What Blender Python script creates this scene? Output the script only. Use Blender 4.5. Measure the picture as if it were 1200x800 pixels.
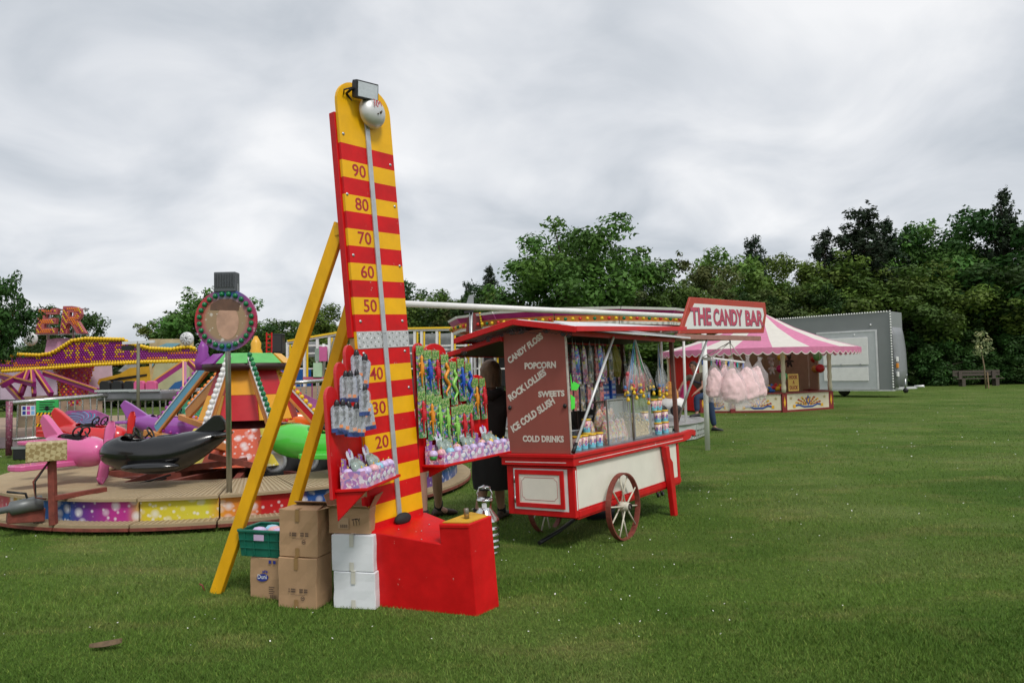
import bpy, bmesh, math, random
import numpy as np
from mathutils import Vector, Matrix, Euler
R = math.radians
PI = math.pi
rnd = random.Random(7)
sc = bpy.context.scene
for o in list(bpy.data.objects):
    bpy.data.objects.remove(o)
C = sc.collection

# ------------------------------------------------------------------ camera
CAM_F, CAM_H = 835.0, 1.5            # focal length in photo pixels (1200 wide), eye height in m
PITCH, ROLL = math.atan(37 / 835.0), R(1.2)
FW = Vector((0, math.cos(PITCH), math.sin(PITCH)))
_u0 = Vector((0, -math.sin(PITCH), math.cos(PITCH)))
RT = Vector((1, 0, 0)) * math.cos(ROLL) - _u0 * math.sin(ROLL)
UP = _u0 * math.cos(ROLL) + Vector((1, 0, 0)) * math.sin(ROLL)
EYE = Vector((0, 0, CAM_H))
cam_d = bpy.data.cameras.new('camera')
cam = bpy.data.objects.new('camera', cam_d)
C.objects.link(cam)
cam_d.sensor_width = 36
cam_d.lens = 36 * CAM_F / 1200
cam_d.clip_end = 2000
cam.matrix_world = Matrix(((RT.x, UP.x, -FW.x, 0), (RT.y, UP.y, -FW.y, 0), (RT.z, UP.z, -FW.z, CAM_H), (0, 0, 0, 1)))
sc.camera = cam

# ------------------------------------------------------------------ light
SUN_EL, SUN_AZ = R(52), R(150)       # azimuth clockwise from +Y: behind the camera, to the right
world = bpy.data.worlds.new('World')
sc.world = world
world.use_nodes = True
nt = world.node_tree
nt.nodes.clear()
def wn(t, **k):
    n = nt.nodes.new(t)
    for a, b in k.items():
        setattr(n, a, b)
    return n
wout = wn('ShaderNodeOutputWorld')
wbg = wn('ShaderNodeBackground')
wbg.inputs['Strength'].default_value = 0.1
sky = wn('ShaderNodeTexSky', sky_type='NISHITA')
sky.sun_disc = False
sky.sun_elevation = SUN_EL
sky.sun_rotation = SUN_AZ
tc = wn('ShaderNodeTexCoord')
sep = wn('ShaderNodeSeparateXYZ')
nt.links.new(tc.outputs['Generated'], sep.inputs[0])
def wmath(op, a, b=None):
    n = wn('ShaderNodeMath', operation=op)
    for i, x in enumerate((a, b)):
        if x is None:
            continue
        if isinstance(x, (int, float)):
            n.inputs[i].default_value = x
        else:
            nt.links.new(x, n.inputs[i])
    return n.outputs[0]
den = wmath('ADD', wmath('ABSOLUTE', sep.outputs[2]), 0.3)
cmb = wn('ShaderNodeCombineXYZ')
nt.links.new(wmath('DIVIDE', sep.outputs[0], den), cmb.inputs[0])
nt.links.new(wmath('DIVIDE', sep.outputs[1], den), cmb.inputs[1])
def wnoise(scale, detail, off):
    m = wn('ShaderNodeMapping')
    m.inputs['Location'].default_value = off
    nt.links.new(cmb.outputs[0], m.inputs[0])
    n = wn('ShaderNodeTexNoise')
    n.inputs['Scale'].default_value = scale
    n.inputs['Detail'].default_value = detail
    n.inputs['Roughness'].default_value = 0.5
    n.inputs['Distortion'].default_value = 0.5
    nt.links.new(m.outputs[0], n.inputs['Vector'])
    return n.outputs['Fac']
cl = wmath('ADD', wmath('MULTIPLY', wnoise(0.6, 4, (3.1, 1.7, 0)), 0.55), wmath('MULTIPLY', wnoise(2.3, 8, (0.4, 5.2, 0)), 0.45))
ramp = wn('ShaderNodeValToRGB')
el = ramp.color_ramp.elements
el[0].position, el[0].color = 0.38, (3.5, 3.85, 4.25, 1)
el[1].position, el[1].color = 0.6, (6.9, 6.95, 7.05, 1)
e = ramp.color_ramp.elements.new(0.5)
e.color = (5.3, 5.5, 5.8, 1)
nt.links.new(cl, ramp.inputs[0])
wmix = wn('ShaderNodeMixRGB')
wmix.inputs[0].default_value = 0.95
nt.links.new(sky.outputs[0], wmix.inputs[1])
nt.links.new(ramp.outputs[0], wmix.inputs[2])
nt.links.new(wmix.outputs[0], wbg.inputs['Color'])
nt.links.new(wbg.outputs[0], wout.inputs['Surface'])

sun_d = bpy.data.lights.new('sun', 'SUN')
sun_d.energy = 1.5
sun_d.angle = R(13)
sun_d.color = (1.0, 0.96, 0.9)
sun = bpy.data.objects.new('sun', sun_d)
C.objects.link(sun)
sdir = Vector((math.sin(SUN_AZ) * math.cos(SUN_EL), math.cos(SUN_AZ) * math.cos(SUN_EL), math.sin(SUN_EL)))
sun.rotation_euler = sdir.to_track_quat('Z', 'Y').to_euler()
sun.location = (5, -10, 20)
vs = sc.view_settings
vs.view_transform = 'Standard'
vs.look = 'None'
vs.exposure = 0.46
vs.gamma = 1.0

# ------------------------------------------------------------------ helpers: points
def ray(u, v):
    return FW + RT * ((u - 600) / CAM_F) - UP * ((v - 400) / CAM_F)
def W(u, v, Y):                       # the world point at distance Y seen at photo pixel (u, v)
    d = ray(u, v)
    return EYE + d * (Y / d.y)
def G(u, v, z=0.0):                   # the point of height z there
    d = ray(u, v)
    return EYE + d * ((z - CAM_H) / d.z)
class Fr:
    def __init__(s, x, y, z, t):
        s.M = Matrix(((x[0], y[0], z[0], t[0]), (x[1], y[1], z[1], t[1]), (x[2], y[2], z[2], t[2]), (0, 0, 0, 1)))
        s.I = s.M.inverted()
    def hit(s, u, v, ax, val):
        d = s.I.to_3x3() @ ray(u, v)
        o = s.I @ EYE
        return o + d * ((val - o[ax]) / d[ax])
    def w(s, p):
        return s.M @ Vector(p)
def frame_xz(x, z, t):
    x, z = Vector(x).normalized(), Vector(z)
    z = (z - x * z.dot(x)).normalized()
    return Fr(x, z.cross(x), z, t)
IDF = Fr((1, 0, 0), (0, 1, 0), (0, 0, 1), (0, 0, 0))

# ------------------------------------------------------------------ helpers: materials
MATS = {}
def M(name, col, rough=0.5, metal=0.0, var=0.1, scale=6.0, bump=0.0, bscale=60.0, alpha=1.0, trans=0.0, coat=0.0,
      chips=None, chip_amt=0.0, chip_scale=30.0, stretch=None, spec=0.5):
    if name in MATS:
        return MATS[name]
    m = bpy.data.materials.new(name)
    m.use_nodes = True
    t = m.node_tree
    b = t.nodes['Principled BSDF']
    b.inputs['Roughness'].default_value = rough
    b.inputs['Metallic'].default_value = metal
    b.inputs['Specular IOR Level'].default_value = spec
    b.inputs['Coat Weight'].default_value = coat
    b.inputs['Alpha'].default_value = alpha
    b.inputs['Transmission Weight'].default_value = trans
    co = t.nodes.new('ShaderNodeTexCoord')
    mp = t.nodes.new('ShaderNodeMapping')
    if stretch:
        mp.inputs['Scale'].default_value = stretch
    t.links.new(co.outputs['Object'], mp.inputs[0])
    n = t.nodes.new('ShaderNodeTexNoise')
    n.inputs['Scale'].default_value = scale
    n.inputs['Detail'].default_value = 6
    n.inputs['Roughness'].default_value = 0.6
    t.links.new(mp.outputs[0], n.inputs['Vector'])
    r = t.nodes.new('ShaderNodeValToRGB')
    r.color_ramp.elements[0].position = 0.3
    r.color_ramp.elements[1].position = 0.7
    c = col
    r.color_ramp.elements[0].color = (c[0] * (1 - var), c[1] * (1 - var), c[2] * (1 - var), 1)
    r.color_ramp.elements[1].color = (min(1, c[0] * (1 + var)), min(1, c[1] * (1 + var)), min(1, c[2] * (1 + var)), 1)
    t.links.new(n.outputs['Fac'], r.inputs[0])
    out = r.outputs[0]
    if chips:
        n2 = t.nodes.new('ShaderNodeTexNoise')
        n2.inputs['Scale'].default_value = chip_scale
        n2.inputs['Detail'].default_value = 8
        n2.inputs['Roughness'].default_value = 0.7
        t.links.new(mp.outputs[0], n2.inputs['Vector'])
        r2 = t.nodes.new('ShaderNodeValToRGB')
        r2.color_ramp.elements[0].position = 0.73 - chip_amt
        r2.color_ramp.elements[1].position = 0.76 - chip_amt
        r2.color_ramp.elements[0].color = (0, 0, 0, 1)
        r2.color_ramp.elements[1].color = (1, 1, 1, 1)
        t.links.new(n2.outputs['Fac'], r2.inputs[0])
        mx = t.nodes.new('ShaderNodeMixRGB')
        mx.inputs[2].default_value = (*chips, 1)
        t.links.new(r2.outputs[0], mx.inputs[0])
        t.links.new(out, mx.inputs[1])
        out = mx.outputs[0]
    t.links.new(out, b.inputs['Base Color'])
    if rough < 0.9 and trans == 0:
        mr = t.nodes.new('ShaderNodeMapRange')
        mr.inputs[3].default_value = max(0.03, rough - 0.1)
        mr.inputs[4].default_value = min(1, rough + 0.12)
        t.links.new(n.outputs['Fac'], mr.inputs[0])
        t.links.new(mr.outputs[0], b.inputs['Roughness'])
    if bump:
        nb = t.nodes.new('ShaderNodeTexNoise')
        nb.inputs['Scale'].default_value = bscale
        nb.inputs['Detail'].default_value = 5
        t.links.new(mp.outputs[0], nb.inputs['Vector'])
        bp = t.nodes.new('ShaderNodeBump')
        bp.inputs['Strength'].default_value = bump
        bp.inputs['Distance'].default_value = 0.02
        t.links.new(nb.outputs['Fac'], bp.inputs['Height'])
        t.links.new(bp.outputs[0], b.inputs['Normal'])
    MATS[name] = m
    return m

RED = M('red_paint', (0.62, 0.006, 0.008), 0.42, var=0.16, spec=0.28, chips=(0.55, 0.4, 0.34), chip_amt=0.055, chip_scale=16, bump=0.05, bscale=35)
YEL = M('yellow_paint', (0.88, 0.46, 0.004), 0.42, var=0.09, spec=0.3, chips=(0.35, 0.2, 0.05), chip_amt=0.0, chip_scale=26)
LEGY = M('ochre_leg_paint', (0.82, 0.42, 0.008), 0.5, spec=0.3, var=0.14, chips=(0.16, 0.09, 0.02), chip_amt=0.06, chip_scale=34, stretch=(1, 1, 0.5))
CREAM = M('cream_paint', (0.8, 0.77, 0.67), 0.4, var=0.04)
WHITE = M('white_paint', (0.82, 0.81, 0.79), 0.45, var=0.05)
CARTRED = M('cart_red_paint', (0.58, 0.008, 0.01), 0.4, spec=0.32, var=0.15, chips=(0.6, 0.5, 0.46), chip_amt=0.06, chip_scale=18)
BROWN = M('brown_panel', (0.31, 0.09, 0.07), 0.5, spec=0.3, var=0.09, scale=3, stretch=(1, 1, 0.3))
STEEL = M('dull_steel', (0.5, 0.51, 0.52), 0.38, 0.9, var=0.15)
CHROME = M('chrome', (0.75, 0.75, 0.76), 0.14, 1.0, var=0.05)
ALU = M('white_aluminium', (0.72, 0.72, 0.73), 0.35, 0.2, var=0.1, scale=3)
BLACK = M('black_plastic', (0.012, 0.012, 0.013), 0.4)
DARK = M('dark_wood', (0.035, 0.02, 0.015), 0.7, var=0.2)
RUST = M('rusty_red_iron', (0.2, 0.045, 0.03), 0.65, var=0.35, scale=14, bump=0.2)
CARD = M('brown_cardboard', (0.42, 0.26, 0.14), 0.85, var=0.08, scale=5, bump=0.05)
CARDIN = M('cardboard_inside', (0.33, 0.2, 0.11), 0.9, var=0.08)
TAPE = M('packing_tape', (0.3, 0.18, 0.075), 0.3, var=0.06)
INK = M('black_ink', (0.02, 0.018, 0.018), 0.8)
GINK = M('faded_ink', (0.09, 0.06, 0.045), 0.85)
BINK = M('blue_ink', (0.02, 0.035, 0.25), 0.7)
WCARD = M('white_card', (0.74, 0.76, 0.78), 0.75, var=0.03)
CLEAR = M('clear_plastic', (0.85, 0.88, 0.92), 0.12, alpha=0.32, var=0.02)
GLASS = M('cabinet_glass', (0.8, 0.85, 0.85), 0.06, alpha=0.16, var=0.02)

# ------------------------------------------------------------------ helpers: meshes and things
OFFS = {}
def off(o):
    return OFFS.get(o.name, Vector((0, 0, 0))) if o else Vector((0, 0, 0))
class MB:
    def __init__(s, M=None):
        s.v, s.f, s.m, s.s = [], [], [], []
        s.M = M
    def add(s, vs_, fs, m=0, sm=False, M=None):
        b = len(s.v)
        for p in vs_:
            p = Vector(p)
            if M is not None:
                p = M @ p
            if s.M is not None:
                p = s.M @ p
            s.v.append(p)
        for i, f in enumerate(fs):
            s.f.append([b + k for k in f])
            s.m.append(m if isinstance(m, int) else m[i])
            s.s.append(sm)
        return s
    def box(s, lo, hi, m=0, M=None):
        x0, y0, z0 = lo
        x1, y1, z1 = hi
        s.add([(x0, y0, z0), (x1, y0, z0), (x1, y1, z0), (x0, y1, z0), (x0, y0, z1), (x1, y0, z1), (x1, y1, z1), (x0, y1, z1)],
              [(0, 3, 2, 1), (4, 5, 6, 7), (0, 1, 5, 4), (1, 2, 6, 5), (2, 3, 7, 6), (3, 0, 4, 7)], m, False, M)
        return s
    def bar(s, p0, p1, w, h, m=0, up=(0, 0, 1)):
        p0, p1 = Vector(p0), Vector(p1)
        d = (p1 - p0)
        L = d.length
        d.normalize()
        up = Vector(up)
        if abs(d.dot(up)) > 0.98:
            up = Vector((0, 1, 0))
        x = d.cross(up).normalized()
        y = x.cross(d)
        Mx = Matrix(((x.x, y.x, d.x, p0.x), (x.y, y.y, d.y, p0.y), (x.z, y.z, d.z, p0.z), (0, 0, 0, 1)))
        return s.box((-w / 2, -h / 2, 0), (w / 2, h / 2, L), m, Mx)
    def tube(s, pts, r, n=8, m=0, sm=True, closed=False, cap=True):
        pts = [Vector(p) for p in pts]
        rs = r if isinstance(r, (list, tuple)) else [r] * len(pts)
        rings = []
        N = len(pts)
        a = None
        for i, p in enumerate(pts):
            if closed:
                d = pts[(i + 1) % N] - pts[i - 1]
            else:
                d = pts[min(i + 1, N - 1)] - pts[max(i - 1, 0)]
            d.normalize()
            if a is None:
                a = d.orthogonal().normalized()
            a = (a - d * a.dot(d))
            if a.length < 1e-5:
                a = d.orthogonal()
            a.normalize()
            b = d.cross(a)
            rings.append([p + a * (rs[i] * math.cos(2 * PI * k / n)) + b * (rs[i] * math.sin(2 * PI * k / n)) for k in range(n)])
        vv = [q for rg in rings for q in rg]
        ff = []
        for i in range(N if closed else N - 1):
            j = (i + 1) % N
            for k in range(n):
                k2 = (k + 1) % n
                ff.append((i * n + k, i * n + k2, j * n + k2, j * n + k))
        s.add(vv, ff, m, sm)
        if cap and not closed:
            s.add(rings[0], [tuple(reversed(range(n)))], m)
            s.add(rings[-1], [tuple(range(n))], m)
        return s
    def lathe(s, prof, n=16, m=0, M=None, sm=True, arc=2 * PI):
        vv, ff = [], []
        for r, z in prof:
            for k in range(n):
                a = 2 * PI * k / n
                vv.append((r * math.cos(a), r * math.sin(a), z))
        for i in range(len(prof) - 1):
            for k in range(n):
                k2 = (k + 1) % n
                ff.append((i * n + k, i * n + k2, (i + 1) * n + k2, (i + 1) * n + k))
        return s.add(vv, ff, m, sm, M)
    def sphere(s, c, r, nu=10, nv=6, m=0, M=None, sm=True):
        if not isinstance(r, (tuple, list)):
            r = (r, r, r)
        vv, ff = [], []
        for i in range(nv + 1):
            t = PI * i / nv
            for k in range(nu):
                a = 2 * PI * k / nu
                vv.append((c[0] + r[0] * math.sin(t) * math.cos(a), c[1] + r[1] * math.sin(t) * math.sin(a), c[2] + r[2] * math.cos(t)))
        for i in range(nv):
            for k in range(nu):
                k2 = (k + 1) % nu
                ff.append((i * nu + k, (i + 1) * nu + k, (i + 1) * nu + k2, i * nu + k2))
        return s.add(vv, ff, m, sm, M)
    def prism(s, poly, a0, a1, axes='xz', m=0, M=None, side=None):   # polygon in the named plane, extruded along the third axis
        n = len(poly)
        def P(p, a):
            return {'xz': (p[0], a, p[1]), 'yz': (a, p[0], p[1]), 'xy': (p[0], p[1], a)}[axes]
        vv = [P(p, a0) for p in poly] + [P(p, a1) for p in poly]
        ff = [tuple(range(n)), tuple(reversed(range(n, 2 * n)))] + [(i, (i + 1) % n, n + (i + 1) % n, n + i) for i in range(n)]
        mm = m if side is None else [m, m] + [side] * n
        return s.add(vv, ff, mm, False, M)
    def loft(s, rings, m=0, sm=True, cap=True, M=None):
        n = len(rings[0])
        vv = [p for r_ in rings for p in r_]
        ff = []
        for i in range(len(rings) - 1):
            for k in range(n):
                k2 = (k + 1) % n
                ff.append((i * n + k, i * n + k2, (i + 1) * n + k2, (i + 1) * n + k))
        if cap:
            ff.append(tuple(reversed(range(n))))
            ff.append(tuple(range((len(rings) - 1) * n, len(rings) * n)))
        return s.add(vv, ff, m, sm, M)
    def text(s, string, p0, p1, cap, nrm, m=0, lift=0.002, bold=0.0, thick=0.002):
        """lettering from p0 (baseline start) to p1 (baseline end), cap height cap, facing nrm"""
        vv, ff, w, h = text_mesh(string, bold)
        p0, p1, nrm = Vector(p0), Vector(p1), Vector(nrm).normalized()
        x = p1 - p0
        L = x.length
        x.normalize()
        z = nrm.cross(x).normalized()
        q = [p0 + x * (a * L / w) + z * (b * cap / h) + nrm * (lift + thick) for a, b in vv]
        q2 = [p - nrm * thick for p in q]
        s.add(q, ff, m)
        n = len(q)
        return s
    def build(s, name, mats, parent=None, bevel=0.0, seg=1, kind=None, recalc=True):
        me = bpy.data.meshes.new(name)
        o_ = off(parent)
        me.from_pydata([p - o_ for p in s.v], [], s.f)
        if not isinstance(mats, (list, tuple)):
            mats = [mats]
        for x in mats:
            me.materials.append(x)
        me.polygons.foreach_set('material_index', s.m)
        me.polygons.foreach_set('use_smooth', s.s)
        me.update()
        if recalc:
            bm = bmesh.new()
            bm.from_mesh(me)
            bmesh.ops.remove_doubles(bm, verts=bm.verts, dist=1e-5)
            bmesh.ops.recalc_face_normals(bm, faces=bm.faces)
            bm.to_mesh(me)
            bm.free()
        ob = bpy.data.objects.new(name, me)
        C.objects.link(ob)
        if parent:
            ob.parent = parent
            OFFS[ob.name] = o_
        if bevel:
            b = ob.modifiers.new('bevel', 'BEVEL')
            b.width = bevel
            b.segments = seg
            b.limit_method = 'ANGLE'
            b.angle_limit = R(40)
        if kind:
            ob['kind'] = kind
        return ob
TXT = {}
def text_mesh(string, bold):
    k = (string, bold)
    if k not in TXT:
        cu = bpy.data.curves.new('lettering', 'FONT')
        cu.body = string
        cu.size = 1
        cu.offset = bold
        cu.resolution_u = 3
        ob = bpy.data.objects.new('lettering', cu)
        C.objects.link(ob)
        dg = bpy.context.evaluated_depsgraph_get()
        me = bpy.data.meshes.new_from_object(ob.evaluated_get(dg))
        vv = [(v.co.x, v.co.y) for v in me.vertices]
        ff = [tuple(p.vertices) for p in me.polygons]
        bpy.data.objects.remove(ob)
        bpy.data.curves.remove(cu)
        bpy.data.meshes.remove(me)
        x0 = min(a for a, b in vv)
        y0 = min(b for a, b in vv)
        vv = [(a - x0, b - y0) for a, b in vv]
        TXT[k] = (vv, ff, max(a for a, b in vv), max(b for a, b in vv))
    return TXT[k]
def tag(o, label, cat, group=None):
    o['label'] = label
    o['category'] = cat
    if group:
        o['group'] = group
    return o
def thing(name, label, cat, frame=IDF, base=(0, 0, 0), group=None, rz=0.0, local=False):
    """an Empty at the base (frame coordinates). Parts are given in frame coordinates (or, with local=True, in the Empty's own)"""
    o = bpy.data.objects.new(name, None)
    C.objects.link(o)
    o.empty_display_size = 0.1
    base = Vector(base)
    o.matrix_world = frame.M @ Matrix.Translation(base) @ Matrix.Rotation(rz, 4, 'Z')
    OFFS[o.name] = Vector((0, 0, 0)) if local else base
    return tag(o, label, cat, group)
def lab(o, label):
    o['label'] = label
    return o
def dup(root, mat, label=None, group=None, mats=None):
    """copy of a thing with copies of its parts and sub-parts"""
    r_ = root.copy()
    C.objects.link(r_)
    r_.matrix_world = mat
    if label:
        r_['label'] = label
    if group:
        r_['group'] = group
    def rec(src, dst):
        for ch in list(src.children):
            c = ch.copy()
            C.objects.link(c)
            c.parent = dst
            rec(ch, c)
    rec(root, r_)
    return r_
def setmat(o, idx, m):
    """object-level material, so that copies may share the mesh"""
    o.material_slots[idx].link = 'OBJECT'
    o.material_slots[idx].material = m
def arc(cx, cy, r, a0, a1, n, ry=None):
    ry = ry or r
    return [(cx + r * math.cos(R(a0 + (a1 - a0) * i / n)), cy + ry * math.sin(R(a0 + (a1 - a0) * i / n))) for i in range(n + 1)]

# ------------------------------------------------------------------ ground
def ground_material(name, blade=False):
    m = bpy.data.materials.new(name)
    m.use_nodes = True
    t = m.node_tree
    b = t.nodes['Principled BSDF']
    b.inputs['Roughness'].default_value = 0.75 if blade else 0.95
    b.inputs['Specular IOR Level'].default_value = 0.25 if blade else 0.1
    g = t.nodes.new('ShaderNodeNewGeometry')
    def noise(scale, detail, sx=1, sy=1, rot=0, ro=0.6):
        mp = t.nodes.new('ShaderNodeMapping')
        mp.inputs['Scale'].default_value = (sx, sy, 1)
        mp.inputs['Rotation'].default_value = (0, 0, rot)
        t.links.new(g.outputs['Position'], mp.inputs[0])
        n = t.nodes.new('ShaderNodeTexNoise')
        n.inputs['Scale'].default_value = scale
        n.inputs['Detail'].default_value = detail
        n.inputs['Roughness'].default_value = ro
        t.links.new(mp.outputs[0], n.inputs['Vector'])
        return n.outputs['Fac']
    def ramp(f, stops):
        r = t.nodes.new('ShaderNodeValToRGB')
        e = r.color_ramp.elements
        e[0].position, e[0].color = stops[0][0], (*stops[0][1], 1)
        e[1].position, e[1].color = stops[-1][0], (*stops[-1][1], 1)
        for p, c in stops[1:-1]:
            x = e.new(p)
            x.color = (*c, 1)
        t.links.new(f, r.inputs[0])
        return r.outputs[0]
    def mix(f, a, b_, mode='MIX'):
        x = t.nodes.new('ShaderNodeMixRGB')
        x.blend_type = mode
        for i, q in enumerate((f, a, b_)):
            if isinstance(q, (int, float)):
                x.inputs[i].default_value = q
            elif isinstance(q, tuple):
                x.inputs[i].default_value = (*q, 1)
            else:
                t.links.new(q, x.inputs[i])
        return x.outputs[0]
    base = ramp(noise(0.42, 5), [(0.33, (0.057, 0.112, 0.016)), (0.5, (0.088, 0.145, 0.026)), (0.66, (0.125, 0.168, 0.046))])
    dry = ramp(noise(0.9, 6, 1, 2.2), [(0.52, (0, 0, 0)), (0.74, (0.6, 0.6, 0.6))])
    c = mix(dry, base, (0.21, 0.19, 0.075))
    stripe = ramp(noise(0.5, 3, 0.12, 2.4, R(-6)), [(0.4, (0.93, 0.93, 0.93)), (0.62, (1.07, 1.07, 1.05))])
    c = mix(1.0, c, stripe, 'MULTIPLY')
    fine = ramp(noise(34, 6, ro=0.75), [(0.3, (0.55, 0.55, 0.55)), (0.7, (1.3, 1.3, 1.3))])
    c = mix(1.0, c, fine, 'MULTIPLY')
    if blade:
        a = t.nodes.new('ShaderNodeAttribute')
        a.attribute_name = 'tint'
        c = mix(1.0, c, a.outputs['Color'], 'MULTIPLY')
    t.links.new(c, b.inputs['Base Color'])
    if not blade:
        bp = t.nodes.new('ShaderNodeBump')
        bp.inputs['Strength'].default_value = 0.6
        bp.inputs['Distance'].default_value = 0.03
        t.links.new(noise(26, 7, ro=0.8), bp.inputs['Height'])
        t.links.new(bp.outputs[0], b.inputs['Normal'])
    return m
GROUND = ground_material('lawn_soil_and_grass')
BLADE = ground_material('grass_blades', True)
mb = MB()
mb.add([(-400, -60, 0), (400, -60, 0), (400, 700, 0), (-400, 700, 0)], [(0, 1, 2, 3)])
gr = mb.build('ground', GROUND)
gr['kind'] = 'structure'

def mesh_np(name, verts, faces, mat, nper, tint=None):
    """verts (n,3), every face with nper corners in order"""
    me = bpy.data.meshes.new(name)
    nv = len(verts)
    nf = len(faces)
    me.vertices.add(nv)
    me.vertices.foreach_set('co', verts.astype(np.float32).ravel())
    me.loops.add(nf * nper)
    me.loops.foreach_set('vertex_index', faces.astype(np.int32).ravel())
    me.polygons.add(nf)
    me.polygons.foreach_set('loop_start', np.arange(0, nf * nper, nper, dtype=np.int32))
    me.polygons.foreach_set('loop_total', np.full(nf, nper, dtype=np.int32))
    if tint is not None:
        at_ = me.attributes.new('tint', 'FLOAT_COLOR', 'POINT')
        at_.data.foreach_set('color', tint.astype(np.float32).ravel())
    me.materials.append(mat)
    me.update()
    me.validate()
    return me
rng = np.random.default_rng(3)
def scatter(n, ymin, ymax, xspread, power):
    """points over the lawn in front of the camera, thinning out with distance"""
    t_ = rng.random(n)
    y = 1.0 / ((1 / ymin ** power) * (1 - t_) + (1 / ymax ** power) * t_) ** (1 / power)
    x = (rng.random(n) * 2 - 1) * (xspread * y + 1.0)
    return x, y
def grass():
    n = 640000
    x, y = scatter(n, 2.6, 46, 0.82, 1.0)
    clump = np.sin(x * 2.1 + np.sin(y * 1.7) * 2) * np.sin(y * 2.6 + np.sin(x * 1.3) * 1.5)
    h = (0.012 + 0.015 * rng.random(n)) * (1 + 0.3 * clump)
    w = (0.0018 + 0.0016 * rng.random(n)) * np.maximum(1, y / 6)
    a = rng.random(n) * 2 * np.pi
    lean = 1.3 * h * rng.random(n)
    la = rng.random(n) * 2 * np.pi
    dx, dy = np.cos(a) * w, np.sin(a) * w
    v = np.empty((n, 3, 3))
    v[:, 0] = np.stack([x - dx, y - dy, np.full(n, -0.003)], 1)
    v[:, 1] = np.stack([x + dx, y + dy, np.full(n, -0.003)], 1)
    v[:, 2] = np.stack([x + np.cos(la) * lean, y + np.sin(la) * lean, h], 1)
    br = 1.0 + 0.55 * rng.random(n)
    yl = rng.random(n) < 0.10
    t_ = np.ones((n, 3, 4))
    for k, (g0, y0) in enumerate(((1.08, 1.9), (1.15, 1.5), (0.95, 1.6))):
        t_[:, :, k] = (br * np.where(yl, y0, g0))[:, None]
    me = mesh_np('grass', v.reshape(-1, 3), np.arange(n * 3).reshape(-1, 3), BLADE, 3, t_.reshape(-1, 4))
    o = bpy.data.objects.new('grass', me)
    C.objects.link(o)
    o['kind'] = 'stuff'
    tag(o, 'short mown green lawn grass with yellowish dry patches', 'grass')
def daisies():
    n = 1500
    x, y = scatter(n, 4.0, 30, 0.78, 0.2)
    keep = (np.sin(x * 0.9 + 1) + np.sin(y * 0.8 + x * 0.4) + rng.random(n) * 1.6) > 0.55
    x, y = x[keep], y[keep]
    n = len(x)
    r = (0.004 + 0.004 * rng.random(n)) * np.clip(y / 7, 0.7, 1.6)
    k = 6
    an = np.arange(k) * 2 * np.pi / k
    z = 0.03 + 0.015 * rng.random(n)
    tilt = rng.normal(0, 0.35, (n, 2))
    vx = x[:, None] + r[:, None] * np.cos(an)
    vy = y[:, None] + r[:, None] * np.sin(an)
    vz = z[:, None] + r[:, None] * (np.cos(an) * tilt[:, :1] + np.sin(an) * tilt[:, 1:] - 0.5)
    v = np.stack([vx, vy, vz], 2).reshape(-1, 3)
    me = mesh_np('daisies', v, np.arange(n * k).reshape(-1, k), M('daisy_petal', (0.7, 0.7, 0.64), 0.8), k)
    o = bpy.data.objects.new('daisies', me)
    C.objects.link(o)
    o['kind'] = 'stuff'
    tag(o, 'tiny white daisies scattered over the lawn', 'daisies')
grass()
daisies()

# ------------------------------------------------------------------ trees
def leaf_mat(name, col, var=0.45):
    m = bpy.data.materials.new(name)
    m.use_nodes = True
    t = m.node_tree
    b = t.nodes['Principled BSDF']
    b.inputs['Roughness'].default_value = 0.6
    b.inputs['Specular IOR Level'].default_value = 0.25
    a = t.nodes.new('ShaderNodeAttribute')
    a.attribute_name = 'tint'
    oi = t.nodes.new('ShaderNodeObjectInfo')
    h = t.nodes.new('ShaderNodeHueSaturation')
    h.inputs['Color'].default_value = (*col, 1)
    mr = t.nodes.new('ShaderNodeMapRange')
    mr.inputs[3].default_value = 0.47
    mr.inputs[4].default_value = 0.515
    t.links.new(oi.outputs['Random'], mr.inputs[0])
    t.links.new(mr.outputs[0], h.inputs['Hue'])
    mr2 = t.nodes.new('ShaderNodeMapRange')
    mr2.inputs[3].default_value = 0.8
    mr2.inputs[4].default_value = 1.25
    t.links.new(oi.outputs['Random'], mr2.inputs[0])
    t.links.new(mr2.outputs[0], h.inputs['Value'])
    x = t.nodes.new('ShaderNodeMixRGB')
    x.blend_type = 'MULTIPLY'
    x.inputs[0].default_value = 1
    t.links.new(h.outputs[0], x.inputs[1])
    t.links.new(a.outputs['Color'], x.inputs[2])
    t.links.new(x.outputs[0], b.inputs['Base Color'])
    tr = t.nodes.new('ShaderNodeBsdfTranslucent')
    t.links.new(x.outputs[0], tr.inputs['Color'])
    ms = t.nodes.new('ShaderNodeMixShader')
    ms.inputs[0].default_value = 0.2
    t.links.new(b.outputs[0], ms.inputs[1])
    t.links.new(tr.outputs[0], ms.inputs[2])
    t.links.new(ms.outputs[0], t.nodes['Material Output'].inputs['Surface'])
    return m
BARK = M('tree_bark', (0.075, 0.058, 0.042), 0.9, var=0.35, scale=9, bump=0.4, stretch=(1, 1, 0.25))
LEAF = {'oak': leaf_mat('broad_leaf', (0.07, 0.15, 0.026)), 'lime': leaf_mat('yellow_green_leaf', (0.105, 0.18, 0.03)),
        'dark': leaf_mat('dark_leaf', (0.03, 0.076, 0.014)), 'pine': leaf_mat('pine_needle', (0.03, 0.058, 0.03)),
        'olive': leaf_mat('olive_leaf', (0.085, 0.125, 0.034))}
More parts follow.
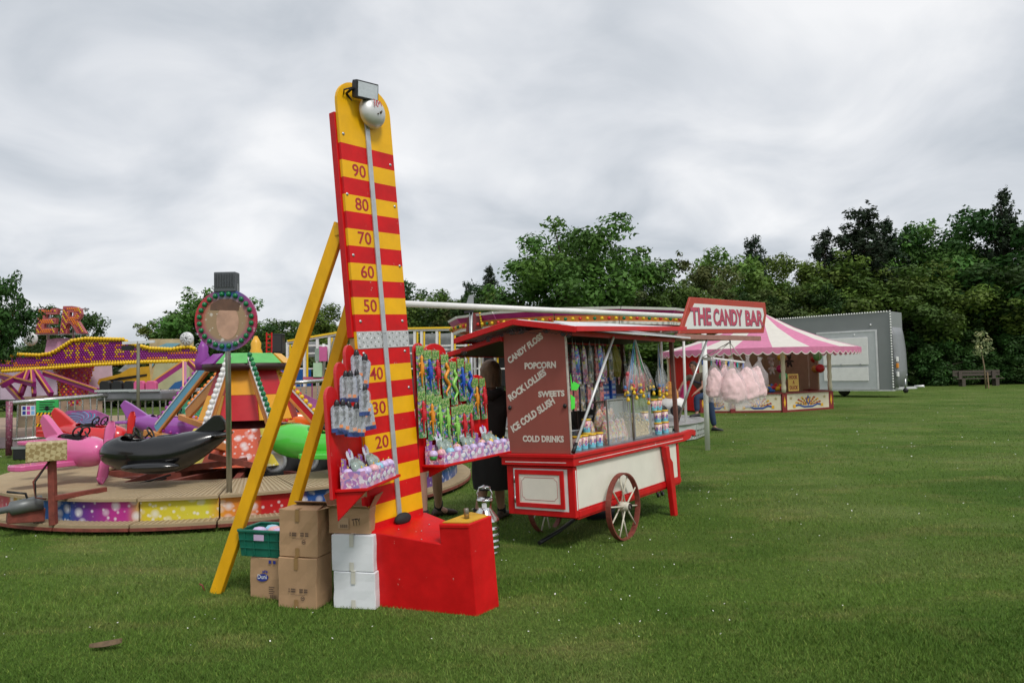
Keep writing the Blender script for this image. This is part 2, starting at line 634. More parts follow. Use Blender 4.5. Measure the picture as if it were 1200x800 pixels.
def leaves_np(centers, radii, per, size, r_, flat=0.75, up=0.0):
    """leaf quads (folded pairs) in clumps"""
    V, T = [], []
    for c, ra in zip(centers, radii):
        n = max(4, int(per * ra * ra))
        d = r_.normal(0, 1, (n, 3))
        d /= np.linalg.norm(d, axis=1)[:, None]
        rr = r_.random((n, 1)) ** 0.45
        p = d * rr * ra * np.array([1, 1, flat]) + c
        nrm = d + r_.normal(0, 0.55, (n, 3)) + np.array([0, 0, 0.5 + up])
        nrm /= np.linalg.norm(nrm, axis=1)[:, None]
        a = np.cross(nrm, r_.normal(0, 1, (n, 3)))
        a /= np.linalg.norm(a, axis=1)[:, None]
        b = np.cross(nrm, a)
        s = size * (0.55 + 0.9 * r_.random((n, 1)))
        q = np.stack([p - a * s, p + b * s * 0.55 - nrm * s * 0.15, p + a * s * 1.1, p - b * s * 0.55 - nrm * s * 0.15], 1)
        V.append(q)
        cb = 0.72 + 0.5 * r_.random()
        tn = np.ones((n, 4, 4))
        br = (cb * (0.75 + 0.5 * r_.random(n)))[:, None]
        warm = (1 + 0.25 * (r_.random() - 0.35))
        tn[:, :, 0] = br * warm
        tn[:, :, 1] = br
        tn[:, :, 2] = br * 0.95
        T.append(tn)
    return np.concatenate(V).reshape(-1, 3), np.concatenate(T).reshape(-1, 4)
def crown_clumps(r_, n, rx, rz, z0, shape='round'):
    cs, rs = [], []
    while len(cs) < n:
        d = r_.normal(0, 1, 3)
        d /= np.linalg.norm(d)
        k = r_.random() ** 0.4
        p = d * k
        if shape == 'bush':
            p[2] = abs(p[2]) * 1.0
            z = z0 + p[2] * rz * 2 * (0.8 + 0.4 * r_.random())
        else:
            z = z0 + rz + p[2] * rz
        wob = 1 + 0.22 * math.sin(3 * math.atan2(p[1], p[0]) + 5 * p[2])
        cs.append((p[0] * rx * wob, p[1] * rx * wob, z))
        rs.append(rx * (0.14 + 0.17 * r_.random()))
    return np.array(cs), np.array(rs)
PROTO = {}
def proto(kind, i):
    """unit trees about 10 m tall: (trunk mesh, crown mesh)"""
    key = (kind, i)
    if key in PROTO:
        return PROTO[key]
    r_ = np.random.default_rng(100 + i * 17 + sum(map(ord, kind)))
    tb = MB()
    if kind == 'pine':
        cs, rs = [], []
        tb.tube([(0, 0, 0), (0.08, 0.05, 4), (0, 0, 9.6)], [0.2, 0.14, 0.03], 7)
        for z in np.arange(3.0, 9.9, 0.42):
            L = (10.4 - z) * 0.3 * (0.55 + 0.7 * r_.random()) + 0.18
            nb = 6 if z < 8.5 else 3
            for k in range(nb):
                a = r_.random() * 2 * PI
                l_ = L * (0.6 + 0.6 * r_.random())
                tip = (math.cos(a) * l_, math.sin(a) * l_, z + 0.28 * l_)
                tb.tube([(0, 0, z), tip], [0.04, 0.012], 4, cap=False)
                for f in (0.35, 0.55, 0.75, 0.9, 1.0, 1.1):
                    j_ = 0.16 * r_.normal(0, 1, 3)
                    cs.append((tip[0] * f + j_[0], tip[1] * f + j_[1], z + 0.28 * l_ * f + 0.12 + 0.1 * f + j_[2]))
                    rs.append((0.13 + 0.15 * r_.random()))
        v, t_ = leaves_np(np.array(cs), np.array(rs), 480, 0.085, r_, 1.25, 0.4)
        mat = LEAF['pine']
    elif kind == 'dead':
        v = None
    else:
        bush = kind == 'bush'
        rx, rz, z0, n = {'oak': (3.6, 3.7, 2.2, 104), 'lime': (3.2, 3.9, 1.7, 98), 'dark': (3.4, 4.2, 1.4, 104), 'olive': (3.2, 3.8, 1.8, 98), 'bush': (3.4, 2.6, 0.2, 84), 'tall': (3.6, 2.7, 4.5, 110)}[kind]
        cs, rs = crown_clumps(r_, n, rx, rz, z0, 'bush' if bush else 'round')
        zt = z0 + rz * (0.8 if not bush else 0.5)
        tb.tube([(0, 0, 0), (0.1, 0.05, zt * 0.5), (0.05, 0.1, zt)], [0.3, 0.22, 0.15], 8)
        for k in range(9):
            a = 2 * PI * k / 9 + r_.random()
            c = cs[r_.integers(len(cs))]
            tb.tube([(0.05, 0.1, zt * (0.6 + 0.05 * k)), (c[0] * 0.5, c[1] * 0.5, (zt + c[2]) / 2), tuple(c)], [0.11, 0.06, 0.02], 5, cap=False)
        # stray sprigs beyond the outline
        m_ = 46
        j = r_.integers(0, len(cs), m_)
        d = cs[j] - np.array([0, 0, z0 + rz])
        sp = np.array([0, 0, z0 + rz]) + d * (1.06 + 0.16 * r_.random((m_, 1))) + np.array([0, 0, 0.25])
        cs = np.concatenate([cs, sp])
        rs = np.concatenate([rs, 0.25 + 0.2 * r_.random(m_)])
        v, t_ = leaves_np(cs, rs, 235, 0.118, r_)
        mat = LEAF[{'bush': 'lime', 'tall': 'oak'}.get(kind, kind)]
    tr = tb.build('trunk', BARK)
    tm = tr.data
    bpy.data.objects.remove(tr)
    cm = mesh_np('crown', v, np.arange(len(v)).reshape(-1, 4), mat, 4, t_)
    PROTO[key] = (tm, cm)
    return PROTO[key]
def tree(kind, i, loc, h, wid, label, name='tree', group='trees of the wood around the field', leaf=None):
    tm, cm = proto(kind, i)
    root = bpy.data.objects.new(name, None)
    C.objects.link(root)
    root.location = (loc[0], loc[1], 0)
    root.rotation_euler.z = rnd.random() * 6.28
    root.scale = (wid, wid, h / 10)
    tag(root, label, 'tree', group)
    for nm, me in (('trunk', tm), ('crown', cm)):
        o = bpy.data.objects.new(nm, me)
        C.objects.link(o)
        o.parent = root
        if leaf and nm == 'crown':
            o.material_slots[0].link = 'OBJECT'
            o.material_slots[0].material = LEAF[leaf]
    return root
def tree_at(kind, i, u, vtop, Y, wpx, label, leaf=None, name='tree', group='trees of the wood around the field'):
    if u > 840 and Y < 50:
        Y *= 1.27
    if kind not in ('pine', 'bush') and Y > 40:
        wpx *= 1.25
    p = W(u, vtop, Y)
    rx = {'pine': 2.0, 'oak': 4.0, 'lime': 3.6, 'dark': 3.8, 'olive': 3.6, 'bush': 3.8, 'tall': 4.0}[kind]
    hh = {'bush': 6.6}.get(kind, 10.3)
    return tree(kind, i, p, p.z * 10 / hh, wpx * Y / CAM_F / 2 / rx, label, name, group, leaf)
# (kind, variant, u, v of the top, distance, width in photo pixels, label)
TL = [
 ('oak', 0, 668, 242, 44, 160, 'tall airy broadleaf tree rising above the candy cart roof, highest left of the sign'),
 ('pine', 0, 572, 312, 62, 46, 'small dark pine top left of the tall airy broadleaf tree'),
 ('pine', 1, 722, 290, 58, 44, 'dark pine poking out right beside the tall airy broadleaf tree'),
 ('pine', 0, 744, 296, 60, 44, 'dark pine between the tall airy tree and the rounded olive green tree'),
 ('olive', 0, 730, 318, 50, 76, 'low bronze green tree under the two pines behind the candy cart'),
 ('olive', 1, 806, 279, 50, 100, 'rounded olive green tree directly above the candy bar sign'),
 ('lime', 0, 858, 274, 47, 110, 'fresh green tree with a pointed top right of the candy bar sign'),
 ('pine', 1, 884, 278, 62, 66, 'thin dark pine behind the fresh green tree'),
 ('lime', 1, 925, 283, 46, 92, 'pale green tree above the striped tent top'),
 ('pine', 0, 966, 268, 58, 70, 'slim dark pine left of the two great pines'),
 ('pine', 1, 1006, 244, 56, 110, 'great dark pine above the grey trailer'),
 ('pine', 0, 1034, 258, 58, 80, 'second great dark pine right of the tallest one above the grey trailer'),
 ('oak', 1, 1072, 247, 46, 130, 'round topped broadleaf tree right of the great pines'),
 ('dark', 0, 1130, 240, 45, 140, 'dark broadleaf tree above the park bench'),
 ('pine', 0, 1172, 222, 56, 60, 'small pine spire at the top right corner of the wood'),
 ('dark', 1, 1204, 232, 43, 170, 'dark broadleaf tree cut by the right edge of the picture'),
 ('dark', 0, 1290, 235, 42, 160, 'dark broadleaf tree right of the bench beyond the picture edge'),
 ('lime', 2, 985, 290, 44, 130, 'bushy light green tree behind the grey trailer roof'),
 ('oak', 0, 1050, 296, 43, 140, 'broad green tree with drooping boughs beside the trailer end'),
 ('lime', 1, 1110, 300, 43, 130, 'yellow green leafy tree low above the park bench'),
 ('dark', 1, 1180, 290, 43, 150, 'dense dark tree right behind the sapling'),
 ('olive', 0, 900, 320, 43, 110, 'greyish green tree right behind the striped tent top'),
 ('oak', 1, 790, 322, 45, 110, 'mid green tree right behind the candy bar sign'),
 ('lime', 0, 620, 330, 46, 100, 'bright green small tree in front of the tall airy tree'),
 ('olive', 1, 560, 336, 56, 90, 'pale olive tree behind the white goal crossbar'),
 ('oak', 1, 512, 332, 58, 96, 'green tree just right of the striped tower'),
 ('pine', 1, 548, 330, 66, 34, 'thin pine behind the left end of the crossbar'),
 ('dark', 0, 470, 326, 64, 90, 'dark tree hidden half behind the striped tower'),
 ('lime', 0, 400, 346, 60, 84, 'light green tree left of the striped tower behind the yellow props'),
 ('oak', 0, 352, 364, 60, 84, 'low green tree between the round sign and the yellow prop'),
 ('dark', 1, 318, 372, 58, 70, 'dark low tree right beside the round bulb sign'),
 ('oak', 1, 242, 327, 44, 112, 'green tree directly behind the round bulb sign'),
 ('lime', 1, 196, 358, 48, 60, 'smaller green tree left of the round bulb sign'),
 ('dark', 1, 100, 352, 34, 76, 'dark tree behind the big letters of the twister ride'),
 ('dark', 0, 62, 356, 36, 70, 'dark leafy tree between the big letters and the left edge'),
 ('oak', 0, 700, 380, 42, 150, 'leafy tree low behind the pink canopy'),
 ('olive', 1, 440, 378, 52, 120, 'leafy low tree behind the white framed ride'),
 ('dark', 1, 280, 390, 50, 110, 'dark low tree behind the plane ride hub'),
 ('dark', 0, 150, 404, 52, 130, 'dark low tree far behind the twister band'),
 ('oak', 1, 30, 400, 50, 120, 'dark low tree far behind the twister ride at left'),
]
for a in TL:
    tree_at(*a)
SHRUB = ['right behind the pink canopy', 'behind the striped tent roof', 'behind the left end of the trailer', 'above the trailer roof', 'right of the trailer tow bar', 'left above the bench', 'right behind the bench', 'beyond the right picture edge', 'beside the trailer front cap, low one', 'low down left of the bench', 'low down right behind the sapling', 'low down at the right picture edge', 'left behind the cart roof ridge', 'behind the right toy wing', 'behind the white framed ride', 'farthest right beyond the picture edge']
for j, (u, vt, Y, w_) in enumerate([(760, 386, 44, 110), (860, 370, 41, 120), (940, 372, 41, 110), (1010, 380, 41, 110), (1080, 372, 40.5, 110), (1140, 384, 40.5, 100), (1200, 372, 40, 110), (1270, 372, 40, 110),
                                  (1050, 410, 40.6, 70), (1110, 412, 41, 80), (1170, 408, 40.4, 80), (1230, 405, 40, 80), (640, 400, 46, 120), (540, 400, 50, 120), (400, 408, 50, 130), (1340, 380, 39, 120)]):
    tree_at('bush', j % 2, u, vt, Y, w_, 'dense dark shrub at the foot of the wood ' + SHRUB[j], 'dark', 'shrub', 'shrubs along the foot of the wood')
for j in range(26):
    u = 560 + j * 34
    tree_at('dark', j % 2, u, 330 + 26 * ((j * 7) % 3) / 2, 53 + (j * 5) % 4, 70, 'tree deep inside the wood, glimpsed between the front trees', 'dark', 'tree', 'inner trees of the wood')
# the near tree at the left edge
tree_at('tall', 1, -24, 306, 15.2, 116, 'near dark tree at the left picture edge with yellowish shoot tips', 'dark')
tree_at('tall', 0, -60, 300, 15.8, 110, 'near tree just beyond the left picture edge', 'dark')
for j, (u, vt, Y, w_) in enumerate([(200, 408, 42, 110), (270, 412, 44, 120), (340, 410, 44, 120), (130, 415, 42, 120), (50, 415, 40, 130), (460, 404, 46, 120)]):
    tree_at('bush', j % 2, u, vt, Y, w_, 'dense shrub of the far hedge ' + ['below the band of the twister ride', 'behind the hub tower', 'right of the loudspeaker', 'behind the big lamp pole', 'at the left picture edge', 'behind the striped tower'][j], 'dark', 'shrub', 'shrubs of the far left hedge')

# ------------------------------------------------------------------ the high striker
SX, SY, SZ = (0.58372268, 0.81009488, 0.05490093), (-0.80923318, 0.58596572, -0.04225921), (-0.06640403, -0.01976, 0.99759714)
ST = Vector((-0.94019311, 4.74386525, 0.41158222))
S = Fr(SX, SY, SZ, ST)
SW, PP = 0.49, 0.11557478867761252
WLF = frame_xz((-0.18, -0.98, 0), SZ, S.w((-0.01, 0.03, 0)))         # left wing: x outwards (towards the camera), +y faces right
WRF = frame_xz((0.5, 0.866, 0), SZ, S.w((SW, 0.012, 0)))             # right wing: x outwards (away), -y faces the viewer
def inS(frame):                                                     # frame coordinates -> striker coordinates
    return S.I @ frame.M
hs = thing('high_striker', 'tall red and yellow striped strength tester tower with numbers, steel bell and red hammer base', 'strength tester', S, (0.25, -0.2, -0.43))
# backboard
mb = MB()
def strip(z0, z1, m):
    x0, x1, y0, y1 = 0, SW, 0, 0.024
    mb.add([(x0, y0, z0), (x1, y0, z0), (x1, y0, z1), (x0, y0, z1), (x0, y1, z0), (x1, y1, z0), (x1, y1, z1), (x0, y1, z1)],
           [(0, 1, 2, 3), (1, 5, 6, 2), (4, 0, 3, 7), (5, 4, 7, 6)], m)
for k in range(22):
    strip((22 - k) * PP, (23 - k) * PP, k % 2)
strip(-0.44, PP, 0)
zt = 23 * PP
top = [(0, zt), (SW, zt), (SW, 2.94)] + arc(SW - 0.16, 2.94, 0.16, 0, 90, 8, 0.158)[1:] + arc(0.16, 2.94, 0.16, 90, 180, 8, 0.158)
n_ = len(top)
mb.add([(x, 0, z) for x, z in top] + [(x, 0.024, z) for x, z in top], [tuple(range(n_)), tuple(reversed(range(n_, 2 * n_)))] + [(i, (i + 1) % n_, n_ + (i + 1) % n_, n_ + i) for i in range(1, n_)], 1)
board = mb.build('backboard', [RED, YEL], hs)
mb = MB()
mb.box((-0.012, 0.026, 1.35), (0.03, 0.08, 2.87))
mb.box((0.46, 0.026, 1.35), (0.498, 0.08, 2.87))
mb.build('back_batten', RED, hs, 0.003)
mb = MB().box((0.0, 0.026, -0.3), (0.03, 0.07, 1.345)).box((0.46, 0.026, -0.3), (0.49, 0.07, 1.345))
mb.build('back_batten', M('bare_timber', (0.4, 0.25, 0.12), 0.7, var=0.15, scale=12, stretch=(1, 1, 0.1)), hs)
# painted numbers
DR = M('number_red', (0.42, 0.012, 0.02), 0.4)
for num, k in ((90, 1), (80, 3), (70, 5), (60, 7), (50, 9), (40, 13), (30, 15), (20, 17)):
    z0 = (23 - k - 1) * PP + 0.016
    sh = 0.0 if k < 10 else 0.005
    MB().text(str(num), (0.085 + sh, 0, z0), (0.205 + sh, 0, z0), 0.086, (0, -1, 0), bold=0.012, lift=0.0, thick=0.0018).build('painted_number', DR, hs)
# rail with joints and the steel tread plate
mb = MB()
mb.box((0.227, -0.013, 1.37), (0.267, -0.001, 2.83))
mb.box((0.229, -0.012, 0.1), (0.269, -0.001, 1.366))
for z in (2.6, 2.3, 1.9, 1.6, 1.2, 0.8, 0.4):
    mb.sphere((0.247, -0.013, z), (0.005, 0.003, 0.005), 6, 4)
mb.build('rail', M('galvanised_rail', (0.52, 0.53, 0.55), 0.42, 0.55, var=0.14, scale=10), hs, 0.002)
z0, z1 = 11 * PP, 12 * PP
mb = MB()
mb.box((0.002, -0.004, z0), (0.488, -0.0005, z1))
for i in range(14):
    for j in range(4):
        cx_, cz_ = 0.02 + i * 0.0345, z0 + 0.014 + j * 0.0285
        d = 0.0115
        a = R(45 if (i + j) % 2 else -45)
        ca, sa = math.cos(a), math.sin(a)
        q = [(cx_ + ca * d - sa * 0.0, -0.0042, cz_ + sa * d), (cx_ - sa * 0.004, -0.0065, cz_ + ca * 0.004), (cx_ - ca * d, -0.0042, cz_ - sa * d), (cx_ + sa * 0.004, -0.0065, cz_ - ca * 0.004)]
        mb.add(q, [(0, 1, 2, 3)])
mb.build('tread_plate', M('tread_plate_steel', (0.62, 0.62, 0.61), 0.3, 0.7, var=0.25, scale=40), hs, recalc=False)
for x, z in ((0.045, 1.455), (0.44, 1.455), (0.03, 2.72), (0.45, 2.58), (0.05, 1.24), (0.44, 1.24), (0.05, 0.98), (0.45, 0.98), (0.46, 1.85), (0.03, 1.9), (0.02, 2.31), (0.46, 2.28)):
    MB().lathe([(0.0, -0.006), (0.009, -0.005), (0.011, 0.0)], 8, 0, Matrix.Translation((x, -0.0005, z)) @ Matrix.Rotation(R(-90), 4, 'X')).build('bolt', STEEL, hs)
# bell
Mb = Matrix.Translation((0.272, -0.002, 2.905)) @ Matrix.Rotation(R(90), 4, 'X')
mb = MB().lathe([(0.108, 0.028), (0.109, 0.042), (0.1, 0.066), (0.08, 0.088), (0.05, 0.102), (0.02, 0.108), (0.0, 0.109)], 32, 0, Mb)
mb.lathe([(0.03, 0.0), (0.03, 0.035), (0.107, 0.029)], 16, 0, Mb)
bell = mb.build('bell', M('bell_metal', (0.62, 0.62, 0.61), 0.45, 0.5, var=0.1, scale=9), hs)
MB().text('100', (0.232, -0.111, 2.922), (0.315, -0.1, 2.922), 0.056, (0, -1, 0.12), bold=0.012, lift=0.002).build('painted_number', M('bell_number_red', (0.5, 0.02, 0.03), 0.5), bell)
mb = MB().sphere((0.287, -0.112, 2.892), 0.009, 8, 5).sphere((0.30, -0.108, 2.905), 0.006, 8, 5).sphere((0.262, -0.112, 2.878), 0.006, 8, 5)
mb.build('bolt', GINK, bell)
# floodlight
fc = S.hit(431, 106.5, 1, -0.1)
Mf = Matrix.Translation(fc) @ Matrix.Rotation(R(12), 4, 'X') @ Matrix.Rotation(R(-4), 4, 'Y')
fl = MB()
fl.box((-0.1, 0.0, -0.058), (0.1, 0.045, 0.058), 0, Mf)
for i in range(9):
    fl.box((-0.09 + i * 0.022, 0.045, -0.05), (-0.084 + i * 0.022, 0.06, 0.05), 0, Mf)
flo = fl.build('floodlight', BLACK, hs, 0.004)
MB().box((-0.088, -0.004, -0.048), (0.088, 0.0, 0.048), 0, Mf).build('lens', M('lamp_lens', (0.62, 0.66, 0.72), 0.15, var=0.1, scale=40), flo)
mb = MB().tube([Mf @ Vector((-0.11, 0.03, 0)), Mf @ Vector((-0.11, 0.09, -0.03)), (fc.x - 0.05, 0.01, fc.z - 0.06)], 0.01, 6)
mb.tube([(fc.x - 0.12, 0.01, fc.z - 0.03), (fc.x - 0.15, -0.03, fc.z - 0.01), (fc.x - 0.1, -0.05, fc.z + 0.01)], 0.006, 5)
mb.build('bracket', BLACK, flo)
# base with ramp and anvil block
def base_x(y, side):
    return (-0.03 + (y / -0.69) * 0.2) if side == 0 else (0.52 - (y / -0.69) * 0.12)
prof = [(0.02, -0.5), (-0.69, -0.5), (-0.69, 0.118), (-0.49, 0.122), (-0.49, -0.005), (-0.002, 0.075), (0.02, 0.075)]
mb = MB()
nL = len(prof)
mb.add([(base_x(y, 0), y, z) for y, z in prof] + [(base_x(y, 1), y, z) for y, z in prof],
       [tuple(range(nL)), tuple(reversed(range(nL, 2 * nL)))] + [(i, nL + i, nL + (i + 1) % nL, (i + 1) % nL) for i in range(nL)])
basem = mb.build('base', RED, hs, 0.006, 2)
mb = MB()
mb.bar((-0.036, 0.012, -0.5), (-0.036, 0.012, 0.3), 0.03, 0.03, 0, (0, 1, 0))
mb.build('side_strip', RED, hs, 0.003)
mb = MB()
for (xa, ya), (xb, yb) in (((base_x(-0.685, 0), -0.685), (base_x(-0.685, 1), -0.685)), ((base_x(-0.685, 0), -0.685), (base_x(-0.495, 0), -0.495)), ((base_x(-0.685, 1), -0.685), (base_x(-0.495, 1), -0.495))):
    mb.bar((xa, ya, 0.105), (xb, yb, 0.108), 0.012, 0.022)
mb.build('edge_trim', RED, basem, 0.003)
i_ = 0.018
mb = MB().add([(base_x(-0.68, 0) + i_, -0.675, 0.1195), (base_x(-0.68, 1) - i_, -0.675, 0.1195), (base_x(-0.5, 1) - i_, -0.505, 0.1235), (base_x(-0.5, 0) + i_, -0.505, 0.1235),
               (base_x(-0.68, 0) + i_, -0.675, 0.126), (base_x(-0.68, 1) - i_, -0.675, 0.126), (base_x(-0.5, 1) - i_, -0.505, 0.13), (base_x(-0.5, 0) + i_, -0.505, 0.13)],
              [(0, 3, 2, 1), (4, 5, 6, 7), (0, 1, 5, 4), (1, 2, 6, 5), (2, 3, 7, 6), (3, 0, 4, 7)])
mb.build('strike_plate', M('worn_yellow', (0.62, 0.36, 0.03), 0.5, var=0.25, chips=(0.3, 0.2, 0.1), chip_amt=0.1, chip_scale=14), hs)
pc = S.hit(545, 612, 2, 0.13)
mb = MB().lathe([(0.0, 0.0), (0.016, 0.0), (0.016, 0.062), (0.014, 0.065), (0.0, 0.065)], 14, 0, Matrix.Translation((0.26, -0.6, 0.128)))
mb.lathe([(0.0165, 0.018), (0.0175, 0.02), (0.0175, 0.026), (0.0165, 0.028)], 14, 1, Matrix.Translation((0.26, -0.6, 0.128)))
mb.build('plunger_pin', [M('worn_steel_pin', (0.3, 0.27, 0.23), 0.4, 0.8, var=0.3, scale=30), M('brass_ring', (0.4, 0.22, 0.06), 0.4, 0.7)], hs)
mb = MB().sphere((0.25, -0.035, 0.095), (0.075, 0.034, 0.042), 14, 8, 0, None)
mb.build('puck', M('black_rubber', (0.018, 0.018, 0.018), 0.75, bump=0.2, bscale=40), hs)
mb = MB()
for x, y, z in ((0.2, -0.25, 0.04), (0.33, -0.2, 0.048), (0.12, -0.12, 0.062), (0.09, -0.35, 0.02)):
    mb.sphere((x, y, z), (0.006, 0.006, 0.003), 6, 4)
mb.build('screw', STEEL, hs)
# yellow props
SI = S.I
def leg(top, foot):
    f = SI @ Vector(foot)
    f = f + (f - Vector(top)).normalized() * 0.03
    MB().bar(top, f, 0.05, 0.085, 0, (0, 0, 1)).build('prop_leg', LEGY, hs, 0.004)
leg((0.035, 0.10, 2.13), G(254, 694))
leg((0.33, 0.10, 2.13), G(322, 671))
mb = MB()
mb.box((-0.005, 0.08, 2.05), (0.5, 0.13, 2.12))
mb.build('cross_batten', LEGY, hs)

# wings
def scallop(xs, tops, zb):
    """board outline in x-z: stepped round-headed lobes falling outwards"""
    pts = [(xs[0], zb)]
    for i in range(len(tops)):
        x0, x1, zt_ = xs[i], xs[i + 1], tops[i]
        r_ = (x1 - x0) / 2
        ry = min(0.075, r_ * 0.9)
        pts += arc((x0 + x1) / 2, zt_ - ry, r_, 180, 0, 10, ry)
    pts.append((xs[-1], zb))
    return pts
PINKRED = M('faded_red_edge', (0.55, 0.03, 0.035), 0.4, var=0.12)
def wing(frame, xs, tops, zb, ya, yb, nm='wing_panel'):
    Mx = inS(frame)
    return MB().prism(scallop(xs, tops, zb), ya, yb, 'xz', 0, Mx, 1).build(nm, [RED, PINKRED], hs, 0.003)
def wz(u, v, f=None, y=0):
    return (f or WRF).hit(u, v, 1, y)
wing(WRF, [0.0, 0.13, 0.405, 0.68, 0.955], [1.3, 1.3, 1.197, 1.055], 0.36, 0, 0.02)
wing(WLF, [-0.05, 0.015, 0.175, 0.335, 0.5], [1.325, 1.3, 1.185, 1.035], 0.36, -0.02, 0)
SHZ = 0.415
for frame, x0, x1, y0, y1 in ((WRF, 0.02, 0.97, -0.2, -0.002), (WLF, -0.13, 0.47, 0.002, 0.205)):
    MB().box((x0, y0, SHZ - 0.018), (x1, y1, SHZ), 0, inS(frame)).build('wing_shelf', RED, hs, 0.003)
mb = MB().prism([(0.0, SHZ - 0.02), (0.19, SHZ - 0.02), (0.0, SHZ - 0.19)], 0.43, 0.455, 'yz', 0, inS(WLF))
mb.build('shelf_bracket', RED, hs, 0.002)
mb = MB().prism([(0.0, SHZ - 0.02), (-0.19, SHZ - 0.02), (0.0, SHZ - 0.1)], 0.10, 0.12, 'yz', 0, inS(WRF))
mb.build('shelf_bracket', RED, hs, 0.002)
mb = MB().bar((0.0, 0.02, 0.3), (-0.02, 0.02, -0.1), 0.05, 0.06, 0)

# printed cards: small blotches of flat print
def print_mat(name, cols, scale=40, rough=0.35):
    m = bpy.data.materials.new(name)
    m.use_nodes = True
    t = m.node_tree
    b = t.nodes['Principled BSDF']
    b.inputs['Roughness'].default_value = rough
    co = t.nodes.new('ShaderNodeTexCoord')
    ns = t.nodes.new('ShaderNodeTexNoise')
    ns.inputs['Scale'].default_value = scale * 0.6
    t.links.new(co.outputs['Object'], ns.inputs['Vector'])
    mx = t.nodes.new('ShaderNodeMixRGB')
    mx.inputs[0].default_value = 0.05
    t.links.new(co.outputs['Object'], mx.inputs[1])
    t.links.new(ns.outputs['Color'], mx.inputs[2])
    v = t.nodes.new('ShaderNodeTexVoronoi')
    v.inputs['Scale'].default_value = scale
    t.links.new(mx.outputs[0], v.inputs['Vector'])
    s_ = t.nodes.new('ShaderNodeSeparateColor')
    t.links.new(v.outputs['Color'], s_.inputs[0])
    r = t.nodes.new('ShaderNodeValToRGB')
    r.color_ramp.interpolation = 'CONSTANT'
    e = r.color_ramp.elements
    e[0].position, e[0].color = 0, (*cols[0], 1)
    e[1].position, e[1].color = 1 / len(cols), (*cols[1], 1)
    for i in range(2, len(cols)):
        x = e.new(i / len(cols))
        x.color = (*cols[i], 1)
    t.links.new(s_.outputs[0], r.inputs[0])
    t.links.new(r.outputs[0], b.inputs['Base Color'])
    return m
JUNGLE = print_mat('jungle_card_print', [(0.05, 0.24, 0.06), (0.14, 0.35, 0.1), (0.45, 0.12, 0.35), (0.08, 0.2, 0.5), (0.03, 0.16, 0.08), (0.4, 0.5, 0.25), (0.5, 0.5, 0.45), (0.06, 0.2, 0.08)], 55)
HEADER = print_mat('green_header_print', [(0.16, 0.38, 0.05), (0.05, 0.24, 0.04), (0.4, 0.5, 0.15), (0.1, 0.3, 0.05), (0.5, 0.55, 0.3)], 120)
TRAYP = print_mat('pastel_tray_print', [(0.62, 0.3, 0.55), (0.75, 0.6, 0.72), (0.45, 0.2, 0.5), (0.7, 0.35, 0.5), (0.78, 0.72, 0.8), (0.3, 0.25, 0.55)], 45)
PURPLE = print_mat('purple_card_print', [(0.3, 0.12, 0.42), (0.36, 0.18, 0.5), (0.6, 0.5, 0.1), (0.3, 0.12, 0.42), (0.4, 0.25, 0.55)], 60)
PALEC = print_mat('pale_ear_print', [(0.6, 0.66, 0.75), (0.7, 0.72, 0.8), (0.5, 0.6, 0.7), (0.68, 0.6, 0.75)], 70)
TOYC = {'orange': M('orange_toy', (0.8, 0.3, 0.02), 0.3), 'blue': M('blue_toy', (0.02, 0.09, 0.5), 0.3), 'red': M('red_toy', (0.6, 0.02, 0.03), 0.3),
        'green': M('green_toy', (0.3, 0.65, 0.12), 0.3)}
CW, CH = 0.09, 0.335
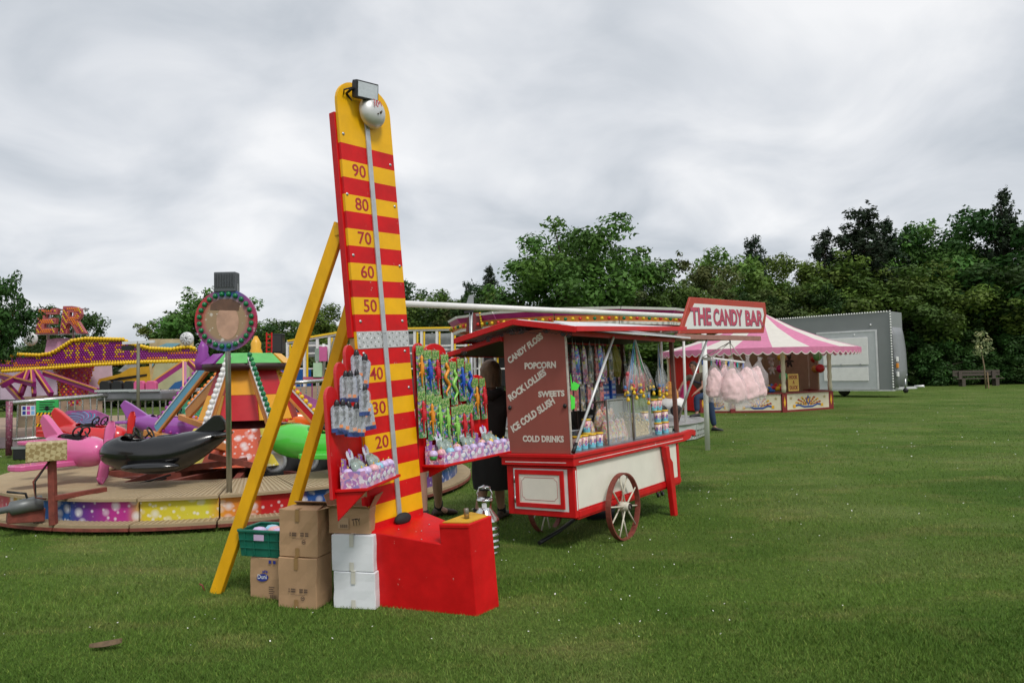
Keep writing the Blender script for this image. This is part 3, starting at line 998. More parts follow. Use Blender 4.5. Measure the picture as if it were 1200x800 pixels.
def toy_pack(shape):
    """printed card with a soft toy reptile tied to it; own frame: origin at the top middle of the card, front is -y"""
    t = thing('toy_pack', 'x', 'toy', IDF, (0, 0, 0), 'toy reptile packs on the right red wing', local=True)
    mb = MB().box((-CW / 2, 0, -CH), (CW / 2, 0.003, 0), 0)
    mb.build('card', JUNGLE, t)
    mb = MB().prism([(-CW / 2, -0.075), (CW / 2, -0.062), (CW / 2, 0.001), (-CW / 2, -0.001)], -0.0035, -0.0005, 'xz', 0)
    mb.build('header', HEADER, t)
    mb = MB().text('REPTILE', (-0.034, -0.0036, -0.05), (0.036, -0.0036, -0.038), 0.02, (0, -1, 0), bold=0.02) if False else MB()
    mb = MB()
    for k in range(3):                                               # illegible scrawl of the brand band
        mb.bar((-0.03 + k * 0.02, -0.0045, -0.052), (-0.02 + k * 0.022, -0.0045, -0.024), 0.006, 0.001)
    mb.build('print', M('dark_green_print', (0.02, 0.12, 0.02), 0.4), t)
    mb = MB()
    if shape == 'snake':
        pts = [(0.022 * math.sin(i * 0.75), -0.014, -0.085 - i * 0.0145) for i in range(17)]
        mb.tube(pts, [0.011] + [0.013] * 8 + [0.013 - 0.0012 * i for i in range(8)], 8)
        mb.sphere((pts[0][0], -0.016, -0.08), (0.014, 0.009, 0.018), 8, 6)
    else:
        w = 0.017 if shape == 'lizard' else 0.02
        pts = [(0, -0.014, -0.07), (0, -0.016, -0.09), (0, -0.014, -0.11), (0.001, -0.017, -0.15), (0, -0.016, -0.19), (-0.002, -0.013, -0.215), (0.002, -0.011, -0.26), (0.006, -0.009, -0.31)]
        mb.tube(pts, [0.005, 0.012, 0.009, w, w * 0.9, 0.009, 0.006, 0.002], 8)
        for sx in (-1, 1):
            for z in (-0.128, -0.195):
                mb.tube([(0, -0.014, z), (sx * 0.028, -0.012, z - 0.004), (sx * 0.03, -0.012, z - 0.03)], [0.008, 0.006, 0.004], 6)
        if shape == 'dino':
            for i in range(8):
                mb.lathe([(0.006, 0), (0, 0.012)], 4, 0, Matrix.Translation((0, -0.03, -0.1 - i * 0.016)) @ Matrix.Rotation(R(80), 4, 'X'))
    o = mb.build('toy', TOYC['red'], t)
    mb = MB().tube([(0, 0.001, 0.0), (0, 0.012, 0.012), (0, 0.03, 0.014)], 0.002, 5)
    mb.build('hook_loop', STEEL, t)
    return t
packs = {s: toy_pack(s) for s in ('lizard', 'snake', 'dino')}
UP_ROW = [(0.032, 1.275, 'lizard', 'orange', 'orange lizard toy on a green card, topmost left, next to the striped tower'),
          (0.127, 1.245, 'dino', 'blue', 'spiky blue dinosaur toy on a green card in the upper row'),
          (0.223, 1.245, 'dino', 'red', 'spiky red dinosaur toy on a green card in the upper row'),
          (0.33, 1.215, 'snake', 'orange', 'wavy orange snake toy on a green card'),
          (0.437, 1.16, 'snake', 'green', 'wavy pale green snake toy on a green card'),
          (0.545, 1.185, 'lizard', 'blue', 'straight blue crocodile toy on a green card between two snakes'),
          (0.65, 1.15, 'snake', 'blue', 'wavy blue snake toy on a green card'),
          (0.745, 1.027, 'lizard', 'orange', 'orange crocodile toy on the outermost lobe of the right red wing'),
          (0.85, 1.025, 'dino', 'red', 'red dinosaur toy at the right end of the wing, beside the woman in black')]
LOW_ROW = [(0.0, 0.945, 'dino', 'red', 'red dinosaur toy low down, right against the striped tower'),
           (0.097, 0.92, 'lizard', 'orange', 'orange lizard toy in the lower row left of two green ones'),
           (0.19, 0.905, 'lizard', 'green', 'light green lizard toy in the lower row next to the orange one'),
           (0.285, 0.88, 'lizard', 'green', 'light green lizard toy in the lower row, the right one of the two green'),
           (0.4, 0.815, 'dino', 'green', 'half hidden toy card below the wavy green snake'),
           (0.505, 0.825, 'dino', 'red', 'red dinosaur toy in the lower row below the blue crocodile'),
           (0.612, 0.82, 'lizard', 'red', 'red lizard toy in the lower row below the wavy blue snake')]
used = set()
for y_, row in ((-0.03, UP_ROW), (-0.05, LOW_ROW)):
    for x, z, shp, col, label in row:
        m_ = WRF.M @ Matrix.Translation((x, y_ + rnd.uniform(-0.004, 0.004), z)) @ Matrix.Rotation(R(rnd.uniform(-2, 2)), 4, 'Y') @ Matrix.Rotation(R(rnd.uniform(-4, 4)), 4, 'Z')
        if shp in used:
            t = dup(packs[shp], m_, label)
        else:
            t = packs[shp]
            t.matrix_world = m_
            t['label'] = label
            used.add(shp)
        setmat([c for c in t.children if c.name.startswith('toy')][0], 0, TOYC[col])

# blister packs on the left wing
def blister_pack():
    t = thing('blister_pack', 'x', 'toy pack', IDF, (0, 0, 0), 'clear blister packs on the left red wing', local=True)
    mb = MB().prism([(-0.036, -0.13), (0.036, -0.13), (0.036, 0.0)] + arc(0, 0.0, 0.036, 0, 180, 8, 0.03)[1:], 0, 0.002, 'xz')
    mb.build('card', M('pale_printed_card', (0.36, 0.38, 0.46), 0.5, var=0.5, scale=60), t)
    mb = MB().prism([(-0.03, -0.11), (0.03, -0.11), (0.03, -0.01)] + arc(0, -0.01, 0.03, 0, 180, 8, 0.03)[1:], -0.028, -0.001, 'xz')
    mb.build('blister', M('blister_clear', (0.85, 0.88, 0.92), 0.08, alpha=0.2, var=0.02), t, 0.006, 2)
    mb = MB().box((-0.037, -0.003, -0.135), (0.037, -0.0008, -0.112))
    mb.build('label_band', M('navy_print', (0.05, 0.09, 0.3), 0.4, var=0.3, scale=80), t)
    mb = MB().box((-0.005, -0.012, -0.085), (0.006, -0.004, -0.03)).sphere((0.0, -0.012, -0.02), (0.016, 0.007, 0.016), 8, 5)
    mb.bar((-0.016, -0.012, -0.08), (0.014, -0.012, -0.045), 0.007, 0.007)
    mb.build('toy', M('dark_metal_toy', (0.06, 0.06, 0.07), 0.3, 0.4, var=0.3), t)
    mb = MB().box((0.008, -0.0295, -0.108), (0.028, -0.029, -0.09))
    mb.build('price_sticker', M('orange_sticker', (0.85, 0.3, 0.12), 0.5), t)
    mb = MB().tube([(0, 0.001, 0.02), (0, 0.05, 0.026)], 0.003, 5)
    mb.sphere((0, -0.008, 0.028), (0.017, 0.012, 0.03), 8, 5, 0)
    mb.build('hook', M('dark_steel_hook', (0.05, 0.05, 0.055), 0.35, 0.7), t)
    return t
bp0 = blister_pack()
first = True
for rowname, lst in (('uppermost', [(418, 430, 0.06), (427, 436, 0.1)]), ('second', [(405, 455, 0.05), (411, 455, 0.08), (418, 453, 0.1)]),
                     ('third', [(427, 471, 0.17), (430, 487, 0.12), (424, 476, 0.1)]), ('lowest', [(395, 490, 0.04), (401, 490, 0.06), (409, 492, 0.08), (416, 493, 0.11), (422, 495, 0.13)])):
    for q_, (u, v, d) in enumerate(lst):
        p = WLF.w(WLF.hit(u, v, 1, d))
        m_ = Matrix.Translation(p + Vector((0, 0, 0.055))) @ Matrix.Rotation(R(28 + rnd.uniform(-22, 20)), 4, 'Z') @ Matrix.Rotation(R(rnd.uniform(-9, 9)), 4, 'Y') @ Matrix.Scale(rnd.uniform(1.0, 1.16), 4)
        label = 'clear blister pack, %s in the %s row of the left red wing' % (['outermost', 'second from outside', 'third from outside', 'fourth from outside', 'innermost'][q_], rowname)
        if first:
            bp0.matrix_world = m_
            bp0['label'] = label
            first = False
        else:
            dup(bp0, m_, label)

# display trays of cupcake toys
def display_box(w, label, Mx):
    t = thing('display_box', label, 'display box', IDF, (0, 0, 0), 'display boxes of cupcake toys on the red shelves', local=True)
    t.matrix_world = Mx
    d, h = 0.165, 0.08
    mb = MB()
    for lo, hi in (((0, 0, 0), (w, 0.004, h)), ((0, 0.0045, 0), (0.004, d, h + 0.02)), ((w - 0.004, 0.0045, 0), (w, d, h + 0.02)), ((0.0045, d - 0.004, 0), (w - 0.0045, d, h + 0.05)), ((0.0045, 0.0045, 0), (w - 0.0045, d - 0.0045, 0.004))):
        mb.box(lo, hi)
    mb.build('tray', TRAYP, t)
    mb = MB()
    for i in range(3):                                               # printed blobs of the tray front
        mb.sphere((w * (0.2 + 0.3 * i), -0.001, h * 0.5), (0.03, 0.0012, 0.018), 10, 5, 0)
    mb.build('print', M('pale_logo_print', (0.72, 0.75, 0.8), 0.4, var=0.2, scale=90), t)
    mb = MB().prism([(0.005, h), (0.07, h), (0.075, h + 0.09), (0.01, h + 0.1)], d - 0.012, d - 0.009, 'xz')
    mb.build('back_card', PURPLE, t)
    mb = MB().prism([(w - 0.09, h), (w - 0.005, h), (w - 0.02, h + 0.09), (w - 0.085, h + 0.085)], d - 0.012, d - 0.009, 'xz')
    mb.build('back_card', PURPLE, t)
    for k, cx_ in enumerate((w * 0.42, w * 0.66)):
        M2 = Matrix.Translation((cx_, d - 0.06, h + 0.02)) @ Matrix.Rotation(R(-22), 4, 'X')
        mb = MB().prism([(-0.045, -0.05), (0.045, -0.05)] + arc(0, 0.02, 0.045, 0, 180, 10, 0.05), -0.002, 0.002, 'xz', 0, M2)
        mb.sphere((0, -0.004, 0.005), (0.042, 0.03, 0.05), 12, 7, 0, M2)
        mb.build('blister_shell', M('grey_green_blister', (0.34, 0.42, 0.38), 0.15, alpha=0.75, var=0.35, scale=40), t)
    M2 = Matrix.Translation((w * 0.45, d - 0.03, h + 0.075)) @ Matrix.Rotation(R(-12), 4, 'X')
    pts = []
    for sx in (-1, 1):
        pts.append([(sx * 0.028 + 0.02 * math.cos(a * PI / 4) * sx, 0.035 + 0.03 * math.sin(a * PI / 4)) for a in range(8)])
    mb = MB()
    for q in pts:
        mb.prism(q, 0, 0.003, 'xz', 0, M2)
    mb.prism([(-0.045, -0.03), (0.045, -0.03), (0.03, 0.02), (-0.03, 0.02)], 0.0005, 0.0035, 'xz', 0, M2)
    mb.sphere((0, -0.002, 0.055), (0.012, 0.006, 0.02), 8, 5, 1, M2)
    mb.build('ear_card', [PALEC, M('violet_print', (0.4, 0.15, 0.5), 0.4)], t)
    return t
TR = inS  # striker-frame helper kept for readability
MR = WRF.M
ML = WLF.M
for i, (x0, w_) in enumerate(((0.03, 0.31), (0.345, 0.3), (0.65, 0.305))):
    display_box(w_, ['left display box of cupcake toys on the right red shelf, against the tower', 'middle display box of cupcake toys on the right red shelf', 'right display box of cupcake toys on the right red shelf, nearest the woman'][i],
                MR @ Matrix.Translation((x0, -0.195, SHZ + 0.001)))
RZ = Matrix.Rotation(PI, 4, 'Z')
for i, x1 in enumerate((0.455, 0.2)):
    display_box(0.25, ['outer display box of cupcake toys on the left red shelf, its pink end showing', 'inner display box of cupcake toys on the left red shelf, close to the tower'][i],
                ML @ Matrix.Translation((x1, 0.2, SHZ + 0.001)) @ RZ)
PAST = {'lilac': M('lilac_dome', (0.62, 0.5, 0.78), 0.3), 'pink': M('pink_dome', (0.8, 0.45, 0.48), 0.3), 'blue': M('sky_blue_dome', (0.3, 0.6, 0.75), 0.3), 'yellow': M('yellow_dome', (0.85, 0.6, 0.12), 0.3)}
BASEC = [M('green_cup', (0.04, 0.3, 0.06), 0.4), M('magenta_cup', (0.5, 0.03, 0.25), 0.4), M('purple_cup', (0.2, 0.06, 0.35), 0.4)]
def cupcake():
    t = thing('cupcake_toy', 'x', 'toy', IDF, (0, 0, 0), 'cupcake toys in the display boxes', local=True)
    MB().lathe([(0.0, 0.0), (0.022, 0.0), (0.03, 0.03), (0.0, 0.03)], 14).build('cup', BASEC[0], t)
    MB().lathe([(0.031, 0.0305), (0.034, 0.036), (0.033, 0.046), (0.026, 0.06), (0.014, 0.068), (0.0, 0.07)], 14).build('dome', PAST['lilac'], t)
    MB().tube([(0, 0, 0.069), (0.004, 0, 0.077), (0.0, 0.003, 0.083)], [0.004, 0.005, 0.002], 5).build('bow', M('gold_bow', (0.75, 0.5, 0.05), 0.35), t)
    return t
ck = cupcake()
first = True
cks = []
for i, (u, v, c, row) in enumerate([(507, 522.5, 'lilac', 0), (516.7, 525, 'pink', 0), (527, 523, 'blue', 0), (535.6, 521.6, 'lilac', 0), (545.6, 520, 'lilac', 0), (554, 518, 'lilac', 0), (563, 516, 'lilac', 0), (573, 514.6, 'lilac', 0), (581.5, 513, 'lilac', 0), (589, 512, 'lilac', 0),
                        (534.6, 516, 'pink', 1), (564, 513, 'pink', 1), (573, 510, 'yellow', 1), (580.6, 508.5, 'blue', 1)]):
    h = WRF.hit(u, v, 1, -0.16 if row == 0 else -0.1)
    cks.append((WRF.w((h.x, -0.16 if row == 0 else -0.1, SHZ + 0.04 + (0.012 if row else 0))), c, [
        'lilac cupcake toy at the left corner of the right shelf', 'salmon pink cupcake toy second from left at the front of the right shelf', 'sky blue cupcake toy at the front of the right shelf beside the salmon one',
        'lilac cupcake toy just right of the front sky blue one', 'lilac cupcake toy at the left end of the middle display box', 'lilac cupcake toy in the middle of the middle display box', 'lilac cupcake toy at the right end of the middle display box',
        'lilac cupcake toy at the left end of the right display box', 'lilac cupcake toy second from right on the right shelf', 'lilac cupcake toy at the right end of the right shelf', 'pink cupcake toy in the back row of the left display box',
        'pink cupcake toy in the back row between middle and right display boxes', 'yellow cupcake toy in the back row of the right display box', 'sky blue cupcake toy in the back row of the right display box'][i]))
for i, (u, v, c, y_) in enumerate([(407, 551, 'lilac', 0.06), (417, 553, 'lilac', 0.155), (423, 551, 'lilac', 0.155), (429, 549, 'lilac', 0.155), (437, 546, 'pink', 0.155), (443, 544, 'blue', 0.155), (449, 541, 'lilac', 0.155), (455, 539, 'lilac', 0.155)]):
    h = WLF.hit(u, v, 1, y_)
    cks.append((WLF.w((min(0.42, h.x), y_, SHZ + 0.045)), c, ['lilac cupcake toy at the back left of the left shelf', 'lilac cupcake toy at the outer front corner of the left shelf', 'second lilac cupcake toy from the outer corner of the left shelf',
        'third lilac cupcake toy from the outer corner of the left shelf', 'pink cupcake toy on the left shelf', 'sky blue cupcake toy on the left shelf', 'lilac cupcake toy on the left shelf right behind the blue one', 'lilac cupcake toy nearest the steel rail on the left shelf'][i]))
for i, (p, c, label) in enumerate(cks):
    m_ = Matrix.Translation(p) @ Matrix.Rotation(rnd.random() * 6, 4, 'Z')
    if first:
        ck.matrix_world = m_
        ck['label'] = label
        t = ck
        first = False
    else:
        t = dup(ck, m_, label)
    for ch in t.children:
        if ch.name.startswith('dome'):
            setmat(ch, 0, PAST[c])
        if ch.name.startswith('cup'):
            setmat(ch, 0, BASEC[i % 3])

# ------------------------------------------------------------------ cartons, crate
def box_frame(A, B):
    A, B = Vector(A), Vector(B)
    d = B - A
    d.z = 0
    return frame_xz(d, (0, 0, 1), (A.x, A.y, 0)), d.length
def ring(cx_, cz_, r0, r1, y, n=16):
    a = [(cx_ + r1 * math.cos(2 * PI * k / n), y, cz_ + r1 * math.sin(2 * PI * k / n)) for k in range(n)]
    b = [(cx_ + r0 * math.cos(2 * PI * k / n), y, cz_ + r0 * math.sin(2 * PI * k / n)) for k in range(n)]
    return a + b, [(k, (k + 1) % n, n + (k + 1) % n, n + k) for k in range(n)]
def carton(label, A, B, d, z0, h, mat, yaw=0, dents=0.006, seed=1, tape=True, tapemat=TAPE, prints=None, shift=(0, 0), open_top=False):
    F, w = box_frame(A, B)
    F = Fr(*[tuple(F.M.col[i][:3]) for i in range(3)], F.w((shift[0], shift[1], z0)))
    t = thing('cardboard_box', label, 'box', F, (w / 2, d / 2, 0))
    r_ = random.Random(seed)
    bm = bmesh.new()
    nx, nz = 5, 5
    def wob(x, y, z):
        k = dents
        return (x + r_.uniform(-k, k) * (0.5 if z in (0, h) else 1), y + r_.uniform(-k, k) * (0.3 if z == 0 else 1), z + r_.uniform(-k, k) * (0.7 if z == h else 0))
    rings = []
    for j in range(nz):
        z = h * j / (nz - 1)
        pts = [(w * i / 4, 0) for i in range(4)] + [(w, d * i / 4) for i in range(4)] + [(w - w * i / 4, d) for i in range(4)] + [(0, d - d * i / 4) for i in range(4)]
        rings.append([wob(x, y, z) for x, y in pts])
    mb = MB()
    mb.loft(rings, 0, False, cap=not open_top)
    body = mb.build('carton', mat, t, 0.004)
    if tape:
        for lo_, hi_ in (((w * 0.44, -0.0085, h - 0.075), (w * 0.54, -0.0075, h + 0.002)), ((w * 0.44, -0.008, h + 0.0045), (w * 0.54, d, h + 0.006)), ((w * 0.44, -0.0085, 0.004), (w * 0.54, -0.0075, 0.06))):
            MB().box(lo_, hi_).build('tape', tapemat, t)
    if prints:
        prints(t, w, h, d)
    return t, F, w
def prn_big(dy):
    def f(t, w, h, d):
        mb = MB()
        y = -0.0078
        for (x0, z_, n) in ((0.08, 0.0, 7), (0.08, -0.014, 7), (0.16, 0.0, 7), (0.16, -0.014, 7)):
            for k in range(n):
                if (k + int(x0 * 100)) % 5 == 4:
                    continue
                mb.box((w * 0.12 + x0 - 0.03 + k * 0.0085, y, dy + z_), (w * 0.12 + x0 - 0.03 + k * 0.0085 + 0.0062, y + 0.0004, dy + z_ + 0.0105))
        mb.box((w * 0.35, y, dy - 0.03), (w * 0.72, y + 0.0004, dy - 0.028))
        v, q = ring(w * 0.66, dy - 0.05, 0.011, 0.0145, y)
        mb.add(v, q)
        mb.box((w * 0.66 - 0.008, y, dy - 0.053), (w * 0.66 + 0.008, y + 0.0004, dy - 0.047))
        mb.build('printed_mark', GINK, t)
    return f
A, B = G(326, 711), G(371, 714.5)
carton('large brown taped cardboard box on the grass, bottom of the front stack', A, B, 0.2, 0, 0.325, CARD, seed=3, prints=prn_big(0.12), dents=0.004)
t, F, w = carton('large brown cardboard box on top of another, its lid flap standing open', A, B, 0.21, 0.329, 0.305, CARD, seed=8, prints=prn_big(0.15), shift=(0.004, 0.01), dents=0.005)
mb = MB()
mb.add([(0.0, 0.0, 0.302), (w, 0.0, 0.303), (w - 0.02, 0.11, 0.314), (0.03, 0.105, 0.309)], [(0, 1, 2, 3)])
mb.add([(0.0, 0.21, 0.302), (w, 0.21, 0.302), (w + 0.02, 0.09, 0.345), (0.05, 0.1, 0.34)], [(0, 1, 2, 3)])
mb.add([(w, 0.0, 0.303), (w, 0.21, 0.303), (w + 0.07, 0.2, 0.325), (w + 0.07, 0.02, 0.32)], [(0, 1, 2, 3)])
o = mb.build('lid_flap', CARD, t)
so = o.modifiers.new('thick', 'SOLIDIFY')
so.thickness = 0.004
def prn_blue(t, w, h, d):
    y = -0.0078
    mb = MB()
    mb.add([(w * 0.42 + 0.05 * math.cos(k * PI / 8), y, h * 0.52 + 0.026 * math.sin(k * PI / 8) + 0.006 * math.cos(k * PI / 8)) for k in range(16)], [tuple(range(16))])
    for k, (x, z) in enumerate(((0.44, 0.66), (0.5, 0.68), (0.56, 0.67))):
        mb.add([(w * x + 0.007 * math.cos(q * PI / 3), y, h * z + 0.01 * math.sin(q * PI / 3)) for q in range(6)], [tuple(range(6))])
    mb.box((w * 0.62, y, h * 0.88), (w * 0.7, y + 0.0004, h * 0.96)).box((w * 0.76, y, h * 0.88), (w * 0.84, y + 0.0004, h * 0.96))
    o = mb.build('printed_mark', BINK, t)
    MB().text('Duni', (w * 0.27, y, h * 0.48), (w * 0.56, y, h * 0.495), 0.03, (0, -1, 0), bold=0.01, lift=0.0006, thick=0.0006).build('lettering', WCARD, o)
    mb = MB()
    for k in range(4):
        mb.box((w * 0.62, y, h * (0.3 - 0.05 * k)), (w * (0.8 - 0.04 * (k % 2)), y + 0.0004, h * (0.318 - 0.05 * k)))
    for k in range(9):
        mb.box((w * 0.66 + k * 0.006, y, 0.01), (w * 0.66 + k * 0.006 + (0.002 if k % 3 else 0.0035), y + 0.0004, 0.035))
    mb.build('printed_mark', GINK, t)
A2, B2 = G(293.5, 699), G(330, 703.5)
carton('small brown cardboard box with a blue oval logo under the green crate', A2, B2, 0.24, 0, 0.275, CARD, seed=4, prints=prn_blue, dents=0.004, tape=False)
# white boxes and the open box on them
A3, B3 = G(391, 712), G(440, 714.5)
WT = M('clear_beige_tape', (0.62, 0.6, 0.52), 0.3)
carton('white cardboard box on the grass, lower one of the white pair beside the red base', A3, B3, 0.24, 0, 0.236, WCARD, seed=5, tapemat=WT, dents=0.003)
carton('white cardboard box stacked on the other white box beside the red base', A3, B3, 0.24, 0.238, 0.234, WCARD, seed=6, tapemat=WT, dents=0.003, shift=(-0.012, 0.004))
def prn_hand(t, w, h, d):
    y = -0.0078
    mb = MB()
    mb.text('TTY', (w * 0.6, y, h * 0.3), (w * 0.8, y, h * 0.36), 0.045, (0, -1, 0), lift=0.0003, thick=0.0003)
    mb.build('lettering', INK, t)
    mb = MB()
    mb.box((w * 0.24, y, h * 0.2), (w * 0.5, y + 0.0004, h * 0.62))
    o = mb.build('shipping_label', M('pale_brown_label', (0.46, 0.3, 0.18), 0.7, var=0.1), t)
    mb = MB()
    for k in range(12):
        mb.box((w * 0.3 + k * 0.0045, y - 0.0006, h * 0.23), (w * 0.3 + k * 0.0045 + (0.0015 if k % 3 else 0.003), y - 0.0002, h * 0.36))
    mb.build('printed_mark', GINK, o)
t, F, w = carton('open brown cardboard box with raised flaps on top of the white boxes, marked TTY', A3, B3, 0.22, 0.475, 0.165, CARD, seed=7, tape=False, prints=prn_hand, shift=(-0.045, 0.03), dents=0.005, open_top=True)
mb = MB()
mb.add([(0, 0.22, 0.163), (w, 0.22, 0.163), (w + 0.02, 0.25, 0.265), (-0.02, 0.25, 0.27)], [(0, 1, 2, 3)])
mb.add([(0, 0, 0.163), (w, 0, 0.163), (w - 0.01, -0.03, 0.185), (0.01, -0.04, 0.19)], [(0, 1, 2, 3)])
mb.add([(0, 0, 0.163), (0, 0.22, 0.163), (-0.055, 0.21, 0.25), (-0.05, 0.03, 0.24)], [(0, 1, 2, 3)])
mb.add([(w, 0, 0.163), (w, 0.22, 0.163), (w + 0.03, 0.21, 0.25), (w + 0.03, 0.03, 0.24)], [(0, 1, 2, 3)])
mb.add([(0.004, 0.004, 0.03), (w - 0.004, 0.004, 0.03), (w - 0.004, 0.21, 0.03), (0.004, 0.21, 0.03)], [(0, 1, 2, 3)])
o = mb.build('lid_flap', CARDIN, t)
so = o.modifiers.new('thick', 'SOLIDIFY')
so.thickness = 0.004
# green crate
GREEN = M('green_crate_plastic', (0.008, 0.13, 0.085), 0.4, var=0.2)
F, w = box_frame(G(279, 699.5), G(330, 703.5))
F = Fr(*[tuple(F.M.col[i][:3]) for i in range(3)], F.w((-0.0, 0.0, 0.28)))
w, d, h = 0.36, 0.26, 0.175
t = thing('plastic_crate', 'open dark green plastic crate of oddments standing on the small brown box', 'crate', F, (w / 2, d / 2, 0))
mb = MB()
i_ = 0.016
fl_ = [(i_, i_), (w - i_, i_), (w - i_, d - i_), (i_, d - i_)]
tp_ = [(0, 0), (w, 0), (w, d), (0, d)]
th = 0.007
for k in range(4):
    (ax, ay), (bx, by) = fl_[k], fl_[(k + 1) % 4]
    (cx_, cy_), (dx, dy) = tp_[k], tp_[(k + 1) % 4]
    nx, ny = [(0, 1), (-1, 0), (0, -1), (1, 0)][k]
    mb.add([(ax, ay, 0), (bx, by, 0), (dx, dy, h), (cx_, cy_, h), (ax + nx * th, ay + ny * th, 0), (bx + nx * th, by + ny * th, 0), (dx + nx * th, dy + ny * th, h), (cx_ + nx * th, cy_ + ny * th, h)],
           [(0, 1, 2, 3), (5, 4, 7, 6), (3, 2, 6, 7)])
mb.box((i_, i_, 0), (w - i_, d - i_, 0.006))
mb.build('tub', GREEN, t)
mb = MB()
for k in range(4):
    (cx_, cy_), (dx, dy) = tp_[k], tp_[(k + 1) % 4]
    mb.bar((cx_, cy_, h), (dx, dy, h), 0.022, 0.018)
mb.build('rim', GREEN, t, 0.004)
mb = MB()
for x in (0.05, 0.12, 0.24, 0.31):
    mb.bar((x + 0.002, i_ * 0.2 - 0.004, h - 0.01), (x + 0.004, i_ - 0.003, 0.01), 0.012, 0.006)
for z in (0.06, 0.115):
    mb.bar((0.012, i_ * (1 - z / h) - 0.003, z), (w - 0.012, i_ * (1 - z / h) - 0.003, z), 0.01, 0.005)
mb.build('rib', GREEN, t)
MB().box((w * 0.36, -0.004, h - 0.062), (w * 0.58, -0.001, h - 0.022)).build('handle_slot', M('pale_lilac_label', (0.55, 0.42, 0.6), 0.5), t)
for k, (x, y, c) in enumerate(((0.1, 0.1, 'lilac'), (0.2, 0.14, 'pink'), (0.27, 0.09, 'lilac'), (0.15, 0.18, 'blue'))):
    o = MB(F.M).sphere((x, y, 0.15), (0.06, 0.05, 0.035), 8, 5).build('sweet_packet', PAST[c])
    tag(o, ['lilac packet lying in the front left of the green crate', 'pink packet in the middle of the green crate', 'lilac packet at the right of the green crate', 'blue packet at the back of the green crate'][k], 'packet', 'packets in the green crate')

# ------------------------------------------------------------------ the candy cart
K = Fr((0.8151575494, -0.5781398984, 0.0356711015), (0.5785670572, 0.8156321973, -0.0020685879), (-0.0278985658, 0.0223243493, 0.9993614429), (0.4886336381, 5.9077535280, 0.3))
BW, BL, BH = 0.66, 2.22, 0.416
cart = thing('candy_cart', 'red and cream candy handcart with gabled roof, brown price board and spoked wheels', 'cart', K, (-0.33, 1.0, -0.31))
LINE = M('thin_red_lining', (0.4, 0.05, 0.06), 0.5)
mb = MB().box((-BW + 0.006, 0.008, 0.002), (-0.006, BL, BH))
mb.build('body', CREAM, cart)
mb = MB()
for x0, x1, z0, z1 in ((-BW - 0.008, -BW + 0.055, 0, BH), (-0.052, 0.01, 0, BH), (-BW + 0.056, -0.053, 0, 0.045), (-BW + 0.056, -0.053, BH - 0.02, BH)):
    mb.box((x0, -0.004, z0), (x1, 0.05 if x1 - x0 < 0.1 else 0.012, z1))
mb.build('end_frame', CARTRED, cart, 0.003)
mb = MB().box((-BW + 0.058, -0.001, 0.047), (-0.055, 0.0072, BH - 0.022))
mb.build('end_panel', WHITE, cart)
door = MB()
x0, x1, z0, z1, t_ = -0.576, -0.085, 0.068, 0.384, 0.038
door.box((x0, -0.02, z0), (x0 + t_, -0.002, z1)).box((x1 - t_, -0.02, z0), (x1, -0.002, z1)).box((x0 + t_, -0.0195, z0), (x1 - t_, -0.002, z0 + t_)).box((x0 + t_, -0.0195, z1 - t_), (x1 - t_, -0.002, z1))
do = door.build('door', CARTRED, cart, 0.003)
MB().box((x0 + t_, -0.012, z0 + t_), (x1 - t_, -0.0025, z1 - t_)).build('door_panel', CREAM, do)
# lining with notched corners
a, b, c, d_ = x0 + t_ + 0.028, x1 - t_ - 0.028, z0 + t_ + 0.026, z1 - t_ - 0.026
k_ = 0.028
pts = [(a + k_, c), (b - k_, c), (b - k_ * 0.9, c + k_ * 0.4), (b, c + k_), (b, d_ - k_), (b - k_ * 0.9, d_ - k_ * 0.4), (b - k_, d_), (a + k_, d_), (a + k_ * 0.9, d_ - k_ * 0.4), (a, d_ - k_), (a, c + k_), (a + k_ * 0.9, c + k_ * 0.4)]
mb = MB().tube([(x, -0.0122, z) for x, z in pts], 0.0022, 4, 0, False, True)
mb.tube([(x0 + t_ + 0.012, -0.0122, z0 + t_ + 0.01), (x0 + t_ + 0.012, -0.0122, z1 - t_ - 0.03)], 0.002, 4)
mb.build('lining', LINE, do)
mb = MB()
for z in (0.13, 0.3):
    mb.tube([(x0 - 0.008, -0.015, z - 0.03), (x0 - 0.008, -0.015, z + 0.03)], 0.007, 6)
mb.build('hinge', STEEL, do)
# long side
mb = MB()
mb.box((0.0, 0.0505, 0.0), (0.016, BL, 0.05))
mb.box((0.0, 0.055, 0.05), (0.008, BL, 0.062))
mb.box((-0.03, 0.0505, -0.02), (0.004, BL, 0.0))
mb.box((0.0, BL - 0.05, 0.05), (0.012, BL, BH))
mb.build('side_rail', CARTRED, cart, 0.003)
mb = MB().box((-0.004, 0.056, 0.064), (0.0012, BL - 0.052, BH - 0.001))
mb.build('side_panel', CREAM, cart)
mb = MB().box((0.0105, 0.02, 0.06), (0.0125, 0.034, BH - 0.03))
mb.build('lining', WHITE, cart)
# counter with bracket-shaped handle end
mb = MB()
mb.box((-0.702, -0.032, 0.424), (0.034, 2.34, 0.512))
mb.box((-0.715, -0.045, 0.492), (0.046, 2.335, 0.522))
cn = mb.build('counter', CARTRED, cart, 0.004)
mb = MB().box((-0.66, -0.0335, 0.45), (-0.04, -0.0315, 0.456)).box((0.0335, 0.05, 0.452), (0.0355, 2.3, 0.457))
mb.build('lining', WHITE, cn)
pr = [(2.3, 0.424), (2.4, 0.43), (2.5, 0.44), (2.56, 0.475), (2.6, 0.465), (2.64, 0.455), (2.67, 0.475), (2.675, 0.5), (2.65, 0.525), (2.55, 0.538), (2.3, 0.522)]
for xa in (-0.012, -0.7):
    MB().prism(pr, xa, xa + 0.05, 'yz').build('handle', CARTRED, cart, 0.004)
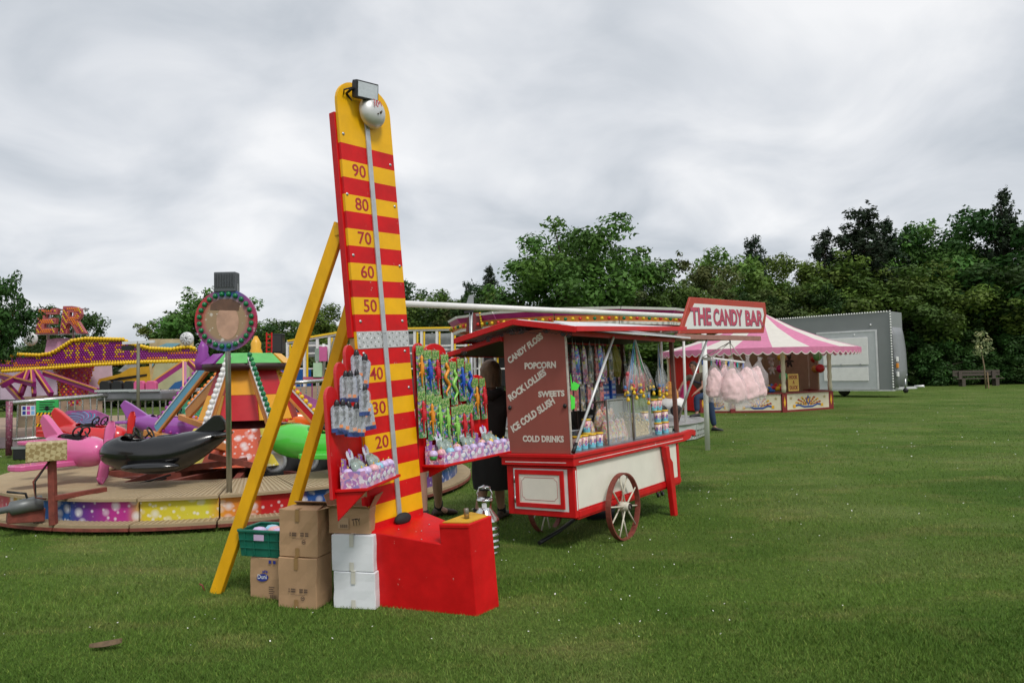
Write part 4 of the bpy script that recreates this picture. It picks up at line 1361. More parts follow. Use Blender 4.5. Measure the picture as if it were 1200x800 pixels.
# prop leg
pr = [(1.74, 0.42), (1.83, 0.42), (1.845, 0.3), (1.9, 0.25), (1.945, -0.31), (1.87, -0.31), (1.82, 0.02), (1.79, 0.21), (1.76, 0.3)]
for xa in (0.018, -0.73):
    MB().prism(pr, xa, xa + 0.055, 'yz').build('prop_leg', CARTRED, cart, 0.005)
# wheels
def wheel(x, y, z, r, side):
    mb = MB()
    n = 40
    prof = [(r - 0.014, -0.024), (r, -0.024), (r, 0.024), (r - 0.014, 0.024), (r - 0.014, -0.024)]
    Mw = Matrix.Translation((x, y, z)) @ Matrix.Rotation(R(90), 4, 'Y')
    mb.lathe(prof, n, 0, Mw, False)
    wh = mb.build('wheel', RUST, cart)
    mb = MB().lathe([(0.0, -0.05), (0.03, -0.05), (0.045, -0.03), (0.045, 0.02), (0.034, 0.035), (0.034, 0.06), (0.0, 0.06)], 16, 0, Mw)
    mb.build('hub', M('hub_white', (0.62, 0.58, 0.48), 0.5, var=0.2, scale=20), wh)
    MB().lathe([(0.02, 0.061), (0.03, 0.061), (0.03, 0.072), (0.02, 0.072)], 14, 0, Mw).build('hub_cap', DARK, wh)
    for k in range(10):
        a = 2 * PI * (k + 0.3) / 10
        s_ = 0.02 if k % 2 else -0.025
        p0 = Mw @ Vector((0.04 * math.cos(a), 0.04 * math.sin(a), s_))
        p1 = Mw @ Vector(((r - 0.008) * math.cos(a), (r - 0.008) * math.sin(a), s_ * 0.25))
        MB().tube([p0, p1], 0.0075, 6).build('spoke', M('spoke_white', (0.6, 0.56, 0.45), 0.55, var=0.25, scale=25), wh)
wheel(0.085, 0.705, -0.012, 0.297, 1)
wheel(-0.735, 0.705, -0.012, 0.297, -1)
mb = MB().tube([(0.06, 0.705, -0.012), (-0.71, 0.705, -0.012)], 0.018, 8)
mb.box((-0.5, 0.25, -0.06), (-0.16, 0.31, -0.018)).box((-0.45, 0.3, -0.02), (-0.4, 1.9, -0.003)).box((-0.22, 0.3, -0.02), (-0.17, 1.9, -0.003))
mb.box((-0.5, 0.66, -0.05), (-0.12, 0.74, -0.02))
mb.build('chassis', DARK, cart)
mb = MB().box((0.004, 0.6, 0.06), (0.02, 0.82, 0.11))
mb.build('axle_block', CARTRED, cart)
mb = MB()
for y in (1.62, 1.72):
    mb.tube([(0, y, -0.02), (0.0, y + 0.02, -0.07), (0, y + 0.05, -0.07), (0, y + 0.05, -0.04)], 0.012, 6)
mb.build('hook', BLACK, cart)
# corner posts, back wall, ceiling
POST = M('post_timber', (0.17, 0.07, 0.055), 0.5, var=0.2, scale=14)
for x, y in ((-0.045, 2.26), (-0.64, 2.26), (-0.64, 0.02)):
    MB().box((x, y, 0.523), (x + 0.04, y + 0.04, 1.54)).build('corner_post', POST, cart)
MB().box((-0.655, 0.9, 0.523), (-0.642, 2.25, 1.54)).build('back_wall', DARK, cart)
MB().box((-0.64, 0.03, 1.525), (-0.03, 2.29, 1.54)).build('ceiling', DARK, cart)
MB().box((-0.62, 0.05, 0.5225), (-0.002, 2.3, 0.528)).build('counter_top', M('steel_counter', (0.3, 0.3, 0.31), 0.35, 0.7), cart)
# brown board with lettering
bd = MB().box((-0.64, -0.002, 0.5235), (-0.008, 0.014, 1.58))
bd = bd.build('price_board', BROWN, cart, 0.002)
MB().box((-0.0075, -0.004, 0.524), (0.003, 0.016, 1.53)).build('edge_strip', M('pale_worn_edge', (0.5, 0.45, 0.4), 0.6, var=0.3, scale=20), bd)
LET = M('cream_lettering', (0.72, 0.68, 0.6), 0.6)
for s_, p0, p1, cap in (('CANDY FLOSS', (-0.583, 1.30), (-0.214, 1.5), 0.06), ('POPCORN', (-0.426, 1.246), (-0.106, 1.24), 0.058), ('ROCK LOLLIES', (-0.592, 0.972), (-0.2, 1.19), 0.064),
                        ('SWEETS', (-0.299, 1.0), (-0.036, 1.0), 0.052), ('ICE COLD SLUSH', (-0.578, 0.70), (-0.13, 0.945), 0.066), ('COLD DRINKS', (-0.483, 0.622), (-0.067, 0.618), 0.056)):
    MB().text(s_, (p0[0], -0.002, p0[1]), (p1[0], -0.002, p1[1]), cap, (0, -1, 0), bold=0.05, lift=0.0, thick=0.0015).build('lettering', LET, bd)
for x in (-0.598, -0.036):
    MB().sphere((x, -0.012, 0.92), (0.019, 0.012, 0.019), 12, 8).build('knob', BLACK, bd)
# roof: two slopes of white sheet with red fascia boards
RX, RZT = -0.43, 1.668
EL, ER = (-1.08, 1.556), (0.185, 1.552)
Y0, Y1 = -0.15, 2.32
mb = MB()
for (xa, za), (xb, zb) in ((EL, (RX, RZT)), ((RX, RZT), ER)):
    mb.add([(xa, Y0 + 0.012, za - 0.004), (xb, Y0 + 0.012, zb - 0.004), (xb, Y1, zb - 0.004), (xa, Y1, za - 0.004), (xa, Y0 + 0.012, za - 0.02), (xb, Y0 + 0.012, zb - 0.02), (xb, Y1, zb - 0.02), (xa, Y1, za - 0.02)],
           [(0, 1, 2, 3), (7, 6, 5, 4), (0, 4, 5, 1), (1, 5, 6, 2), (2, 6, 7, 3), (3, 7, 4, 0)])
roof = mb.build('roof', ALU, cart)
mb = MB().box((RX - 0.05, Y0 + 0.02, RZT - 0.003), (RX + 0.05, Y1, RZT + 0.004))
mb.build('ridge_strip', ALU, roof)
for (xa, za), (xb, zb) in ((EL, (RX, RZT)), ((RX, RZT), ER)):
    mb = MB()
    mb.add([(xa, Y0, za - 0.042), (xb, Y0, zb - 0.042), (xb, Y0, zb + 0.008), (xa, Y0, za + 0.008), (xa, Y0 + 0.02, za - 0.042), (xb, Y0 + 0.02, zb - 0.042), (xb, Y0 + 0.02, zb + 0.008), (xa, Y0 + 0.02, za + 0.008)],
           [(0, 1, 2, 3), (7, 6, 5, 4), (0, 4, 5, 1), (1, 5, 6, 2), (2, 6, 7, 3), (3, 7, 4, 0)])
    mb.build('fascia', CARTRED, roof, 0.003)
mb = MB()
mb.add([(ER[0] - 0.004, Y0 + 0.003, ER[1] - 0.036), (ER[0] + 0.014, Y0 + 0.003, ER[1] - 0.036), (ER[0] + 0.014, Y0 + 0.003, ER[1] + 0.008), (ER[0] - 0.004, Y0 + 0.003, ER[1] + 0.008),
        (ER[0] - 0.004, 2.2, ER[1] + 0.06), (ER[0] + 0.014, 2.2, ER[1] + 0.06), (ER[0] + 0.014, 2.2, ER[1] + 0.105), (ER[0] - 0.004, 2.2, ER[1] + 0.105)],
       [(0, 1, 2, 3), (7, 6, 5, 4), (0, 4, 5, 1), (1, 5, 6, 2), (2, 6, 7, 3), (3, 7, 4, 0)])
mb.build('fascia', CARTRED, roof, 0.003)
MB().box((EL[0] - 0.016, Y0 + 0.003, EL[1] - 0.04), (EL[0] + 0.004, Y1, EL[1] + 0.005)).build('fascia', CARTRED, roof, 0.003)
# raised front flap sheet above the serving side
mb = MB()
mb.add([(-0.12, 0.02, 1.64), (ER[0] - 0.005, Y0 + 0.02, ER[1] + 0.002), (ER[0] - 0.005, 2.2, ER[1] + 0.1), (-0.12, 2.2, 1.672),
        (-0.12, 0.02, 1.628), (ER[0] - 0.005, Y0 + 0.02, ER[1] - 0.01), (ER[0] - 0.005, 2.2, ER[1] + 0.088), (-0.12, 2.2, 1.66)],
       [(0, 1, 2, 3), (7, 6, 5, 4), (0, 4, 5, 1), (1, 5, 6, 2), (2, 6, 7, 3), (3, 7, 4, 0)])
mb.build('roof_flap', ALU, cart)
MB().box((0.0, -0.05, 1.505), (0.022, 2.28, 1.548)).build('lintel', CARTRED, cart, 0.003)
MB().box((-0.66, -0.03, 1.505), (-0.641, 2.28, 1.548)).build('lintel', CARTRED, cart, 0.003)
# side awning frame over the woman
mb = MB().bar((-0.66, -0.02, 1.535), (-1.26, -0.02, 1.43), 0.03, 0.045, 0)
mb.bar((-0.66, 1.9, 1.535), (-1.26, 1.9, 1.43), 0.03, 0.045, 0)
mb.bar((-1.26, -0.035, 1.43), (-1.26, 1.915, 1.43), 0.03, 0.045, 0)
aw = mb.build('awning_frame', CARTRED, cart, 0.003)
MB().add([(-0.66, 0.0, 1.53), (-1.25, 0.0, 1.425), (-1.25, 1.9, 1.425), (-0.66, 1.9, 1.53), (-0.66, 0.0, 1.52), (-1.25, 0.0, 1.415), (-1.25, 1.9, 1.415), (-0.66, 1.9, 1.52)],
         [(0, 1, 2, 3), (7, 6, 5, 4), (0, 4, 5, 1), (1, 5, 6, 2), (2, 6, 7, 3), (3, 7, 4, 0)]).build('awning_sheet', DARK, aw)
# wrought-iron scrolls under the gable
IRON = M('wrought_iron', (0.03, 0.026, 0.025), 0.5, 0.3)
def scroll(x, z, s, fl=1):
    mb = MB()
    for sg in (-1, 1):
        pts = [(x + sg * s * (0.25 + (1 - i / 22) * 0.6 * math.cos(i * 0.42)), Y0 + 0.03, z + fl * s * ((1 - i / 22) * 0.6 * math.sin(i * 0.42))) for i in range(20)]
        mb.tube(pts, 0.0045, 5, cap=False)
    mb.build('iron_scroll', IRON, roof)
for x, z, s in ((-0.72, 1.52, 0.04), (-0.46, 1.565, 0.055), (-0.36, 1.565, 0.055), (-0.11, 1.545, 0.04), (0.1, 1.49, 0.042), (0.05, 1.505, 0.03)):
    scroll(x, z, s)
scroll(-1.0, 1.42, 0.04)
mb = MB()
for i in range(36):
    x = -0.95 + i * 0.031
    z = 1.515 + 0.045 * (1 - abs(x + 0.42) / 0.6) + 0.01 * math.sin(i * 1.0)
    mb.tube([(x - 0.013, Y0 + 0.03, z), (x + 0.013, Y0 + 0.03, z + (0.004 if i % 2 else -0.004))], 0.004, 4)
o = mb.build('iron_chain', IRON, roof)
o['kind'] = 'stuff'
# aluminium props of the flaps
GREYM = M('grey_strut', (0.5, 0.5, 0.5), 0.35, 0.6, var=0.1)
mb = MB().tube([K.hit(719, 395, 0, 0.03), K.hit(675, 520, 0, 0.03)], 0.0125, 10)
st = mb.build('flap_strut', ALU, cart)
MB().tube([K.hit(675.5, 519, 0, 0.03), K.hit(671.5, 530, 0, 0.03)], [0.014, 0.018], 10).build('strut_foot', BLACK, st)
# end flap carrying the sign
sgn0, sgn1 = W(797, 391, 7.8), W(895, 390, 8.8)
SD = (sgn1 - sgn0)
SF = frame_xz((SD.x, SD.y, 0), (-0.02, 0, 1), sgn0)
def sx(u, v):
    h = SF.hit(u, v, 1, 0)
    return (h.x, h.z)
pt = thing('sign_probe', 'x', 'x')
bpy.data.objects.remove(pt)
outl = [sx(796, 391), sx(895.3, 390), sx(898.3, 367.5), sx(896.8, 354.5), sx(809, 348), sx(800, 377)]
KI = K.I
SM = KI @ SF.M
REDSIGN = M('orange_red_sign_frame', (0.42, 0.045, 0.022), 0.45, var=0.1)
sg = MB().prism(outl, 0.0, 0.03, 'xz', 0, SM).build('sign', REDSIGN, cart, 0.004)
inn = [sx(801.5, 385.5), sx(891.5, 385), sx(895, 369), sx(893.5, 361), sx(813.5, 355.5), sx(805.5, 373)]
MB().prism(inn, -0.004, 0.002, 'xz', 0, SM).build('sign_panel', M('sign_white', (0.74, 0.73, 0.71), 0.4, var=0.03), sg)
Nn = (SM.to_3x3() @ Vector((0, -1, 0)))
def sp(u, v):
    a, b = sx(u, v)
    return SM @ Vector((a, -0.004, b))
SIGNPINK = M('sign_pink_letter', (0.5, 0.07, 0.12), 0.5)
NAVY = M('sign_shadow_navy', (0.04, 0.04, 0.1), 0.5)
for txt, u0, u1, v0, v1, c0, c1 in (('THE', 809.5, 833, 381, 381.2, 359.5, 0), ('CANDY', 836, 870, 381.3, 381.8, 361, 0), ('BAR', 873.5, 894, 381.8, 381.8, 363, 0)):
    p0, p1 = sp(u0, v0), sp(u1, v1)
    cap = (sp(u0, c0) - p0).length * 0.98
    MB().text(txt, p0 + SM.to_3x3() @ Vector((0.006, 0, -0.006)), p1 + SM.to_3x3() @ Vector((0.012, 0, -0.006)), cap, Nn, bold=0.045, lift=0.0, thick=0.001).build('lettering', NAVY, sg)
    MB().text(txt, p0, p1, cap, Nn, bold=0.035, lift=0.0015, thick=0.0015).build('lettering', SIGNPINK, sg)
mb = MB()
lo0, lo1 = SM @ Vector((-0.06, 0, 0)), SM @ Vector((SD.length * 0.99, 0, 0))
p = [SM @ Vector(q) for q in ((-0.06, 0.015, -0.062), (1.56, 0.015, -0.055), (1.56, 0.035, -0.0005), (-0.06, 0.035, -0.0005))]
mb.bar(SM @ Vector((-0.06, 0.012, -0.03)), SM @ Vector((1.55, 0.012, -0.03)), 0.03, 0.055)
fl_ = mb.build('flap_edge', M('pinkish_timber', (0.33, 0.16, 0.13), 0.6, var=0.15, scale=10), cart)
mb = MB()
q0, q1 = SM @ Vector((-0.06, 0.03, -0.04)), SM @ Vector((1.55, 0.03, -0.04))
q2, q3 = SM @ Vector((1.3, 0.85, -0.02)), SM @ Vector((-0.15, 0.85, 0.0))
up_ = Vector((0, 0, 0.02))
mb.add([q0, q1, q2, q3, q0 + up_, q1 + up_, q2 + up_, q3 + up_], [(3, 2, 1, 0), (4, 5, 6, 7), (0, 1, 5, 4), (1, 2, 6, 5), (2, 3, 7, 6), (3, 0, 4, 7)])
mb.build('end_flap', BROWN, cart)
e0 = SM @ Vector((SF.hit(829, 398, 1, 0.02).x, 0.02, -0.05))
e1 = Vector(K.hit(790, 505, 0, -0.05))
st = MB().tube([e0, e0 + (e1 - e0) * 0.86], 0.0135, 10).build('flap_strut', GREYM, cart)
MB().tube([e0 + (e1 - e0) * 0.86, e1], [0.015, 0.02], 10).build('strut_foot', BLACK, st)

# ------------------------------------------------------------------ goods in the cart
TUBPINK = print_mat('pink_tub_print', [(0.72, 0.55, 0.5), (0.72, 0.5, 0.46), (0.7, 0.3, 0.34), (0.75, 0.6, 0.55), (0.74, 0.56, 0.52)], 50)
def tub():
    t = thing('candy_floss_tub', 'x', 'tub', IDF, (0, 0, 0), 'candy floss tubs on the cart counter', local=True)
    MB().lathe([(0.0, 0), (0.034, 0), (0.0415, 0.108), (0.0, 0.108)], 18).build('tub', TUBPINK, t)
    MB().lathe([(0.0347, 0.002), (0.0378, 0.045), (0.038, 0.046), (0.0373, 0.03)], 18).build('print', M('cyan_tub_print', (0.18, 0.55, 0.68), 0.4, var=0.2, scale=60), t)
    mb = MB()
    for k in range(6):
        a = k * PI / 3
        mb.add([(1.03 * r_ * math.cos(a + da), 1.03 * r_ * math.sin(a + da), z) for r_, da, z in ((0.0375, -0.3, 0.035), (0.0375, 0.25, 0.03), (0.04, 0.3, 0.075), (0.04, -0.1, 0.08))], [(0, 1, 2, 3)])
    mb.build('logo_print', print_mat('tub_logo_print', [(0.6, 0.05, 0.2), (0.05, 0.12, 0.5), (0.6, 0.1, 0.3), (0.7, 0.6, 0.6)], 90), t, recalc=False)
    MB().lathe([(0.0, 0.1085), (0.044, 0.1085), (0.045, 0.121), (0.041, 0.124), (0.0, 0.124)], 18).build('lid', M('yellow_lid', (0.82, 0.52, 0.03), 0.4), t)
    return t
tb = tub()
TUBS = [(-0.07, 0.215, 0, 'first tub at the front left end by the brown board'), (-0.09, 0.365, 0, 'second tub from the brown board in the front row'), (-0.09, 0.505, 0, 'third tub from the brown board in the front row'),
        (-0.09, 0.64, 0, 'last tub of the front row, beside the glass screen'), (-0.2, 0.24, 0, 'tub hidden behind the first front tub'), (-0.2, 0.24, 1, 'tub raised on another one, close to the brown board'),
        (-0.2, 0.62, 0, 'tub hidden behind the third front tub'), (-0.2, 0.62, 1, 'tub raised on another behind the third front tub'),
        (-0.1, 1.97, 0, 'lower left tub of the far stack beside the popcorn cabinet'), (-0.1, 2.15, 0, 'lower right tub of the far stack at the cart end'), (-0.1, 1.97, 1, 'middle left tub of the far stack'), (-0.1, 2.15, 1, 'middle right tub of the far stack'),
        (-0.13, 1.95, 2, 'top left tub of the far stack'), (-0.13, 2.08, 2, 'top right tub of the far stack'), (-0.2, 1.86, 0, 'bottom tub half hidden left of the far stack'), (-0.2, 1.86, 1, 'middle tub half hidden left of the far stack')]
for i, (x, y, k, label) in enumerate(TUBS):
    m_ = K.M @ Matrix.Translation((x, y, 0.529 + 0.1245 * k)) @ Matrix.Rotation(rnd.random() * 6, 4, 'Z')
    label = 'pink and blue ' + label.replace('at the left end of the far', 'of the far')
    if i == 0:
        tb.matrix_world = m_
        tb['label'] = label
    else:
        dup(tb, m_, label)
# cooking pot behind the tubs
t = thing('steel_pan', 'round steel pan behind the tubs at the left end of the counter', 'pan', K, (-0.4, 0.42, 0.529))
MB().lathe([(0.0, 0.53), (0.14, 0.53), (0.145, 0.68), (0.155, 0.683), (0.14, 0.685), (0.135, 0.54), (0, 0.54)], 24, 0, Matrix.Translation((-0.36, 0.46, 0))).build('bowl', STEEL, t)
MB().lathe([(0.152, 0.678), (0.162, 0.682), (0.152, 0.69)], 24, 0, Matrix.Translation((-0.36, 0.46, 0))).build('rim', STEEL, t)
# black box below the hanging bags
t = thing('black_cabinet', 'matt black cabinet behind the tubs, under the hanging sweets', 'cabinet', K, (-0.45, 0.6, 0.529))
MB().box((-0.6, 0.12, 0.53), (-0.47, 0.86, 0.915)).build('cabinet', BLACK, t, 0.004)
MB().box((-0.469, 0.16, 0.56), (-0.465, 0.82, 0.88)).build('door', M('black_door', (0.008, 0.008, 0.009), 0.5), t)
# glass screen and sweet bags
t = thing('glass_screen', 'steel framed glass screen standing on the counter in front of bagged sweets', 'screen', K, (-0.05, 0.98, 0.529))
MB().box((-0.052, 0.755, 0.54), (-0.048, 1.22, 0.935)).build('pane', GLASS, t)
mb = MB()
for y0_, y1_, z0_, z1_ in ((0.745, 0.757, 0.529, 0.945), (1.218, 1.23, 0.529, 0.945), (0.757, 1.218, 0.529, 0.541), (0.757, 1.218, 0.933, 0.945)):
    mb.box((-0.058, y0_, z0_), (-0.042, y1_, z1_))
mb.build('frame', STEEL, t)
SWEETB = print_mat('mixed_sweets', [(0.6, 0.3, 0.08), (0.65, 0.45, 0.35), (0.55, 0.1, 0.1), (0.7, 0.6, 0.5), (0.6, 0.25, 0.3), (0.35, 0.45, 0.15), (0.7, 0.5, 0.15), (0.3, 0.35, 0.5)], 60, 0.3)
CELLO = M('cellophane', (0.85, 0.87, 0.9), 0.08, alpha=0.13, bump=0.6, bscale=40, var=0.02)
def sweet_cone():
    t = thing('bag_of_sweets', 'x', 'bag', IDF, (0, 0, 0), 'cellophane bags of sweets behind the glass', local=True)
    ra = random.Random(5)
    mb = MB()
    rings = []
    for r_, z in ((0.045, 0.0), (0.058, 0.05), (0.05, 0.13), (0.028, 0.2), (0.01, 0.22)):
        rings.append([((r_ * (1 + 0.25 * ra.uniform(-1, 1))) * math.cos(k * PI / 5), (r_ * (1 + 0.25 * ra.uniform(-1, 1))) * math.sin(k * PI / 5), z) for k in range(10)])
    mb.loft(rings, 0, False)
    mb.build('bag', SWEETB, t)
    mb = MB()
    mb.loft([[(1.1 * x, 1.1 * y, z * 1.03 - 0.002) for x, y, z in r_] for r_ in rings] + [[(0.035 * math.cos(k * PI / 5 + 0.3) * ra.uniform(0.6, 1.2), 0.035 * math.sin(k * PI / 5 + 0.3) * ra.uniform(0.6, 1.2), 0.27) for k in range(10)]], 0, False, False)
    mb.build('wrapper', CELLO, t)
    return t
sb = sweet_cone()
for i, (x, y, z, label) in enumerate([(-0.13, 0.84, 0, 'lowest left bag'), (-0.13, 0.965, 0, 'second bag from the left in the bottom row'), (-0.13, 1.09, 0, 'third bag from the left in the bottom row'), (-0.13, 1.18, 0, 'rightmost bag of the bottom row'),
                                     (-0.22, 0.9, 0.11, 'upper left bag'), (-0.22, 1.03, 0.12, 'upper middle bag'), (-0.22, 1.15, 0.1, 'upper right bag'), (-0.26, 0.8, 0.0, 'rear left bag')]):
    m_ = K.M @ Matrix.Translation((x, y, 0.53 + z)) @ Matrix.Rotation(rnd.random() * 6, 4, 'Z')
    label += ' of mixed sweets behind the glass screen'
    if i == 0:
        sb.matrix_world = m_
        sb['label'] = label
    else:
        dup(sb, m_, label)
# popcorn cabinet
t = thing('popcorn_cabinet', 'steel and glass cabinet half full of pale popcorn in the middle of the counter', 'cabinet', K, (-0.2, 1.5, 0.529))
mb = MB()
for x in (-0.34, -0.075):
    for y in (1.32, 1.7):
        mb.box((x, y, 0.53), (x + 0.02, y + 0.02, 0.98))
for z in (0.53, 0.72, 0.96):
    if z != 0.72:
        mb.box((-0.335, 1.325, z), (-0.06, 1.715, z + 0.02))
mb.box((-0.34, 1.341, 0.55), (-0.336, 1.699, 0.96))
mb.build('frame', STEEL, t, 0.002)
MB().box((-0.064, 1.341, 0.551), (-0.061, 1.699, 0.959)).build('pane', GLASS, t)
mb = MB()
pr_ = random.Random(11)
for k in range(420):
    x, y = pr_.uniform(-0.3, -0.07), pr_.uniform(1.35, 1.69)
    z = pr_.uniform(0.56, 0.73 + 0.06 * math.sin(y * 14)) if x < -0.085 else pr_.uniform(0.555, 0.74)
    s_ = pr_.uniform(0.009, 0.014)
    mb.sphere((x, y, z), (s_, s_ * pr_.uniform(0.7, 1.1), s_), 5, 3, 0, None, False)
o = mb.build('popcorn', M('popcorn', (0.66, 0.55, 0.3), 0.8, var=0.2, scale=40), t, recalc=False)
o['kind'] = 'stuff'
MB().box((-0.32, 1.345, 0.552), (-0.085, 1.695, 0.69)).build('popcorn_bed', M('popcorn_bed', (0.5, 0.4, 0.2), 0.8), t)
# hanging bags of sweets: five looks
HB = [print_mat('blue_sweet_print', [(0.02, 0.05, 0.45), (0.05, 0.2, 0.7), (0.7, 0.05, 0.3), (0.3, 0.7, 0.08), (0.75, 0.7, 0.7), (0.02, 0.06, 0.4)], 45, 0.2),
      print_mat('pink_sweet_print', [(0.6, 0.2, 0.35), (0.5, 0.45, 0.45), (0.25, 0.05, 0.2), (0.65, 0.5, 0.1), (0.12, 0.04, 0.1), (0.5, 0.1, 0.2)], 45, 0.2),
      print_mat('red_sweet_print', [(0.45, 0.02, 0.03), (0.6, 0.1, 0.08), (0.15, 0.02, 0.02), (0.65, 0.5, 0.45), (0.3, 0.02, 0.05)], 45, 0.2),
      print_mat('dark_sweet_print', [(0.05, 0.03, 0.03), (0.12, 0.1, 0.05), (0.3, 0.2, 0.08), (0.04, 0.04, 0.1), (0.45, 0.42, 0.4), (0.06, 0.12, 0.05)], 45, 0.2),
      print_mat('green_yellow_print', [(0.25, 0.26, 0.03), (0.1, 0.12, 0.02), (0.4, 0.34, 0.05), (0.06, 0.06, 0.02)], 30, 0.25)]
def hang_bag():
    t = thing('hanging_sweet_bag', 'x', 'sweet bag', IDF, (0, 0, 0), 'sweet bags hanging inside the cart', local=True)
    ra = random.Random(21)
    rings = []
    for z, w_, dp in ((0, 0.012, 0.008), (-0.03, 0.026, 0.012), (-0.1, 0.034, 0.018), (-0.2, 0.036, 0.02), (-0.3, 0.034, 0.016), (-0.34, 0.036, 0.004)):
        rings.append([(w_ * math.cos(k * PI / 5) * ra.uniform(0.8, 1.15), dp * math.sin(k * PI / 5) * ra.uniform(0.7, 1.3), z) for k in range(10)])
    MB().loft(rings, 0, False).build('bag', HB[0], t)
    ra = random.Random(22)
    MB().loft([[(x * 1.12, y * 1.15, z * 1.01) for x, y, z in r_] for r_ in rings], 0, False).build('wrapper', CELLO, t)
    MB().tube([(0, 0, -0.005), (0, 0, 0.06)], 0.0025, 5).build('loop', STEEL, t)
    return t
hb = hang_bag()
NM = ['blue and white', 'pink and pale', 'dark red', 'dark mixed', 'yellow green']
k_ = 0
WHERE = {0: 'upper hanging row', 1: 'lower hanging row', 2: 'rear hanging row'}
ORD = ['first', 'second', 'third', 'fourth', 'fifth', 'sixth', 'seventh', 'eighth', 'ninth', 'tenth', 'eleventh', 'twelfth', 'thirteenth', 'fourteenth', 'fifteenth', 'sixteenth']
for row, (x, ztop, ys) in enumerate(((-0.16, 1.455, np.arange(0.14, 1.15, 0.105)), (-0.2, 1.2, np.arange(0.17, 1.0, 0.1)), (-0.42, 1.44, np.arange(0.2, 2.2, 0.13)))):
    for j, y in enumerate(ys):
        look = [0, 0, 1, 0, 1, 3, 2, 0, 1, 3][j % 10] if row == 0 else ([2, 0, 2, 2, 3, 2, 1, 3][j % 8] if row == 1 else [3, 2, 1, 3, 2, 3, 4, 4, 3, 4, 4, 3, 2, 3, 4, 3][j % 16])
        m_ = K.M @ Matrix.Translation((x + rnd.uniform(-0.02, 0.02), float(y), ztop + rnd.uniform(-0.03, 0.02))) @ Matrix.Rotation(R(90 + rnd.uniform(-25, 25)), 4, 'Z') @ Matrix.Rotation(R(rnd.uniform(-5, 5)), 4, 'Y')
        label = '%s sweet bag, %s from the brown board in the %s' % (NM[look], ORD[j], WHERE[row])
        if k_ == 0:
            hb.matrix_world = m_
            hb['label'] = label
            t = hb
        else:
            t = dup(hb, m_, label)
        k_ += 1
        setmat([c for c in t.children if c.name.startswith('bag')][0], 0, HB[look])
# blue lolly boxes
t0 = thing('lolly_box', 'x', 'sweet box', IDF, (0, 0, 0), 'small blue lolly boxes in the cart', local=True)
MB().box((-0.045, 0, 0), (0.045, 0.05, 0.095)).build('box', M('blue_box_card', (0.02, 0.09, 0.42), 0.35, var=0.4, scale=40), t0)
mb = MB().box((-0.03, -0.001, 0.06), (0.03, -0.0003, 0.085))
mb.build('print', M('pale_pink_print', (0.65, 0.35, 0.4), 0.4), t0)
MB().box((-0.035, -0.001, 0.012), (0.032, -0.0003, 0.035)).build('print', M('pale_blue_print', (0.3, 0.5, 0.7), 0.4), t0)
k_ = 0
for col, (y, n) in enumerate(((0.72, 3), (0.82, 3), (1.08, 3), (1.18, 4), (1.28, 3))):
    for r_ in range(n):
        m_ = K.M @ Matrix.Translation((-0.24 - 0.02 * (col % 2), y, 0.93 + 0.1 * r_)) @ Matrix.Rotation(R(90), 4, 'Z')
        label = 'small blue lolly box in stack %s from the left, %s' % (['one', 'two', 'three', 'four', 'five'][col], ['at the bottom', 'second up', 'third up', 'at the top'][r_])
        if k_ == 0:
            t0.matrix_world = m_
            t0['label'] = label
        else:
            dup(t0, m_, label)
        k_ += 1
t = thing('shelf_rack', 'dark shelf inside the cart carrying the blue lolly boxes', 'shelf', K, (-0.3, 1.0, 0.91))
MB().box((-0.34, 0.66, 0.915), (-0.18, 1.34, 0.929)).build('shelf', DARK, t)
for y in (0.67, 1.32):
    MB().box((-0.335, y, 0.53), (-0.32, y + 0.015, 0.914)).build('bracket', DARK, t)
# green price tags
for i, (u, v, label) in enumerate(((671, 447, 'bright green arrow shaped price card at the left edge of the serving opening'), (670, 466, 'bright green price card below the arrow shaped one'))):
    p = K.hit(u, v, 0, -0.03)
    o = MB(K.M).prism([(p.y - 0.03, p.z + 0.07), (p.y - 0.01, p.z - 0.02), (p.y + 0.02, p.z + 0.0), (p.y + 0.12, p.z - 0.03), (p.y + 0.06, p.z - 0.075), (p.y - 0.03, p.z - 0.07)] if i == 0 else
                      [(p.y - 0.02, p.z + 0.03), (p.y + 0.05, p.z + 0.0), (p.y + 0.04, p.z - 0.09), (p.y - 0.02, p.z - 0.1)], -0.031, -0.028, 'yz').build('price_card', M('fluorescent_green', (0.08, 0.75, 0.06), 0.6), None)
    tag(o, label, 'price card', 'green price cards')
